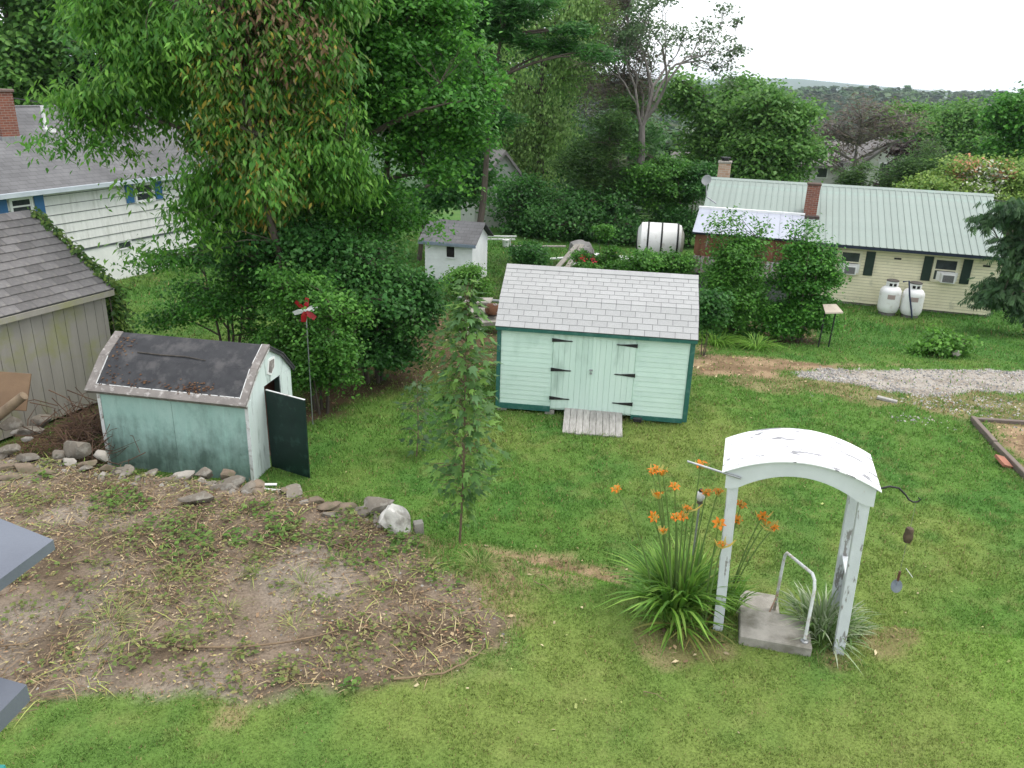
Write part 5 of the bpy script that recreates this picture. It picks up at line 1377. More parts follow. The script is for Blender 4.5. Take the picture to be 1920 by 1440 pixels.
# ------------------------------------------------------------------ far buildings, poles, wires
FW = mat('far_white_wall', (.60, .60, .58), (.54, .54, .52), 2, .7)
FR = mat('far_grey_roof', (.22, .205, .20), (.17, .16, .155), 1.5, .9)
def far_house(lab, x, y, z, w, d, h, r, rz, wallm=FW, roofm=FR, wins=((.2, .35),), along=True):
    t = empty('far_house', lab, 'house', (x, y, z), rz, 'houses in the valley')
    MB().box(-w / 2, w / 2, -d / 2, d / 2, -3, h).build('wall', wallm, t)
    # ridge along x when along, else along y
    if along:
        for s in (-1, 1):
            MB().prism([(-w / 2 - .3, s * (d / 2 + .3), h - .15), (-w / 2 - .3, 0, h + r), (-w / 2 - .3, 0, h + r - .2), (-w / 2 - .3, s * (d / 2 + .3), h - .35)], (w + .6, 0, 0)).build('roof', roofm, t)
        MB().prism([(-w / 2 + .01, -d / 2, h), (-w / 2 + .01, d / 2, h), (-w / 2 + .01, 0, h + r - .2)], (w - .02, 0, 0)).build('gable', wallm, t)
    else:
        for s in (-1, 1):
            MB().prism([(s * (w / 2 + .3), -d / 2 - .3, h - .15), (0, -d / 2 - .3, h + r), (0, -d / 2 - .3, h + r - .2), (s * (w / 2 + .3), -d / 2 - .3, h - .35)], (0, d + .6, 0)).build('roof', roofm, t)
        MB().prism([(-w / 2, -d / 2 + .01, h), (w / 2, -d / 2 + .01, h), (0, -d / 2 + .01, h + r - .2)], (0, d - .02, 0)).build('gable', wallm, t)
    for (fx, fz) in wins:
        a = -w / 2 + w * fx
        o = MB().box(a, a + .9, -d / 2 - .06, -d / 2 - .01, h * fz, h * fz + 1.2).build('window', WHITE, t)
        MB().box(a + .1, a + .8, -d / 2 - .08, -d / 2 - .061, h * fz + .1, h * fz + 1.1).build('pane', GLASS, o)
    return t
far_house('white gabled house among bare trees beyond the yellow house', 26.23, 62, 0.24, 3.6, 8, 2.0, 1.6, -.1, wins=((.3,.45),), along=False)
far_house('grey roofed house wing left of the white gabled house', 24.35, 66, 0.15, 7, 6, 1.6, 1.5, -.1, wins=((.3,.3),(.7,.3)))
far_house('far yellow and white house on the valley slope', 181.7, 330, -4.09, 9, 7, 2.8, 2.2, .3, mat('far_yellow', (.62,.50,.25), (.6,.55,.4), 2, .7), FR, wins=((.2,.3),(.6,.3)))
far_house('far white house with pointed gable above the yellow house', 211.87, 380, -2.23, 6.5, 7, 4.2, 4.2, .2, wins=((.4,.4),), along=False)
far_house('small pale house seen left of the brick chimney', 12.72, 60, 0.3400000000000001, 3, 4, 1.2, .9, -.2, wins=((.3,.2),))
far_house('pale grey house peeking between the back trees', -1.4, 48, -0.53, 3.2, 6, 1.6, 2.2, .2, mat('far_grey_wall',(.40,.42,.38),(.34,.36,.33),2,.7), FR, wins=((.35,.3),), along=False)
POLES = [('p', 'wooden utility pole with crossarm in the valley', (80.86, 150), -1.23)]
WIRES = [(((17.97, 31.0, 3.06),(22.74, 31.0, 3.18),.05), .02, 'thin overhead wire right of the green metal roof'), (((-26.17, 40.0, 5.59),(-19.71, 40.0, 4.88),.1), .03, 'overhead wire above the white house roof')]
for nm, lab, (x, y), h in POLES:
    up = empty('utility_pole', lab, 'utility pole', (x, y, float(gz(x, y))), .2)
    top = h - float(gz(x, y))
    MB().tube([(0, 0, -1), (0, 0, top)], [.17, .12], 8).build('pole', mat('pole_wood', (.30, .27, .24), (.22, .2, .18), 3, .9), up)
    MB().box(-1.3, 1.3, -.07, .07, top - .35, top - .15).build('crossarm', GALV, up)
    MB().tube([(-.9, 0, top - .2), (0, 0, top - 1.0)], .03, 5).build('brace', GALV, up)
for pts, r, lab in WIRES:
    q = []
    a, b, sag = Vector(pts[0]), Vector(pts[1]), pts[2]
    for i in range(13):
        t = i / 12; p = a.lerp(b, t); p.z -= sag * 4 * t * (1 - t); q.append(tuple(p))
    mb = MB(); mb.tube(q, r, 5); tag(mb.build('overhead_wire', mat('wire', (.05, .05, .05), None)), lab, 'wire')

# ------------------------------------------------------------------ vegetation
BARK = mat('bark', (0.115, 0.095, 0.075), (0.07, 0.058, 0.046), 5, .95, .5, 22, stretch=(2, 2, .5))
BARKG = mat('grey_bark', (0.20, 0.18, 0.165), (0.14, 0.125, 0.115), 5, .95, .4, 22, stretch=(2, 2, .5))
LEAFQ = np.array([(0, 0, 0), (.42, .30, .06), (1, 0, -.06), (.42, -.30, .06)])
def frond_template(n=4):
    V, F = [], []
    for i in range(n):
        x = .12 + .2 * i
        for s in (-1, 1):
            b = len(V)
            d = np.array([.34, s * .26, -.34]); p = np.array([x, 0, -.14 * x * x])
            w = np.array([.05, -s * .05, 0.02])
            V += [p, p + d * .5 + w, p + d, p + d * .5 - w]; F.append((b, b + 1, b + 2, b + 3))
    b = len(V); p = np.array([.86, 0, -.09])
    V += [p, p + (.15, .07, -.06), p + (.36, 0, -.16), p + (.15, -.07, -.06)]; F.append((b, b + 1, b + 2, b + 3))
    return np.array(V), np.array(F)
FROND = frond_template()
def maple_template():
    a = np.radians([-90, -52, -35, -12, 8, 30, 50, 72, 90])
    out = [(0, 0, 0)]
    ang = [(200, .10), (172, .42), (158, .30), (135, .62), (112, .42), (90, 1.0), (68, .42), (45, .62), (22, .30), (8, .42), (-20, .10)]
    V = [(.0, .12, .03)]
    for d, r in ang:
        V.append((r * math.cos(math.radians(d)) * .75, r * math.sin(math.radians(d)) * .95 + .08, -.10 * r))
    V = np.array(V)[:, [1, 0, 2]]
    F = [(0, i, i + 1) for i in range(1, len(ang))] + [(0, len(ang), 1)]
    return V, np.array(F)[:, ::-1]
MAPLE = maple_template()

def lobe_tips(r, lobes, n, shell=2.4, bough=10):
    lb = np.array(lobes, float)
    w = (lb[:, 3] * lb[:, 4] * lb[:, 5]) ** (2 / 3)
    nb = max(6, int(n / bough)) if n > 80 and bough > 1 else n
    k = r.choice(len(lb), nb, p=w / w.sum())
    d = unit(r.normal(0, 1, (nb, 3)))
    rad = r.random(nb) ** (1 / shell)
    wob = 0.72 + 0.48 * r.random(nb)
    bc = lb[k, :3] + d * lb[k, 3:6] * (rad * wob)[:, None]
    if nb == n: return bc, lb[k, :3]
    # boughs: flat sprays of tips that leave gaps between them
    j = r.integers(0, nb, n)
    br = lb[k].T[3:6].mean(0) * (.16 + .16 * r.random(nb))
    o = r.normal(0, 1, (n, 3)) * br[j][:, None] * np.array([1, 1, .32])
    out = d[j] * np.array([1, 1, 0])
    o[:, 2] -= .22 * np.linalg.norm(o[:, :2], axis=1) * (o * out).sum(1).clip(0) / (br[j] + 1e-6) * .5
    return bc[j] + o, lb[k[j], :3]

def foliage(r, tips, ctr, per, clump, size, pal, kind='leaf', flat=.55, up=.8, droop=.25, cvar=.30, special=None):
    n = len(tips) * per
    ti = np.repeat(np.arange(len(tips)), per)
    off = r.normal(0, 1, (n, 3)) * clump * np.array([1, 1, flat])
    pos = tips[ti] + off
    out = unit(tips - ctr + 1e-6)[ti]
    yaw = r.random(n) * 2 * PI
    if kind == 'frond':
        xd = unit(np.stack([np.cos(yaw), np.sin(yaw), np.zeros(n)], -1) * .8 + out * .5 + np.array([0, 0, -1]) * (droop + .7 * r.random((n, 1))))
        nr = unit(out * .5 + np.array([0, 0, 1.0]) + r.normal(0, .3, (n, 3)))
        T = FROND
    elif kind == 'needle':
        xd = unit(np.stack([np.cos(yaw), np.sin(yaw), r.normal(0, .25, n)], -1) + out * .6)
        nr = unit(np.array([0, 0, 1.0]) + r.normal(0, .5, (n, 3)))
        T = (np.array([(0, 0, 0), (.35, .12, .0), (1, 0, -.05), (.35, -.12, 0)]), np.array([(0, 1, 2, 3)]))
    elif kind == 'strand':
        xd = unit(np.stack([np.cos(yaw) * .18, np.sin(yaw) * .18, -np.ones(n)], -1))
        nr = unit(r.normal(0, 1, (n, 3)) * np.array([1, 1, .1]))
        T = (np.array([(0, 0, 0), (.3, .016, .01), (1, 0, 0), (.3, -.016, .01)]), np.array([(0, 1, 2, 3)]))
    elif kind == 'slim':
        xd = unit(np.stack([np.cos(yaw) * .7, np.sin(yaw) * .7, -droop - .9 * r.random(n)], -1) + out * .35)
        nr = unit(np.array([0, 0, 1.0]) * up + out * .6 + r.normal(0, .4, (n, 3)))
        T = (np.array([(0, 0, 0), (.40, .17, .03), (1, 0, -.05), (.40, -.17, .03)]), np.array([(0, 1, 2, 3)]))
    elif kind == 'maple':
        xd = unit(np.stack([np.cos(yaw), np.sin(yaw), -droop - .4 * r.random(n)], -1) + out * .5)
        nr = unit(np.array([0, 0, 1.0]) * up + out * .4 + r.normal(0, .3, (n, 3)))
        T = MAPLE
    else:
        xd = unit(np.stack([np.cos(yaw), np.sin(yaw), -droop - .5 * r.random(n)], -1))
        nr = unit(np.array([0, 0, 1.0]) * up + out * .45 + r.normal(0, .45, (n, 3)))
        T = (LEAFQ, np.array([(0, 1, 2, 3)]))
    s = size * (.65 + .7 * r.random(n))
    V, F = scatter(T[0], T[1], pos, frames(xd, nr), s)
    pal = np.array(pal, float)
    cl = r.integers(0, len(pal), len(tips))
    c = pal[np.where(r.random(n) < .72, cl[ti], r.integers(0, len(pal), n))]
    c = c * (1 - cvar / 2 + cvar * r.random((len(tips), 1)))[ti] * (.78 + .44 * r.random((n, 1)))
    if special is not None:
        c = special(tips, ti, pos, c, r)
    return V, F, np.repeat(c, len(T[0]), 0)

def woody(r, base, tips, height, tr, nlimb, trunks=1, spread=0.0, tip_r=.006, sides=6, lean=(0, 0), trunk_top=.8, limb_from=.25):
    mb = MB()
    base = np.array(base, float)
    ctr = tips.mean(0)
    tops = []
    tr_paths = []
    for k in range(trunks):
        a = 2 * PI * k / max(trunks, 1) + r.random()
        b = base + np.array([math.cos(a), math.sin(a), 0]) * (spread * .25 if trunks > 1 else 0)
        top = np.array([base[0] + (ctr[0] - base[0]) * .7 + lean[0] + math.cos(a) * spread, base[1] + (ctr[1] - base[1]) * .7 + lean[1] + math.sin(a) * spread, base[2] + height * trunk_top * (1 if k == 0 else .75 + .3 * r.random())])
        P = [b + (top - b) * t + np.array([r.normal(0, .04), r.normal(0, .04), 0]) * height * .12 * math.sin(PI * t) for t in np.linspace(0, 1, 8)]
        P[0] = b - np.array([0, 0, .15])
        rr = [tr * (1.25 if i == 0 else 1 - .78 * i / 7) / (1 if trunks == 1 else 1.3) for i in range(8)]
        mb.tube(P, rr, sides + 2)
        tr_paths.append(np.array(P))
    allp = np.concatenate([p[int(8 * limb_from):] for p in tr_paths])
    li = r.choice(len(tips), min(nlimb, len(tips)), replace=False)
    segs = [(p, tr * .35) for p in allp]
    for i in li:
        e = tips[i]
        dz = e[2] - allp[:, 2]
        score = np.linalg.norm((allp - e)[:, :2], axis=1) + np.abs(dz - .35 * np.linalg.norm((allp - e)[:, :2], axis=1))
        s = allp[np.argmin(score)]
        mid = s * .5 + e * .5 + np.array([0, 0, .08 * np.linalg.norm(e - s)]) + r.normal(0, .04, 3) * np.linalg.norm(e - s)
        P = [s * (1 - t) ** 2 + 2 * mid * t * (1 - t) + e * t * t for t in np.linspace(0, 1, 7)]
        mb.tube(P, [tr * .42 * (1 - .86 * t) + tip_r * .5 for t in np.linspace(0, 1, 7)], sides - 1, cap=False)
        segs += [(p, 0) for p in P[2:]]
    SP = np.array([p for p, _ in segs])
    for i, e in enumerate(tips):
        d = np.linalg.norm(SP - e, axis=1)
        s = SP[np.argmin(d + .5 * np.clip(SP[:, 2] - e[2], 0, None))]
        m_ = s * .45 + e * .55 + r.normal(0, .06, 3) * np.linalg.norm(e - s)
        mb.tube([s, m_, e], [tip_r * 2.2, tip_r * 1.5, tip_r * .5], 3, cap=False)
    return mb

PAL = {
 'ash': [(0.121, 0.304, 0.041), (0.089, 0.248, 0.035), (0.172, 0.367, 0.054), (0.072, 0.212, 0.032)],
 'maple': [(0.082, 0.255, 0.033), (0.059, 0.200, 0.028), (0.122, 0.328, 0.046), (0.047, 0.164, 0.025)],
 'dark': [(0.045, 0.154, 0.033), (0.059, 0.185, 0.036), (0.036, 0.123, 0.026), (0.078, 0.218, 0.044)],
 'spruce': [(0.036, 0.079, 0.043), (0.049, 0.103, 0.053), (0.028, 0.066, 0.035)],
 'willow': [(0.247, 0.409, 0.113), (0.179, 0.327, 0.089), (0.299, 0.460, 0.145)],
 'cedar': [(0.083, 0.175, 0.049), (0.059, 0.128, 0.037), (0.125, 0.239, 0.059)],
 'mid': [(0.117, 0.261, 0.055), (0.086, 0.212, 0.045), (0.155, 0.312, 0.066)],
 'light': [(0.116, 0.278, 0.040), (0.087, 0.227, 0.033), (0.150, 0.329, 0.053)],
 'lime': [(0.235, 0.366, 0.066), (0.172, 0.297, 0.055), (0.276, 0.400, 0.097), (0.124, 0.235, 0.048)],
 'brown': [(0.183, 0.143, 0.112), (0.143, 0.114, 0.092), (0.135, 0.151, 0.079)],
 'purple': [(0.055, 0.039, 0.036), (0.039, 0.030, 0.029), (0.069, 0.055, 0.041)],
 'back': [(0.069, 0.182, 0.044), (0.053, 0.146, 0.039), (0.090, 0.220, 0.055)],
 'bush': [(0.079, 0.226, 0.032), (0.057, 0.177, 0.026), (0.114, 0.289, 0.042)],
}
def tree(name, label, cat, base, lobes, ntips, per, clump, size, pal, tr, nlimb=10, kind='leaf', group=None, seed=1, bark=None, special=None,
         trunks=1, spread=0.0, flat=.55, up=.8, droop=.25, tip_r=.006, trunk_top=.8, limb_from=.25, crown='crown', trunk='trunk', shell=2.4, bough=10, extra=None, leafmat=None, cvar=.30):
    r = np.random.default_rng(seed)
    base = (base[0], base[1], float(gz(base[0], base[1])) if len(base) < 3 else base[2])
    tips, ctr = lobe_tips(r, lobes, ntips, shell, bough)
    if extra is not None:
        ex = np.array(extra, float); tips = np.concatenate([tips, ex]); ctr = np.concatenate([ctr, ex - np.array([0, 0, .3])])
    g = float(gz(base[0], base[1]))
    tips[:, 2] = np.maximum(tips[:, 2], base[2] + .12)
    height = tips[:, 2].max() - base[2]
    t = empty(name, label, cat, base, 0, group)
    Mi = -np.array(base)
    mb = woody(r, base, tips, height, tr, nlimb, trunks, spread, tip_r, trunk_top=trunk_top, limb_from=limb_from)
    mb.v = [tuple(np.array(p) + Mi) for p in mb.v]
    mb.build(trunk, bark or BARK, t, smooth=True)
    if per > 0:
        V, F, C = foliage(r, tips, ctr, per, clump, size, PAL[pal] if isinstance(pal, str) else pal, kind, flat, up, droop, cvar, special)
        mesh_obj(crown, np_mesh(crown, V + Mi, F, C), leafmat or LEAF, t)
    return t

TREES = [
{'name': 'ash_tree', 'label': 'big leafy ash tree with yellow and brown dying leaves behind the old shed', 'cat': 'tree', 'base': (-4.62, 17.6), 'lobes': [(-5.77, 17.6, 7.03, 1.63, 1.39, 1.31), (-7.39, 17.6, 6.26, 1.22, 1.03, 0.89), (-4.26, 17.6, 6.87, 0.98, 0.84, 1.31), (-5.61, 17.6, 5.04, 1.36, 1.16, 1.25), (-6.65, 17.6, 4.89, 0.68, 0.58, 0.8), (-4.35, 17.6, 5.19, 0.91, 0.77, 1.02), (-5.12, 17.6, 8.42, 2.32, 1.98, 0.95), (-8.31, 17.6, 6.02, 0.67, 0.57, 0.44), (-6.54, 17.6, 3.66, 0.58, 0.5, 0.47), (-5.47, 17.6, 3.92, 0.81, 0.69, 0.7), (-7.7, 17.6, 7.27, 1.19, 1.01, 0.87), (-6.95, 17.6, 8.17, 1.59, 1.35, 0.96)], 'ntips': 1150, 'per': 80, 'clump': 0.24, 'size': 0.165, 'pal': 'ash', 'tr': 0.16, 'extra': [(-9.89, 17.0, 5.24), (-9.62, 17.0, 5.18), (-9.33, 17.0, 5.22), (-9.02, 17.0, 5.33), (-8.73, 17.0, 5.4), (-8.45, 17.0, 5.35), (-9.05, 17.1, 5.37), (-8.71, 17.1, 5.19), (-8.34, 17.1, 5.22), (-7.99, 17.1, 5.08), (-9.58, 17.3, 6.09), (-9.36, 17.3, 6.0), (-9.13, 17.3, 5.96), (-8.89, 17.3, 6.0), (-8.64, 17.3, 6.05), (-8.41, 17.3, 6.04), (-8.18, 17.3, 5.95), (-9.45, 17.6, 5.88), (-9.14, 17.6, 5.72), (-8.8, 17.6, 5.71), (-8.47, 17.6, 5.72), (-8.15, 17.6, 5.58), (-7.98, 16.6, 3.04), (-7.56, 16.6, 3.03), (-7.14, 16.6, 3.06), (-7.04, 16.6, 3.9), (-6.82, 16.6, 3.66), (-6.58, 16.6, 3.58), (-6.34, 16.6, 3.52), (-6.11, 16.6, 3.3), (-8.2, 17.1, 4.34), (-7.68, 17.1, 4.46), (-7.16, 17.1, 4.62)], 'nlimb': 26, 'kind': 'slim', 'special': 'ash', 'trunks': 3, 'spread': 0.9, 'flat': 0.8, 'droop': 0.5},
{'name': 'maple_tree', 'label': 'dense green maple tree right of the ash tree', 'cat': 'tree', 'base': (-3.74, 19.5), 'lobes': [(-2.29, 19.5, 7.09, 1.45, 1.23, 1.57), (-1.69, 19.5, 5.73, 0.99, 0.84, 1.36), (-3.17, 19.5, 5.68, 1.61, 1.37, 1.49), (-3.6, 19.5, 3.96, 1.66, 1.41, 1.02), (-2.19, 19.5, 4.88, 0.88, 0.75, 0.63), (-4.28, 19.5, 3.05, 1.56, 1.33, 0.78), (-2.64, 19.5, 8.17, 1.77, 1.51, 1.06), (-3.33, 19.5, 8.89, 2.33, 1.98, 1.05), (-4.89, 19.5, 3.8, 1.28, 1.09, 0.9), (-3.88, 19.5, 6.7, 1.09, 0.93, 1.46)], 'ntips': 1050, 'per': 64, 'clump': 0.28, 'size': 0.122, 'pal': 'maple', 'tr': 0.17, 'nlimb': 24, 'trunks': 2, 'spread': 0.6},
{'name': 'dark_maple', 'label': 'shadowed dark green tree between maple and willow', 'cat': 'tree', 'base': (-4.18, 34), 'lobes': [(-2.52, 34.0, 7.3, 1.26, 1.07, 2.95), (-1.84, 34.0, 3.87, 0.98, 0.84, 1.75), (-2.93, 34.0, 2.55, 1.55, 1.32, 1.0), (-4.49, 34.0, 2.06, 1.34, 1.14, 0.89), (-2.14, 34.0, 9.97, 2.45, 2.09, 1.64), (-1.87, 34.0, 5.73, 0.96, 0.82, 1.29)], 'ntips': 480, 'per': 60, 'clump': 0.42, 'size': 0.2, 'pal': 'dark', 'tr': 0.09, 'nlimb': 16, 'trunk_top': 0.9},
{'name': 'spruce_tree', 'label': 'dark spruce behind the white house', 'cat': 'tree', 'base': (-23.74, 46), 'lobes': [(-23.13, 46.0, 6.41, 1.29, 1.1, 1.29), (-22.96, 46.0, 7.48, 0.86, 0.73, 0.86), (-23.1, 46.0, 5.6, 1.59, 1.35, 0.87)], 'ntips': 150, 'per': 40, 'clump': 0.5, 'size': 0.5, 'pal': 'spruce', 'tr': 0.2, 'nlimb': 20, 'kind': 'needle'},
{'name': 'background_maple', 'label': 'mid green tree at the top left corner', 'cat': 'tree', 'base': (-26.04, 43), 'lobes': [(-25.0, 43.0, 7.8, 2.92, 2.48, 2.92), (-27.04, 43.0, 8.23, 2.91, 2.48, 3.18), (-24.87, 43.0, 5.56, 2.44, 2.07, 1.63), (-25.25, 43.0, 10.66, 4.14, 3.52, 2.33)], 'ntips': 340, 'per': 60, 'clump': 0.7, 'size': 0.33, 'pal': 'mid', 'tr': 0.3, 'nlimb': 16},
{'name': 'background_maple', 'label': 'lighter green tree behind the ash tree top', 'cat': 'tree', 'base': (-24.06, 48), 'lobes': [(-23.05, 48.0, 8.63, 3.24, 2.76, 2.36), (-21.13, 48.0, 9.76, 3.22, 2.73, 2.34), (-24.2, 48.0, 10.73, 3.19, 2.71, 2.32), (-25.93, 48.0, 5.5, 1.81, 1.54, 1.51)], 'ntips': 300, 'per': 60, 'clump': 0.7, 'size': 0.33, 'pal': 'mid', 'tr': 0.3, 'nlimb': 16},
{'name': 'background_maple', 'label': 'green tree seen above the white house roof end', 'cat': 'tree', 'base': (-18.33, 44), 'lobes': [(-17.78, 44.0, 7.06, 3.83, 3.26, 3.01), (-15.1, 44.0, 6.38, 3.03, 2.57, 3.03), (-12.64, 44.0, 6.19, 3.31, 2.81, 3.31)], 'ntips': 240, 'per': 70, 'clump': 0.8, 'size': 0.3, 'pal': 'back', 'tr': 0.3, 'nlimb': 12},
{'name': 'background_maple', 'label': 'tall green tree behind the dying ash limb', 'cat': 'tree', 'base': (-9.3, 38), 'lobes': [(-9.82, 38.0, 8.47, 2.56, 2.18, 2.1), (-7.49, 38.0, 8.54, 2.56, 2.18, 2.09), (-8.55, 38.0, 5.87, 3.11, 2.64, 1.91), (-5.17, 38.0, 7.75, 2.58, 2.19, 2.58)], 'ntips': 360, 'per': 70, 'clump': 0.7, 'size': 0.3, 'pal': 'back', 'tr': 0.3, 'nlimb': 12},
{'name': 'background_tree', 'label': 'hazy green tree filling the gaps behind the willow', 'cat': 'tree', 'base': (1.17, 62), 'lobes': [(-3.06, 62.0, 7.57, 2.69, 2.29, 5.0), (0.81, 62.0, 6.97, 3.48, 2.96, 4.64), (4.38, 62.0, 5.62, 2.73, 2.32, 3.5), (-0.97, 62.0, 1.69, 3.19, 2.71, 2.39), (2.6, 62.0, 2.19, 3.18, 2.7, 2.38), (5.22, 62.0, 10.29, 1.89, 1.61, 3.03), (8.0, 62.0, 4.25, 2.36, 2.0, 2.36)], 'ntips': 420, 'per': 52, 'clump': 0.8, 'size': 0.36, 'pal': 'back', 'tr': 0.3, 'nlimb': 12},
{'name': 'honeysuckle_shrub', 'label': 'broad dark green shrub mass under the maple tree', 'cat': 'shrub', 'base': (-3.25, 17.6), 'lobes': [(-3.31, 17.6, 2.34, 1.32, 1.12, 1.08), (-2.54, 17.6, 1.62, 0.73, 0.62, 0.85), (-4.13, 17.6, 2.79, 1.07, 0.91, 0.71), (-5.04, 17.6, 3.35, 1.06, 0.9, 0.53), (-5.78, 17.6, 2.98, 0.95, 0.8, 0.53), (-2.74, 17.6, 0.97, 0.86, 0.73, 0.55), (-2.17, 17.6, 2.0, 0.36, 0.31, 0.48), (-3.46, 17.6, 1.33, 1.1, 0.93, 0.73)], 'ntips': 720, 'per': 48, 'clump': 0.22, 'size': 0.11, 'pal': 'dark', 'tr': 0.05, 'nlimb': 22, 'trunks': 5, 'spread': 0.7, 'trunk': 'stems', 'crown': 'foliage'},
{'name': 'honeysuckle_shrub', 'label': 'spreading green shrub left of the pinwheel, thin enough to show the lawn', 'cat': 'shrub', 'base': (-6.94, 18.6), 'lobes': [(-6.92, 18.6, 2.11, 1.39, 1.18, 0.76), (-7.87, 18.6, 1.55, 1.02, 0.87, 0.64), (-6.22, 18.6, 1.35, 0.9, 0.76, 0.9), (-8.2, 18.6, 0.88, 0.78, 0.66, 0.32), (-8.41, 18.6, 2.31, 0.5, 0.43, 0.38), (-7.19, 18.6, 3.17, 0.74, 0.63, 0.5), (-6.3, 18.6, 3.39, 0.87, 0.74, 0.62), (-7.86, 18.6, 2.71, 0.63, 0.53, 0.31)], 'ntips': 340, 'per': 46, 'clump': 0.2, 'size': 0.1, 'pal': 'maple', 'tr': 0.05, 'nlimb': 14, 'trunks': 4, 'spread': 0.6, 'trunk': 'stems', 'crown': 'foliage'},
{'name': 'lilac_bush', 'label': 'bright green rounded bush behind the open dark green door', 'cat': 'shrub', 'base': (-4.0, 15.6), 'lobes': [(-4.16, 15.6, 1.89, 0.87, 0.74, 0.87), (-3.75, 15.6, 1.34, 0.6, 0.51, 0.6), (-4.33, 15.6, 2.61, 0.64, 0.54, 0.48), (-4.63, 15.6, 1.31, 0.49, 0.42, 0.55), (-3.99, 15.6, 0.86, 0.55, 0.47, 0.33)], 'ntips': 380, 'per': 60, 'clump': 0.17, 'size': 0.085, 'pal': 'bush', 'tr': 0.04, 'nlimb': 18, 'trunks': 5, 'spread': 0.5, 'trunk': 'stems', 'crown': 'foliage'},
{'name': 'willow_tree', 'label': 'pale green weeping willow in the background', 'cat': 'tree', 'base': (1.32, 50), 'lobes': [(0.55, 50.0, 9.47, 2.75, 2.34, 2.75), (-0.54, 50.0, 5.39, 1.58, 1.34, 2.52), (1.93, 50.0, 6.35, 2.19, 1.86, 2.5), (2.99, 50.0, 9.54, 1.83, 1.56, 2.44), (0.79, 50.0, 3.62, 2.23, 1.9, 1.92), (-0.44, 50.0, 2.03, 1.13, 0.96, 2.26), (3.13, 50.0, 4.6, 1.27, 1.08, 1.58), (-1.28, 50.0, 9.41, 1.83, 1.56, 2.75), (3.55, 50.0, 10.39, 1.82, 1.55, 1.82), (2.8, 50.0, 7.54, 1.86, 1.58, 1.86)], 'ntips': 720, 'per': 50, 'clump': 0.42, 'size': 0.2, 'pal': 'willow', 'tr': 0.35, 'nlimb': 16, 'kind': 'leaf', 'flat': 1.9, 'droop': 1.4, 'up': 0.2},
{'name': 'pine_tree', 'label': 'tall pine with long dark limbs reaching over the willow', 'cat': 'tree', 'base': (-1.68, 33), 'lobes': [(2.41, 33.0, 8.09, 1.11, 0.95, 0.53), (1.4, 33.0, 7.96, 1.22, 1.03, 0.2), (0.33, 33.0, 9.31, 1.8, 1.53, 0.36), (-0.63, 33.0, 8.09, 1.01, 0.86, 0.61), (1.97, 33.0, 8.72, 1.01, 0.85, 0.28), (-1.66, 33.0, 8.8, 1.21, 1.02, 1.0), (-1.83, 33.0, 6.73, 1.03, 0.87, 0.72), (3.24, 33.0, 7.83, 0.41, 0.35, 0.2), (-1.18, 33.0, 5.38, 0.84, 0.71, 0.84)], 'ntips': 280, 'per': 60, 'clump': 0.26, 'size': 0.24, 'pal': 'dark', 'tr': 0.16, 'nlimb': 24, 'kind': 'needle', 'flat': 0.35, 'trunk_top': 1.0, 'limb_from': 0.5},
{'name': 'dead_hemlock', 'label': 'brown grey half dead tree between willow and locust', 'cat': 'tree', 'base': (5.47, 46), 'lobes': [(4.9, 46.0, 7.01, 1.86, 1.58, 1.72), (5.62, 46.0, 8.61, 1.27, 1.08, 1.7), (4.11, 46.0, 5.9, 1.44, 1.23, 1.16), (6.11, 46.0, 6.24, 1.15, 0.98, 1.44), (5.41, 46.0, 11.16, 1.38, 1.18, 1.94)], 'ntips': 520, 'per': 26, 'clump': 0.4, 'size': 0.2, 'pal': 'brown', 'tr': 0.16, 'nlimb': 24, 'kind': 'needle', 'tip_r': 0.012, 'grey': True},
{'name': 'arborvitae', 'label': 'dark drooping evergreen under the dead tree', 'cat': 'tree', 'base': (5.34, 44.5), 'lobes': [(4.98, 44.5, 3.81, 1.28, 1.09, 1.99), (4.53, 44.5, 2.13, 1.73, 1.47, 1.44), (5.82, 44.5, 2.18, 1.3, 1.1, 1.44), (3.86, 44.5, 3.5, 0.86, 0.73, 1.14), (5.16, 44.5, 5.17, 0.84, 0.72, 1.12), (3.04, 44.5, 2.92, 1.15, 0.97, 1.43)], 'ntips': 380, 'per': 70, 'clump': 0.34, 'size': 0.22, 'pal': 'cedar', 'tr': 0.2, 'nlimb': 18, 'kind': 'needle', 'droop': 0.6},
{'name': 'back_shrub', 'label': 'dark shrub mass behind the grassy back yard', 'cat': 'shrub', 'base': (3.19, 43), 'lobes': [(1.95, 43.0, 0.55, 2.54, 2.16, 1.41), (0.55, 43.0, 0.23, 1.42, 1.2, 1.42), (4.23, 43.0, 0.35, 2.26, 1.93, 1.42), (5.94, 43.0, 0.13, 1.99, 1.69, 1.28), (-0.34, 43.0, 1.59, 0.84, 0.71, 1.4)], 'ntips': 440, 'per': 46, 'clump': 0.4, 'size': 0.19, 'pal': 'dark', 'tr': 0.08, 'nlimb': 18, 'trunks': 5, 'spread': 1.2, 'trunk': 'stems', 'crown': 'foliage'},
{'name': 'young_maple', 'label': 'bright green young tree left of the porch', 'cat': 'tree', 'base': (7.79, 44), 'lobes': [(7.29, 44.0, 2.55, 1.56, 1.33, 1.28), (8.23, 44.0, 1.75, 1.29, 1.09, 1.43), (6.51, 44.0, 1.69, 1.14, 0.97, 1.14), (9.05, 44.0, 2.05, 1.0, 0.85, 1.14), (7.76, 44.0, 0.6, 1.73, 1.47, 1.16), (6.37, 44.0, 3.34, 0.71, 0.6, 0.71)], 'ntips': 400, 'per': 50, 'clump': 0.3, 'size': 0.17, 'pal': 'bush', 'tr': 0.1, 'nlimb': 16},
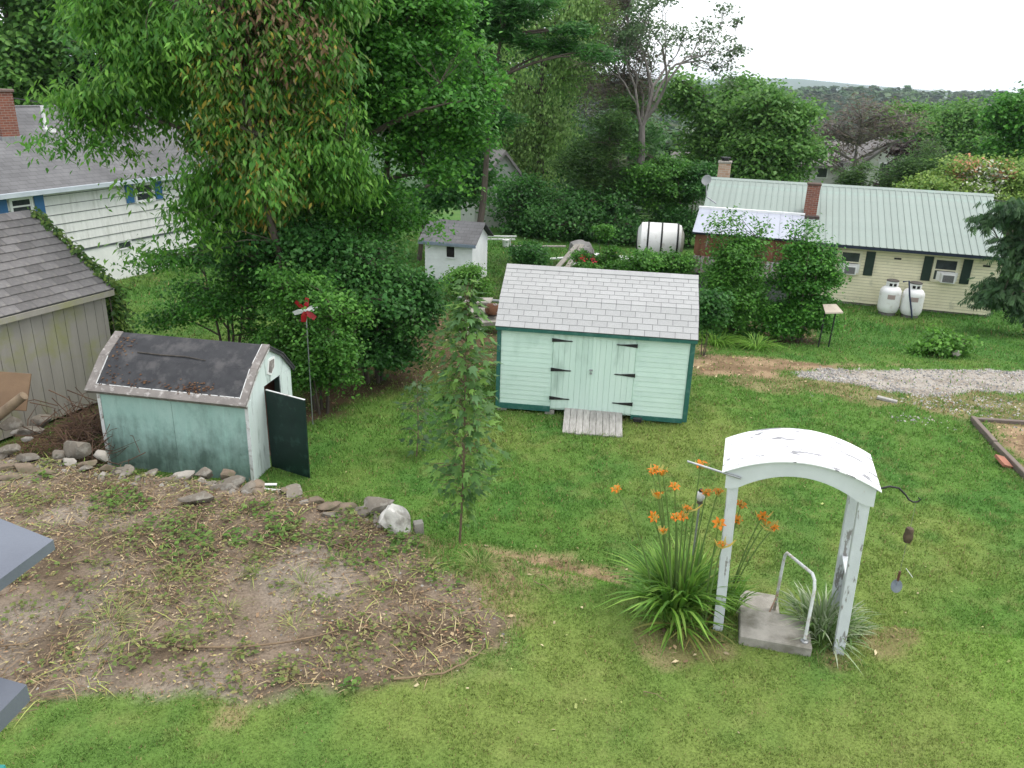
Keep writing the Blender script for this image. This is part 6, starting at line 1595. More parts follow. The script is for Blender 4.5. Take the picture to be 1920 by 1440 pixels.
{'name': 'back_shrub', 'label': 'shadowed shrub beside the porch behind the tank', 'cat': 'shrub', 'base': (9.15, 43), 'lobes': [(9.03, 43.0, 0.51, 1.27, 1.08, 1.27), (9.71, 43.0, 1.91, 0.84, 0.71, 1.26), (8.24, 43.0, -0.08, 1.42, 1.21, 0.85)], 'ntips': 220, 'per': 60, 'clump': 0.36, 'size': 0.16, 'pal': 'dark', 'tr': 0.07, 'nlimb': 12, 'trunks': 3, 'spread': 0.6, 'trunk': 'stems', 'crown': 'foliage'},
{'name': 'background_tree', 'label': 'large green tree behind the brick chimney', 'cat': 'tree', 'base': (13.07, 54), 'lobes': [(12.55, 54.0, 5.06, 2.22, 1.88, 2.22), (13.95, 54.0, 6.07, 1.86, 1.58, 1.52), (11.54, 54.0, 3.39, 1.72, 1.46, 2.07), (13.69, 54.0, 2.79, 2.08, 1.77, 1.73), (10.88, 54.0, 6.29, 1.69, 1.44, 1.69)], 'ntips': 380, 'per': 56, 'clump': 0.6, 'size': 0.28, 'pal': 'mid', 'tr': 0.25, 'nlimb': 14},
{'name': 'background_tree', 'label': 'rounded mid green tree above the green metal roof', 'cat': 'tree', 'base': (15.55, 50), 'lobes': [(15.01, 50.0, 4.68, 1.9, 1.62, 1.9), (15.87, 50.0, 3.18, 1.92, 1.63, 1.76), (14.31, 50.0, 2.82, 1.77, 1.5, 1.61), (15.12, 50.0, 6.03, 1.1, 0.93, 0.94), (16.92, 50.0, 2.59, 1.29, 1.09, 1.29)], 'ntips': 400, 'per': 56, 'clump': 0.54, 'size': 0.27, 'pal': 'mid', 'tr': 0.25, 'nlimb': 14},
{'name': 'dead_tree', 'label': 'wide brown leafless tree in front of the white gabled house', 'cat': 'tree', 'base': (22.88, 57), 'lobes': [(22.56, 57.0, 4.23, 3.25, 2.77, 1.81), (21.06, 57.0, 4.53, 2.16, 1.84, 1.8), (24.78, 57.0, 3.96, 2.17, 1.85, 1.63), (23.02, 57.0, 5.62, 3.22, 2.74, 1.07), (25.3, 57.0, 5.01, 1.8, 1.53, 1.44)], 'ntips': 520, 'per': 7, 'clump': 0.6, 'size': 0.35, 'pal': 'brown', 'tr': 0.22, 'nlimb': 40, 'kind': 'needle', 'grey': True, 'tip_r': 0.022, 'cvar': 0.2},
{'name': 'background_tree', 'label': 'green tree right of the brown leafless tree', 'cat': 'tree', 'base': (41.06, 78), 'lobes': [(40.05, 78.0, 4.36, 2.71, 2.3, 2.22), (37.99, 78.0, 4.76, 1.97, 1.67, 1.72), (41.73, 78.0, 3.47, 1.98, 1.68, 1.98), (40.03, 78.0, 2.23, 2.98, 2.54, 1.99)], 'ntips': 280, 'per': 80, 'clump': 0.75, 'size': 0.32, 'pal': 'mid', 'tr': 0.25, 'nlimb': 10},
{'name': 'background_tree', 'label': 'lighter green tree crown behind the brown leafless tree', 'cat': 'tree', 'base': (40.13, 84), 'lobes': [(39.07, 84.0, 4.56, 2.12, 1.8, 1.59), (37.13, 84.0, 5.01, 2.11, 1.8, 1.32), (40.76, 84.0, 2.84, 2.13, 1.81, 1.6)], 'ntips': 190, 'per': 70, 'clump': 0.75, 'size': 0.32, 'pal': 'light', 'tr': 0.2, 'nlimb': 10},
{'name': 'copper_beech', 'label': 'dark purple brown tree behind the conifer', 'cat': 'tree', 'base': (23.37, 50), 'lobes': [(23.54, 50.0, 3.58, 0.8, 0.68, 0.8), (23.15, 50.0, 2.79, 0.8, 0.68, 0.96), (22.83, 50.0, 2.0, 0.81, 0.69, 0.81)], 'ntips': 150, 'per': 40, 'clump': 0.4, 'size': 0.28, 'pal': 'purple', 'tr': 0.15, 'nlimb': 10},
{'name': 'conifer', 'label': 'dark green rounded evergreen beyond the metal roof', 'cat': 'tree', 'base': (22.52, 46), 'lobes': [(22.47, 46.0, 3.13, 1.18, 1.0, 1.18), (21.62, 46.0, 2.24, 1.19, 1.01, 1.04), (23.4, 46.0, 2.3, 1.34, 1.14, 1.04), (21.15, 46.0, 1.64, 0.9, 0.76, 0.75)], 'ntips': 300, 'per': 70, 'clump': 0.42, 'size': 0.24, 'pal': 'cedar', 'tr': 0.18, 'nlimb': 14, 'kind': 'needle'},
{'name': 'flowering_shrub', 'label': 'lime green flowering shrub with orange and white blooms beyond the roof end', 'cat': 'shrub', 'base': (22.75, 40), 'lobes': [(22.11, 40.0, 3.04, 1.94, 1.65, 0.9), (20.5, 40.0, 2.74, 1.16, 0.99, 0.65), (23.55, 40.0, 2.46, 1.3, 1.1, 0.91), (21.03, 40.0, 3.26, 1.03, 0.88, 0.64), (23.87, 40.0, 3.22, 0.9, 0.77, 0.77), (22.58, 40.0, 2.17, 1.82, 1.55, 0.78)], 'ntips': 400, 'per': 70, 'clump': 0.34, 'size': 0.17, 'pal': 'lime', 'tr': 0.08, 'nlimb': 16, 'trunks': 5, 'spread': 1.0, 'trunk': 'stems', 'crown': 'foliage', 'special': 'flower'},
{'name': 'evergreen_tree', 'label': 'small dark evergreen left of the conifer above the roof', 'cat': 'tree', 'base': (19.8, 48), 'lobes': [(19.63, 48.0, 1.96, 0.68, 0.58, 0.68), (19.51, 48.0, 2.62, 0.43, 0.37, 0.49)], 'ntips': 90, 'per': 40, 'clump': 0.34, 'size': 0.26, 'pal': 'cedar', 'tr': 0.12, 'nlimb': 8, 'kind': 'needle'},
{'name': 'oak_tree', 'label': 'dark green tree at the right edge under the sky', 'cat': 'tree', 'base': (28.11, 46), 'lobes': [(26.79, 46.0, 5.93, 0.87, 0.74, 1.01), (27.47, 46.0, 4.43, 1.17, 0.99, 1.46), (27.41, 46.0, 6.36, 1.15, 0.98, 1.15), (27.31, 46.0, 3.29, 0.88, 0.75, 1.03)], 'ntips': 300, 'per': 60, 'clump': 0.42, 'size': 0.23, 'pal': 'maple', 'tr': 0.2, 'nlimb': 14},
{'name': 'sumac_tree', 'label': 'dark drooping leaved tree at the right edge beside the yellow house', 'cat': 'tree', 'base': (17.64, 26.5), 'lobes': [(16.59, 26.5, 1.99, 0.71, 0.6, 1.06), (16.46, 26.5, 0.72, 0.63, 0.53, 0.54), (16.2, 26.5, 2.85, 0.61, 0.52, 0.52), (16.04, 26.5, 0.61, 0.45, 0.38, 0.27), (17.35, 26.5, 0.38, 0.72, 0.61, 0.72), (15.64, 26.5, 3.0, 0.38, 0.33, 0.21), (15.84, 26.5, 0.33, 0.32, 0.28, 0.22), (16.2, 26.5, 3.54, 0.52, 0.44, 0.35)], 'ntips': 240, 'per': 10, 'clump': 0.22, 'size': 0.3, 'pal': [(0.055, 0.12, 0.045), (0.075, 0.15, 0.055), (0.042, 0.098, 0.04)], 'tr': 0.1, 'nlimb': 18, 'kind': 'frond'},
{'name': 'tall_shrub', 'label': 'tall green shrub in front of the rusty porch', 'cat': 'shrub', 'base': (6.88, 24), 'lobes': [(6.66, 24.0, 1.66, 0.65, 0.55, 0.73), (6.7, 24.0, 0.66, 0.79, 0.67, 0.82), (6.32, 24.0, -0.2, 0.66, 0.56, 0.5), (7.09, 24.0, -0.43, 0.67, 0.57, 0.5), (6.13, 24.0, 1.31, 0.39, 0.33, 0.73), (6.66, 24.0, 2.22, 0.42, 0.35, 0.38)], 'ntips': 420, 'per': 60, 'clump': 0.2, 'size': 0.11, 'pal': 'bush', 'tr': 0.05, 'extra': [(5.92, 24.0, 3.07), (5.94, 24.0, 2.88), (5.97, 24.0, 2.7), (5.99, 24.0, 2.51), (6.01, 24.0, 2.31), (6.04, 24.0, 2.12), (6.43, 24.2, 3.22), (6.45, 24.2, 3.03), (6.48, 24.2, 2.84), (6.5, 24.2, 2.65), (6.52, 24.2, 2.45), (6.55, 24.2, 2.26), (7.2, 24.0, 2.99), (7.22, 24.0, 2.8), (7.25, 24.0, 2.61), (7.28, 24.0, 2.42), (7.3, 24.0, 2.23), (7.33, 24.0, 2.04)], 'nlimb': 20, 'trunks': 5, 'spread': 0.5, 'trunk': 'stems', 'crown': 'foliage'},
{'name': 'tall_shrub', 'label': 'tall dark green shrub between the porch and the lawn stand', 'cat': 'shrub', 'base': (8.87, 24), 'lobes': [(8.61, 24.0, 1.56, 0.73, 0.62, 0.81), (8.93, 24.0, 0.57, 0.79, 0.67, 0.82), (8.38, 24.0, -0.13, 0.66, 0.56, 0.58), (8.75, 24.0, 2.21, 0.45, 0.38, 0.54), (8.03, 24.0, 0.03, 0.5, 0.42, 0.5), (9.12, 24.0, 1.41, 0.49, 0.41, 0.65)], 'ntips': 420, 'per': 60, 'clump': 0.2, 'size': 0.11, 'pal': 'maple', 'tr': 0.05, 'extra': [(8.27, 24.0, 2.99), (8.3, 24.0, 2.8), (8.33, 24.0, 2.61), (8.36, 24.0, 2.42), (8.39, 24.0, 2.23), (8.42, 24.0, 2.04), (8.77, 24.2, 2.98), (8.8, 24.2, 2.79), (8.83, 24.2, 2.6), (8.87, 24.2, 2.4), (8.9, 24.2, 2.21), (8.93, 24.2, 2.02), (9.36, 24.0, 2.39), (9.39, 24.0, 2.23), (9.41, 24.0, 2.07), (9.44, 24.0, 1.91), (9.47, 24.0, 1.75)], 'nlimb': 20, 'trunks': 5, 'spread': 0.5, 'trunk': 'stems', 'crown': 'foliage'},
{'name': 'weedy_bush', 'label': 'low weedy bush beside the gravel driveway', 'cat': 'bush', 'base': (12.42, 22.3), 'lobes': [(12.24, 22.3, 0.02, 0.62, 0.53, 0.31), (12.53, 22.3, -0.22, 0.47, 0.4, 0.28), (11.72, 22.3, -0.08, 0.46, 0.39, 0.28), (12.97, 22.3, -0.12, 0.34, 0.29, 0.25), (11.93, 22.3, 0.41, 0.31, 0.26, 0.18)], 'ntips': 150, 'per': 26, 'clump': 0.16, 'size': 0.12, 'pal': 'light', 'tr': 0.015, 'nlimb': 12, 'trunks': 5, 'spread': 0.5, 'trunk': 'stems', 'crown': 'foliage'},
{'name': 'rose_bush', 'label': 'bright green pointed bush with a red bloom behind the mint shed', 'cat': 'bush', 'base': (3.51, 32), 'lobes': [(3.39, 32.0, -0.0, 0.77, 0.66, 0.39), (3.55, 32.0, 0.69, 0.34, 0.29, 0.51), (3.51, 32.0, 1.29, 0.17, 0.14, 0.25), (2.83, 32.0, 0.24, 0.39, 0.33, 0.3), (4.14, 32.0, 0.07, 0.47, 0.4, 0.3)], 'ntips': 200, 'per': 40, 'clump': 0.15, 'size': 0.12, 'pal': 'bush', 'tr': 0.03, 'nlimb': 12, 'trunks': 4, 'spread': 0.4, 'trunk': 'stems', 'crown': 'foliage', 'special': 'flower'},
{'name': 'leafy_bush', 'label': 'rounded leafy bush behind the right end of the mint shed', 'cat': 'bush', 'base': (5.71, 31), 'lobes': [(5.56, 31.0, 0.32, 1.0, 0.85, 0.42), (6.3, 31.0, 0.22, 0.79, 0.67, 0.42), (4.96, 31.0, 0.09, 0.73, 0.62, 0.38)], 'ntips': 210, 'per': 40, 'clump': 0.22, 'size': 0.13, 'pal': 'bush', 'tr': 0.03, 'nlimb': 12, 'trunks': 4, 'spread': 0.5, 'trunk': 'stems', 'crown': 'foliage'},
{'name': 'leafy_bush', 'label': 'small dark bush in the grass behind the mint shed', 'cat': 'bush', 'base': (0.46, 30.5), 'lobes': [(0.45, 30.5, 0.57, 0.57, 0.49, 0.37), (0.15, 30.5, 0.35, 0.41, 0.35, 0.29)], 'ntips': 90, 'per': 36, 'clump': 0.2, 'size': 0.12, 'pal': 'dark', 'tr': 0.02, 'nlimb': 8, 'trunks': 3, 'spread': 0.3, 'trunk': 'stems', 'crown': 'foliage'},
{'name': 'leafy_bush', 'label': 'green bush growing at the corner of the small white shed', 'cat': 'bush', 'base': (-1.89, 27.5), 'lobes': [(-1.9, 27.5, 0.24, 0.52, 0.44, 0.45), (-1.61, 27.5, -0.13, 0.56, 0.48, 0.47), (-2.09, 27.5, 0.8, 0.19, 0.16, 0.33)], 'ntips': 110, 'per': 34, 'clump': 0.16, 'size': 0.11, 'pal': 'light', 'tr': 0.02, 'nlimb': 10, 'trunks': 4, 'spread': 0.3, 'trunk': 'stems', 'crown': 'foliage'},
{'name': 'leafy_bush', 'label': 'dark climbing bush at the right end of the mint shed', 'cat': 'bush', 'base': (5.24, 21), 'lobes': [(5.15, 21.0, 1.38, 0.26, 0.22, 0.79), (5.37, 21.0, 0.79, 0.29, 0.25, 0.51)], 'ntips': 110, 'per': 36, 'clump': 0.16, 'size': 0.11, 'pal': 'dark', 'tr': 0.02, 'nlimb': 8, 'trunks': 3, 'spread': 0.2, 'trunk': 'stems', 'crown': 'foliage'}]
DYING = [(-5.2, 17.6, 7.44, 1.19), (-5.63, 17.6, 6.21, 1.22), (-5.39, 17.6, 4.93, 1.02), (-4.63, 17.6, 6.24, 1.0), (-6.03, 17.6, 5.46, 0.9), (-5.23, 17.6, 3.93, 0.81), (-6.35, 17.6, 6.71, 0.66), (-3.91, 17.6, 7.19, 0.76), (-3.14, 17.6, 7.51, 0.65)]
BROWNL = [(-5.08, 17.6, 7.65, 0.86), (-4.21, 17.6, 7.67, 0.75), (-3.14, 17.6, 7.66, 0.54), (-5.02, 17.6, 6.95, 0.65), (-5.54, 17.6, 7.24, 0.65), (-5.0, 17.6, 5.7, 0.39), (-5.42, 17.6, 4.6, 0.34)]
FLOWERS = [(21.81, 40.0, 3.78, 0.72, 0.66, 0.33, 0.2, 0.32), (23.16, 40.0, 3.5, 0.57, 0.66, 0.33, 0.2, 0.32), (21.13, 40.0, 3.39, 0.57, 0.66, 0.36, 0.22, 0.25), (22.17, 40.0, 2.79, 1.16, 0.7, 0.72, 0.6, 0.22), (22.56, 40.0, 3.31, 0.77, 0.7, 0.72, 0.6, 0.2), (3.18, 31.6, 0.27, 0.19, 0.75, 0.05, 0.1, 0.8), (2.65, 31.6, 0.27, 0.13, 0.7, 0.05, 0.08, 0.8)]
LILYF = [(1.742, 8.5, 2.409, 2.0, 8.3, 1.15), (1.672, 8.45, 2.404, 2.0, 8.3, 1), (1.818, 8.55, 2.359, 2.05, 8.35, 1), (1.272, 8.45, 2.157, 1.85, 8.3, 1.05), (1.772, 8.4, 2.132, 2.0, 8.3, 1), (1.972, 8.5, 2.192, 2.1, 8.4, 1), (2.301, 8.7, 2.401, 2.2, 8.4, 1), (2.388, 8.6, 2.076, 2.25, 8.4, 1), (2.528, 8.6, 2.088, 2.3, 8.4, 1), (2.135, 8.4, 1.967, 2.15, 8.35, 1), (1.716, 8.3, 1.886, 2.0, 8.3, 1), (2.072, 8.35, 1.878, 2.1, 8.3, 1), (1.986, 8.3, 1.889, 2.1, 8.3, 1), (1.835, 8.25, 1.741, 2.05, 8.2, 1), (2.347, 7.8, 2.11, 2.4, 8.1, 1.05), (2.414, 7.78, 1.866, 2.4, 8.0, 1.1), (2.76, 8.4, 2.033, 2.6, 8.4, 1), (2.704, 8.3, 1.881, 2.6, 8.3, 1), (3.051, 8.45, 1.858, 2.75, 8.4, 1), (3.089, 8.4, 1.808, 2.75, 8.4, 1), (3.194, 8.4, 1.739, 2.75, 8.4, 0.95)]
TUFTS = [((-4.55, 7.61), 90, 0.4, 0.42, 'large pale grass tuft left on the bare soil'), ((-3.31, 7.93), 40, 0.2, 0.28, 'upright grass tuft in the middle of the soil'), ((-2.55, 8.57), 50, 0.25, 0.34, 'tall thin grass tuft right on the soil'), ((-0.34, 9.08), 90, 0.3, 0.4, 'bent pale grass tuft by the sapling foot'), ((-3.2, 8.71), 34, 0.22, 0.25, 'short grass tuft in the upper soil'), ((-4.27, 8.65), 30, 0.2, 0.22, 'small grass tuft left of the short tuft'), ((-2.46, 7.72), 30, 0.2, 0.25, 'thin grass tuft above the long pale branch'), ((-2.2, 9.14), 34, 0.25, 0.22, 'low grass tuft below the wall'), ((-1.65, 8.45), 26, 0.2, 0.2, 'sparse grass tuft right of the tall tuft')]
WEEDS = [(-5.86, 10.49, 0.35, 120), (-5.56, 10.35, 0.3, 90), (-3.21, 9.97, 0.25, 80), (-1.4, 9.54, 0.22, 90), (-1.59, 9.85, 0.16, 50), (-2.38, 10.02, 0.25, 70), (-3.69, 9.58, 0.2, 60), (-4.89, 9.79, 0.4, 90), (-4.24, 9.28, 0.4, 90), (-3.7, 10.32, 0.25, 60), (-7.31, 11.08, 0.15, 30), (-4.41, 9.54, 0.3, 60), (-0.74, 8.81, 0.3, 60), (-1.58, 6.75, 0.1, 20), (-3.18, 9.61, 0.3, 70), (-2.64, 9.51, 0.3, 70), (-3.82, 11.24, 0.12, 40), (-4.01, 11.59, 0.1, 40), (-1.94, 9.28, 0.4, 100)]

def ash_special(tips, ti, pos, c, r):
    # the dying limb in the middle of the tree carries yellow and brown leaves
    ax = np.array(DYING, float)
    d = np.full(len(tips), 9.0)
    for (x, y, z, rad) in ax:
        d = np.minimum(d, np.linalg.norm((tips - (x, y, z)) * np.array([1, .55, 1]), axis=1) / rad)
    b = np.array(BROWNL, float); db = np.full(len(tips), 9.0)
    for (x, y, z, rad) in b:
        db = np.minimum(db, np.linalg.norm((tips - (x, y, z)) * np.array([1, .55, 1]), axis=1) / rad)
    u = r.random(len(c)); ut = r.random(len(tips))[ti]
    yel = (d[ti] + .5 * ut < 1.12) & (u < .17)
    pale = (d[ti] + .4 * ut < 1.2) & (u >= .17) & (u < .48)
    brn = (db[ti] + .35 * ut < 1.1) & (u < .52)
    k = len(c)
    c = c.copy()
    c[pale] = np.array([.195, .310, .085]) * (.75 + .5 * r.random((pale.sum(), 1)))
    c[yel] = np.array([.46, .36, .065]) * (.7 + .5 * r.random((yel.sum(), 1)))
    c[brn] = np.array([(.40, .26, .155), (.30, .185, .105), (.48, .35, .22)])[r.integers(0, 3, brn.sum())]
    return c
def flower_special(tips, ti, pos, c, r):
    f = np.array(FLOWERS, float); c = c.copy()
    for (x, y, z, rad, R_, G_, B_, p) in f:
        k = (np.linalg.norm((pos - (x, y, z)) * np.array([1, .5, 1]), axis=1) < rad) & (r.random(len(c)) < p)
        c[k] = np.array([R_, G_, B_]) * (.8 + .4 * r.random((k.sum(), 1)))
    return c
SPEC = {'ash': ash_special, 'flower': flower_special}
for i, T in enumerate(TREES):
    T = dict(T)
    if 'special' in T: T['special'] = SPEC[T['special']]
    if T.pop('grey', False): T['bark'] = BARKG
    tree(seed=500 + i, **T)

# ---- sparse forked tree against the sky, grown by recursive forking
def forked_tree(label, base, mains, seed, leaf_pal):
    q = np.random.default_rng(seed)
    t = empty('locust_tree', label, 'tree', base)
    mb = MB(); tips = []
    def grow(p, d, L_, rad, lev):
        n = 5; P = [p]; dd = d.copy()
        for i in range(n):
            dd = unit(dd + q.normal(0, .10, 3) + np.array([0, 0, .04])); P.append(P[-1] + dd * L_ / n)
        mb.tube(P, [rad * (1 - .35 * i / n) for i in range(n + 1)], 6 if lev > 2 else 4, cap=False)
        if lev == 0:
            tips.append(P[-1]); tips.append(P[-2]); return
        if lev <= 2: tips.append(P[3])
        for k in range(3 if q.random() < .45 else 2):
            a = unit(np.cross(dd, q.normal(0, 1, 3)))
            nd = unit(dd + a * (.42 + .4 * q.random()))
            grow(P[-1] if k < 2 else P[3], nd, L_ * (.62 + .22 * q.random()), rad * .62, lev - 1)
    for (d, L_, rad, st) in mains:
        grow(np.array(st, float), unit(np.array(d, float)), L_, rad, 4)
    z0 = min(m_[3][2] for m_ in mains)
    mb.tube([(0, 0, -.3), (.1, 0, z0 * .5), (mains[0][3][0], mains[0][3][1], z0 + .1)], [.24, .2, .16], 8)
    mb.build('trunk', BARKG, t, smooth=True)
    tips = np.array(tips)
    keep = q.random(len(tips)) < .72
    V, F, C = foliage(q, tips[keep], tips[keep] - np.array([0, 0, .4]), 15, .22, .19, leaf_pal, 'leaf', .5)
    mesh_obj('crown', np_mesh('crown', V, F, C), LEAF, t)
forked_tree('sparse bare branched tree against the white sky', (6.35, 44.0, 1.97), [((0.39, 0.0, 0.92), 2.13, 0.13, (-0.01, 0.0, 2.72)), ((0.07, 0.33, 0.94), 1.9, 0.11, (-0.01, 0.0, 2.72)), ((0.58, -0.23, 0.78), 2.18, 0.1, (0.15, 0.0, 3.13)), ((-0.29, -0.15, 0.94), 2.02, 0.09, (-0.01, 0.0, 2.72)), ((0.45, 0.22, 0.87), 2.24, 0.08, (0.48, 0.0, 4.06))], 31, [(.095,.165,.07),(.075,.135,.06),(.12,.19,.085)])

# ---- maple saplings with lobed leaves
def sapling(label, base, h, lean, n, size, widths, pal, seed, r0=.018):
    r = np.random.default_rng(seed)
    b = np.array([base[0], base[1], float(gz(*base))])
    t = empty('maple_sapling', label, 'sapling', tuple(b), 0, 'young maples on the lawn')
    P = [np.array([lean[0] * s + .02 * math.sin(5 * s), lean[1] * s, h * s]) for s in np.linspace(0, 1, 12)]
    mb = MB(); mb.tube(P, [r0 * (1 - .85 * s) + .002 for s in np.linspace(0, 1, 12)], 7)
    pos, out = [], []
    for i in range(n):
        s = widths[0][0] + (1 - widths[0][0]) * r.random() ** .9
        w = np.interp(s, [a for a, _ in widths], [q for _, q in widths])
        a = r.random() * 2 * PI; rad = w * (.25 + .75 * r.random())
        c = np.array([np.interp(s, np.linspace(0, 1, 12), [p[k] for p in P]) for k in range(3)])
        p = c + np.array([math.cos(a) * rad, math.sin(a) * rad, .10 * r.normal() + rad * .25])
        if i % 3 == 0: mb.tube([c, (c + p) / 2 + (0, 0, .03), p], [.005, .004, .002], 4, cap=False)
        pos.append(p); out.append([math.cos(a), math.sin(a), 0])
    mb.build('trunk', mat('sapling_bark', (.20, .15, .10), (.14, .10, .07), 8, .9), t, smooth=True)
    pos = np.array(pos); out = np.array(out)
    xd = unit(out + r.normal(0, .4, (n, 3)) + np.array([0, 0, -.45])); nr = unit(np.array([0, 0, 1.0]) + out * .5 + r.normal(0, .3, (n, 3)))
    V, F = scatter(MAPLE[0], MAPLE[1], pos, frames(xd, nr), size * (.55 + .7 * r.random(n)))
    pl = np.array(pal); c = pl[r.integers(0, len(pl), n)] * (.75 + .5 * r.random((n, 1)))
    mesh_obj('leaves', np_mesh('leaves', V, F, np.repeat(c, len(MAPLE[0]), 0)), LEAF, t)
SAPL = [(.095, .205, .050), (.120, .240, .056), (.075, .165, .045), (.175, .310, .066), (.100, .205, .075)]
sapling('tall thin maple sapling in front of the mint shed', (-.70, 10.15), 3.95, (.10, .0), 820, .18,
        [(.20, .10), (.28, .42), (.40, .60), (.52, .42), (.60, .44), (.72, .50), (.86, .30), (1.0, .05)], SAPL, 11)
sapling('small pale maple sapling left of the tall one', (-1.75, 13.6), 1.55, (.05, .0), 120, .15, [(.15, .22), (.5, .42), (.9, .22), (1, .05)], [(.075, .135, .055), (.06, .12, .05)], 12, .012)
sapling('low maple sapling beside the mint shed corner', (-.62, 13.9), 1.45, (-.05, 0), 90, .15, [(.2, .25), (.6, .35), (1, .05)], SAPL, 13, .012)

# ---- strap-leaved plants
def strips(r, base, yaw, length, width, arch, col_, segs=5, rise=.75, twist=.0):
    """arching leaf blades, vectorised; base (n,3)"""
    n = len(base); t = np.linspace(0, 1, segs + 1)
    h = np.stack([np.cos(yaw), np.sin(yaw), np.zeros(n)], -1); sd = np.stack([-np.sin(yaw), np.cos(yaw), np.zeros(n)], -1)
    out = length[:, None] * (arch[:, None] * (.25 * t + .75 * t ** 2))
    z = length[:, None] * (rise * (t - .64 * arch[:, None] * t ** 2.3))
    ctr = base[:, None, :] + h[:, None, :] * out[..., None] + np.array([0, 0, 1.0]) * z[..., None]
    w = width[:, None] * np.sqrt(np.clip((1 - t) * (t + .25) * 1.6, 0.0, 1))
    sdv = sd[:, None, :] + np.array([0, 0, twist])
    V = np.stack([ctr - sdv * w[..., None] / 2, ctr + sdv * w[..., None] / 2], 2)
    k = 2 * (segs + 1)
    T = np.array([(2 * i, 2 * i + 2, 2 * i + 3, 2 * i + 1) for i in range(segs)])
    F = (T[None] + (np.arange(n) * k)[:, None, None]).reshape(-1, 4)
    return V.reshape(-1, 3), F, np.repeat(col_, k, 0)
def clump(r, c, n, rad, len0, wid, pal, arch=(.5, 1.3), rise=.85, yawr=None):
    a = r.random(n) * 2 * PI if yawr is None else yawr[0] + (yawr[1] - yawr[0]) * r.random(n)
    q = rad * np.sqrt(r.random(n)) * .45
    x = c[0] + np.cos(a) * q; y = c[1] + np.sin(a) * q
    base = np.stack([x, y, gz(x, y) - .01], -1)
    pl = np.array(pal); cc = pl[r.integers(0, len(pl), n)] * (.72 + .56 * r.random((n, 1)))
    return strips(r, base, a + r.normal(0, .35, n), len0 * (.55 + .6 * r.random(n)), wid * (.7 + .5 * r.random(n)), arch[0] + (arch[1] - arch[0]) * r.random(n), cc, rise=rise)

r = np.random.default_rng(77)
LILYP = [(.200, .370, .055), (.150, .315, .046), (.260, .430, .080), (.115, .250, .042)]
lily = empty('daylily', 'orange daylily clump with long green leaves at the left arbor post', 'flower', (2.12, 8.3, .5))
off = -np.array([2.12, 8.3, .5])
parts = [clump(r, (2.05, 8.28), 250, .5, .92, .044, LILYP, (.3, 1.05), .98), clump(r, (2.25, 8.40), 160, .5, 1.05, .042, LILYP, (.2, .8), .95), clump(r, (2.72, 8.35), 90, .32, .8, .036, LILYP, (.1, .5)),
         clump(r, (2.05, 7.98), 30, .3, .55, .046, LILYP + [(.26, .26, .08)], (.9, 1.4)), clump(r, (2.3, 7.95), 14, .3, .5, .03, [(.34, .27, .10), (.24, .25, .07)], (.8, 1.4))]
V, F, C = join(parts)
mesh_obj('leaves', np_mesh('leaves', V + off, F, C), LEAF, lily)
def flower_mesh(seed):
    q = np.random.default_rng(seed)
    V, F, C = [], [], []
    for k in range(6):
        a = k * PI / 3 + q.normal(0, .08); w = .020 if k % 2 else .028
        h = np.array([math.cos(a), math.sin(a), 0]); s = np.array([-math.sin(a), math.cos(a), 0])
        b = len(V)
        for tt, rr, zz, ww in ((0, .004, -.055, .3), (.35, .022, -.01, .75), (.7, .060, .022, 1.0), (1, .098, .004 + q.normal(0, .01), .12)):
            p = h * rr + np.array([0, 0, zz])
            V += [p - s * w * ww, p + s * w * ww]
            cc = np.array((.62, .36, .04)) * (1 - tt) + np.array((.78, .17, .018)) * tt
            C += [cc, cc]
        F += [(b + 2 * i, b + 2 * i + 2, b + 2 * i + 3, b + 2 * i + 1) for i in range(3)]
    return np_mesh('flower', np.array(V), np.array(F), np.array(C))
FM = [flower_mesh(s) for s in range(4)]
PETAL = attr_mat('petal', rough=.5, transl=.35, spec=.2)
for m_ in FM: m_.materials.append(PETAL)
stk = MB(); budv = MB()
for (x, y, z, bx, by, big) in LILYF:
    e = np.array([x, y, z]); b = np.array([bx, by, float(gz(bx, by))])
    m1 = b * .45 + e * .55 + np.array([(bx - x) * .25, (by - y) * .25, .12])
    P = [b * (1 - t) ** 2 + 2 * m1 * t * (1 - t) + e * t * t for t in np.linspace(0, 1, 8)]
    stk.tube([tuple(p + off) for p in P], [.0125 - .005 * t for t in np.linspace(0, 1, 8)], 5, cap=False)
    o = bpy.data.objects.new('flower', FM[int(r.integers(0, 4))]); col.objects.link(o); o.parent = lily
    o.location = tuple(e + off); s = big * (.66 + .24 * r.random()); o.scale = (s, s, s)
    o.rotation_euler = (r.normal(.45, .3), r.normal(0, .35), r.random() * 6)
    for k in range(int(r.integers(3, 6))):
        d = np.array([r.normal(0, .04), r.normal(0, .03), .0]); q = e + off + np.array([0, 0, -.06])
        budv.tube([tuple(q), tuple(q + d * .8 + (0, 0, .04)), tuple(q + d * 1.3 + (0, 0, .11))], [.006, .014, .004], 5)
stk.build('stalks', mat('lily_stalk', (.13, .20, .05), (.10, .17, .045), 8, .7), lily, smooth=True)
budv.build('buds', mat('lily_bud', (.50, .34, .07), (.42, .40, .12), 8, .6), lily, smooth=True)['kind'] = 'stuff'

rg = empty('ribbon_grass', 'white striped ribbon grass inside the right arbor post', 'plant', (3.86, 8.0, .5))
off2 = -np.array([3.86, 8.0, .5])
RGP = [(.34, .42, .24), (.22, .32, .13), (.46, .52, .36), (.14, .25, .07)]
V, F, C = join([clump(r, (3.82, 8.05), 260, .6, .58, .026, RGP, (.3, .95), .95), clump(r, (4.08, 7.9), 60, .3, .42, .024, RGP, (.3, .9)), clump(r, (3.80, 7.75), 50, .3, .4, .024, RGP, (.4, 1.2))])
mesh_obj('leaves', np_mesh('leaves', V + off2, F, C), LEAF, rg)

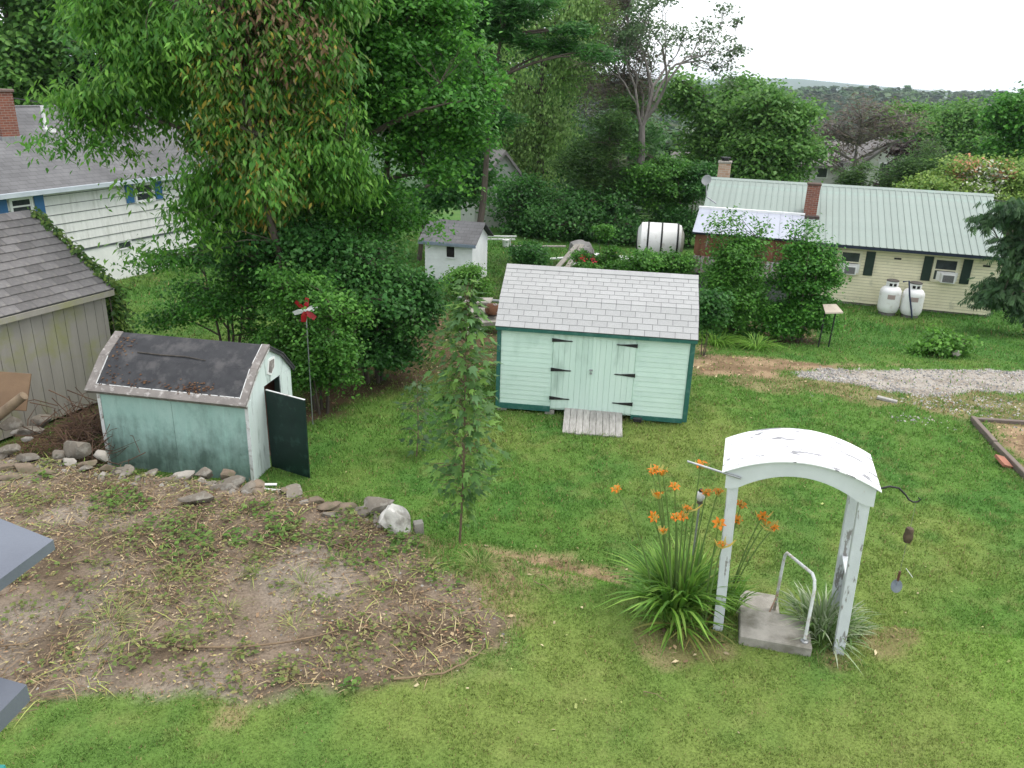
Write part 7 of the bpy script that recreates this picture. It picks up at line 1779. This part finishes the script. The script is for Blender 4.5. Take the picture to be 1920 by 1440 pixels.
# tufts and weeds growing in the bare soil
def tuft(label, c, n, rad, ln, pal, wid=.008):
    o_ = np.array([c[0], c[1], float(gz(*c))])
    V, F, C = clump(r, c, n, rad, ln, wid, pal, (.5, 1.4), .8)
    tag(mesh_obj('grass_tuft', np_mesh('grass_tuft', V - o_, F, C), LEAF, None, tuple(o_)), label, 'grass tuft', 'grass tufts on the bare soil')
TP = [(.27, .33, .10), (.34, .35, .14), (.18, .26, .07)]
for (c, n, rad, ln, lab) in TUFTS: tuft(lab, c, n, rad, ln, TP)
def weeds(name, spots, label, pal, size=.045):
    parts = []
    for (x, y, rad, n) in spots:
        a = r.random(n) * 2 * PI; q = rad * np.sqrt(r.random(n))
        px_ = x + np.cos(a) * q; py_ = y + np.sin(a) * q
        h = .02 + .16 * r.random(n) * (1 - .6 * q / rad)
        pos = np.stack([px_, py_, gz(px_, py_) + h], -1); yaw = r.random(n) * 6.28
        V, F = scatter(LEAFQ, [(0, 1, 2, 3)], pos, frames(np.stack([np.cos(yaw), np.sin(yaw), -.2 + .4 * r.random(n)], -1), unit(np.stack([r.normal(0, .4, n), r.normal(0, .4, n), np.ones(n)], -1))), size * (.5 + r.random(n)))
        pl = np.array(pal); c = pl[r.integers(0, len(pl), n)] * (.75 + .5 * r.random((n, 1)))
        parts.append((V, F, np.repeat(c, 4, 0)))
    V, F, C = join(parts)
    tag(mesh_obj(name, np_mesh(name, V, F, C), LEAF), label, 'weeds', kind='stuff')
weeds('weed_patches', WEEDS, 'low leafy green weeds scattered over the bare soil', [(.13, .24, .045), (.095, .19, .038), (.19, .27, .075)], .07)
WEED2 = [(-9 + 9.6 * r.random(), 6.2 + 5.6 * r.random(), .12 + .22 * r.random(), int(12 + 22 * r.random())) for _ in range(240)]
WEED2 = [w for w in WEED2 if masks(np.array([w[0]]), np.array([w[1]]))[0][0] > .6]
weeds('sparse_weeds', WEED2, 'thin yellowish weeds sprouting through the litter', [(.17, .20, .06), (.15, .22, .055), (.26, .26, .10)], .06)
# loose grass in the yellowish strip
def loose():
    n = 5200
    x = -1.6 + 4.2 * r.random(n); y = 7.3 + 3.4 * r.random(n)
    M = masks(x, y); k = r.random(n) < np.clip(M[5] * .8 - M[0] * .75, 0, 1); x, y = x[k], y[k]; n = len(x)
    base = np.stack([x, y, gz(x, y)], -1)
    pl = np.array([(.21, .25, .07), (.28, .25, .11), (.13, .21, .04), (.11, .2, .035)])
    V, F, C = strips(r, base, r.random(n) * 6.28, .05 + .10 * r.random(n), np.full(n, .007), .5 + .9 * r.random(n), pl[r.integers(0, 4, n)] * (.75 + .5 * r.random((n, 1))), 3)
    tag(mesh_obj('loose_grass', np_mesh('loose_grass', V, F, C), LEAF), 'long loose yellowish grass between soil and lawn', 'grass', kind='stuff')
loose()
def stalks_on_soil():
    n = 17000
    x = -9.3 + 10.3 * r.random(n); y = 5.4 + 6.9 * r.random(n)
    M = masks(x, y)
    pat = sstep(.42, .60, fbm(x * 1.3 + 4, y * 1.3, 171, 4)) + .7 * sstep(3.2, .3, edge_y(x) - y)
    k = r.random(n) < np.clip(M[0] * pat, 0, 1) * .75; x, y = x[k], y[k]; n = len(x)
    base = np.stack([x, y, gz(x, y) + .012], -1)
    pl = np.array([(.27, .20, .115), (.36, .29, .17), (.18, .125, .075), (.12, .082, .052), (.28, .31, .09), (.17, .25, .06)])
    gp_ = sstep(.45, .62, fbm(x * .9, y * .9, 181, 3))
    ci = np.where(r.random(n) < .15 + .5 * gp_, r.integers(4, 6, n), r.integers(0, 4, n))
    V, F, C = strips(r, base, r.random(n) * 6.28, .06 + .24 * r.random(n) ** 2, .008 + .009 * r.random(n), .9 + .9 * r.random(n), pl[ci] * (.75 + .5 * r.random((n, 1))), 3, rise=.45)
    tag(mesh_obj('dry_stalks', np_mesh('dry_stalks', V, F, C), LITTER), 'dry curled stalks and thin weeds tangled on the bare soil', 'stalks', kind='stuff')
stalks_on_soil()
# tall grass and low growth at the back
def tall(name, label, spots, n, ln, pal, wid=.02):
    parts = []
    for (x, y, rx, ry) in spots:
        px_ = x + rx * r.normal(0, .5, n); py_ = y + ry * r.normal(0, .5, n)
        pl = np.array(pal)
        parts.append(strips(r, np.stack([px_, py_, gz(px_, py_)], -1), r.random(n) * 6.28, ln * (.5 + .8 * r.random(n)), np.full(n, wid), .3 + .9 * r.random(n), pl[r.integers(0, len(pl), n)] * (.75 + .5 * r.random((n, 1))), 3))
    V, F, C = join(parts)
    tag(mesh_obj(name, np_mesh(name, V, F, C), LEAF), label, 'grass', kind='stuff')
tall('tall_grass', 'tall green grass around the small white shed', [(-.2, 27, 1.2, 3.0), (.6, 31, 1.6, 3), (-3.6, 27, 1.5, 2), (1.4, 28, 1.2, 3), (4.5, 27, 2.5, 2.5), (.8, 34.5, 2, 1.2)], 900, .45, [(.09, .16, .04), (.14, .19, .06), (.06, .12, .03)], .025)
dl = empty('daylily', 'leafy green daylily clump without flowers below the tall shrubs', 'flower', (6.9, 22.6, float(gz(6.9, 22.6))))
V, F, C = join([clump(r, (6.0, 22.8), 160, .9, .75, .03, LILYP[:2], (.5, 1.3)), clump(r, (7.1, 22.3), 140, .6, .7, .03, LILYP, (.5, 1.3))])
mesh_obj('leaves', np_mesh('leaves', V - np.array(dl.location), F, C), LEAF, dl)
# longer grass left by the mower along walls, posts and timbers
def edge_grass():
    segs = [((-.33, 15.95), (.75, 15.80)), ((2.4, 15.55), (3.62, 15.40)), ((2.4, 7.8), (2.9, 7.62)), ((3.45, 7.45), (4.1, 7.3)), ((2.45, 8.0), (2.6, 8.2)), ((9.85, 16.2), (9.4, 13.2)),
            ((-3.4, 12.25), (-4.2, 12.2)), ((3.95, 15.4), (4.25, 17.8)), ((.85, 14.85), (2.2, 14.80)), ((12.2, 30.5), (17.4, 28.9)), ((13.7, 28.9), (15.1, 28.5)), ((-1.2, 10.2), (-2.6, 10.95)), ((-1.5, 9.8), (-1.1, 10.1))]
    parts = []
    for a, b in segs:
        a, b = np.array(a), np.array(b); L_ = np.linalg.norm(b - a); n = int(90 * L_)
        p = a + (b - a) * r.random((n, 1)) + r.normal(0, .06, (n, 2))
        pl = np.array([(.11, .22, .04), (.15, .25, .055), (.08, .17, .032), (.24, .24, .09)])
        parts.append(strips(r, np.stack([p[:, 0], p[:, 1], gz(p[:, 0], p[:, 1])], -1), r.random(n) * 6.28, .06 + .14 * r.random(n), np.full(n, .010), .3 + .9 * r.random(n), pl[r.integers(0, 4, n)] * (.75 + .5 * r.random((n, 1))), 3))
    V, F, C = join(parts)
    tag(mesh_obj('edge_grass', np_mesh('edge_grass', V, F, C), LEAF), 'longer uncut grass along walls, posts and timbers', 'grass', kind='stuff')
edge_grass()
# brush pile between the tan shed and the old shed
def brush():
    mb = MB()
    for i in range(420):
        c = np.array([-7.55 + r.normal(0, .42), 13.25 + r.normal(0, .5), .30 + abs(r.normal(0, .26))])
        d = unit(r.normal(0, 1, 3) * (1, 1, .55)) * (.15 + .4 * r.random())
        m_ = c + r.normal(0, .06, 3); q = .004 + .007 * r.random()
        mb.tube([c - d, m_, c + d], [q, q * .8, q * .4], 4, cap=False)
    tag(mb.build('brush_pile', mat('dead_brush', (.14, .085, .055), (.09, .055, .04), 5, .95)), 'heap of dead brown twigs between the tan shed and old shed', 'brush pile', kind='stuff')
brush()
# vine on the tan shed
def vine():
    Mt = np.array(Matrix.Translation((-8.5, 15.997, 0)) @ Matrix.Rotation(1.179, 4, 'Z'))
    n1 = 700; t = r.random(n1)
    L1 = np.stack([.2 + r.normal(0, .05, n1), -.15 + 2.05 * t, 2.42 + 1.37 * t + .02 + np.abs(r.normal(0, .045, n1))], -1)
    n2 = 1700
    L2 = np.stack([.16 + np.abs(r.normal(0, .16, n2)), -.12 + np.abs(r.normal(0, .22, n2)), 2.45 - 1.25 * r.random(n2) ** .8], -1)
    P = np.concatenate([L1, L2]); P = P @ Mt[:3, :3].T + Mt[:3, 3]; n = len(P)
    yaw = r.random(n) * 6.28
    V, F = scatter(LEAFQ, [(0, 1, 2, 3)], P, frames(np.stack([np.cos(yaw), np.sin(yaw), -.4 - .4 * r.random(n)], -1), unit(np.stack([r.normal(.4, .4, n), r.normal(-.4, .4, n), np.ones(n)], -1))), .07 + .07 * r.random(n))
    c = np.array([(.08, .17, .03), (.05, .12, .025), (.16, .25, .05)])[r.integers(0, 3, n)] * (.75 + .5 * r.random((n, 1)))
    t_ = empty('climbing_vine', 'green vine climbing the corner and roof edge of the tan shed', 'vine', (-8.5, 15.9, .2))
    o_ = np.array([-8.5, 15.9, .2])
    mesh_obj('leaves', np_mesh('leaves', V - o_, F, np.repeat(c, 4, 0)), LEAF, t_)
    mb = MB(); Q = [np.array([.12, -.05, z]) @ Mt[:3, :3].T + Mt[:3, 3] - o_ for z in (.1, .8, 1.6, 2.4)]; Q += [np.array([.2, -.15 + 2.0 * s, 2.44 + 1.37 * s]) @ Mt[:3, :3].T + Mt[:3, 3] - o_ for s in (0, .35, .7, 1)]
    mb.tube(Q, .012, 5); mb.build('stem', BARK, t_, smooth=True)
vine()
# far woodland in the valley
def woodland():
    q = np.random.default_rng(99)
    parts = []
    T = np.array([(-.5, -.4, 0), (.5, -.45, .12), (.45, .5, -.05), (-.5, .4, .1)])
    for (y0, y1, n, per, hgt) in ((75, 130, 150, 260, 9), (130, 260, 210, 130, 11), (260, 520, 380, 60, 12), (520, 1150, 1300, 30, 13)):
        y = y0 + (y1 - y0) * q.random(n) ** .8
        x = (q.random(n) * 1.12 - .12) * y * .80
        k = ~((np.abs(x / y - .565) < .032) & (y < 390))
        if y1 <= 130: k &= x > 6
        x, y = x[k], y[k]
        n = len(x)
        h = hgt * (.6 + .6 * q.random(n)); w = h * (.32 + .25 * q.random(n))
        g = gz(x, y)
        d = unit(q.normal(0, 1, (n, per, 3))); d[..., 2] = np.abs(d[..., 2]) * 1.1 - .15
        ra = .72 + .4 * q.random((n, per, 1))
        pos = np.stack([x, y, g + h * .45], -1)[:, None, :] + d * ra * np.stack([w, w, h * .55], -1)[:, None, :]
        pos = pos.reshape(-1, 3); nn = len(pos)
        nr = unit(d.reshape(-1, 3) + np.array([0, 0, .6]) + q.normal(0, .35, (nn, 3)))
        yaw = q.random(nn) * 6.28
        s = np.repeat(w, per) * (5.2 / math.sqrt(per)) * (.5 + .6 * q.random(nn))
        V, F = scatter(T, [(0, 1, 2, 3)], pos, frames(np.stack([np.cos(yaw), np.sin(yaw), 0 * yaw], -1), nr), s)
        pl = np.array([(.066, .145, .044), (.050, .118, .040), (.088, .170, .052), (.042, .095, .038), (.092, .125, .056)])
        c = np.repeat(pl[q.integers(0, 5, n)] * (.8 + .4 * q.random((n, 1))), per, 0) * (.75 + .5 * q.random((nn, 1)))
        parts.append((V, F, np.repeat(c, 4, 0)))
    V, F, C = join(parts)
    tag(mesh_obj('far_woodland', np_mesh('far_woodland', V, F, C), LEAF), 'distant green woodland filling the valley to the horizon', 'woodland', kind='stuff')
woodland()

# ------------------------------------------------------------------ air
HAZE = True
if HAZE:
    hb = MB().box(-5400, 5400, -80, 6900, -90, 130).build('haze', None)
    m, nt, N, L, P = new_mat('haze_air')
    N.remove(P)
    pv_ = N.new('ShaderNodeVolumePrincipled')
    pv_.inputs['Color'].default_value = (.80, .90, 1.0, 1); pv_.inputs['Density'].default_value = 0.00013; pv_.inputs['Anisotropy'].default_value = 0.2
    L.new(pv_.outputs[0], N['Material Output'].inputs['Volume'])
    hb.data.materials.append(m)
    hb['kind'] = 'stuff'; hb['label'] = 'pale blue haze over the far valley'; hb['category'] = 'haze'
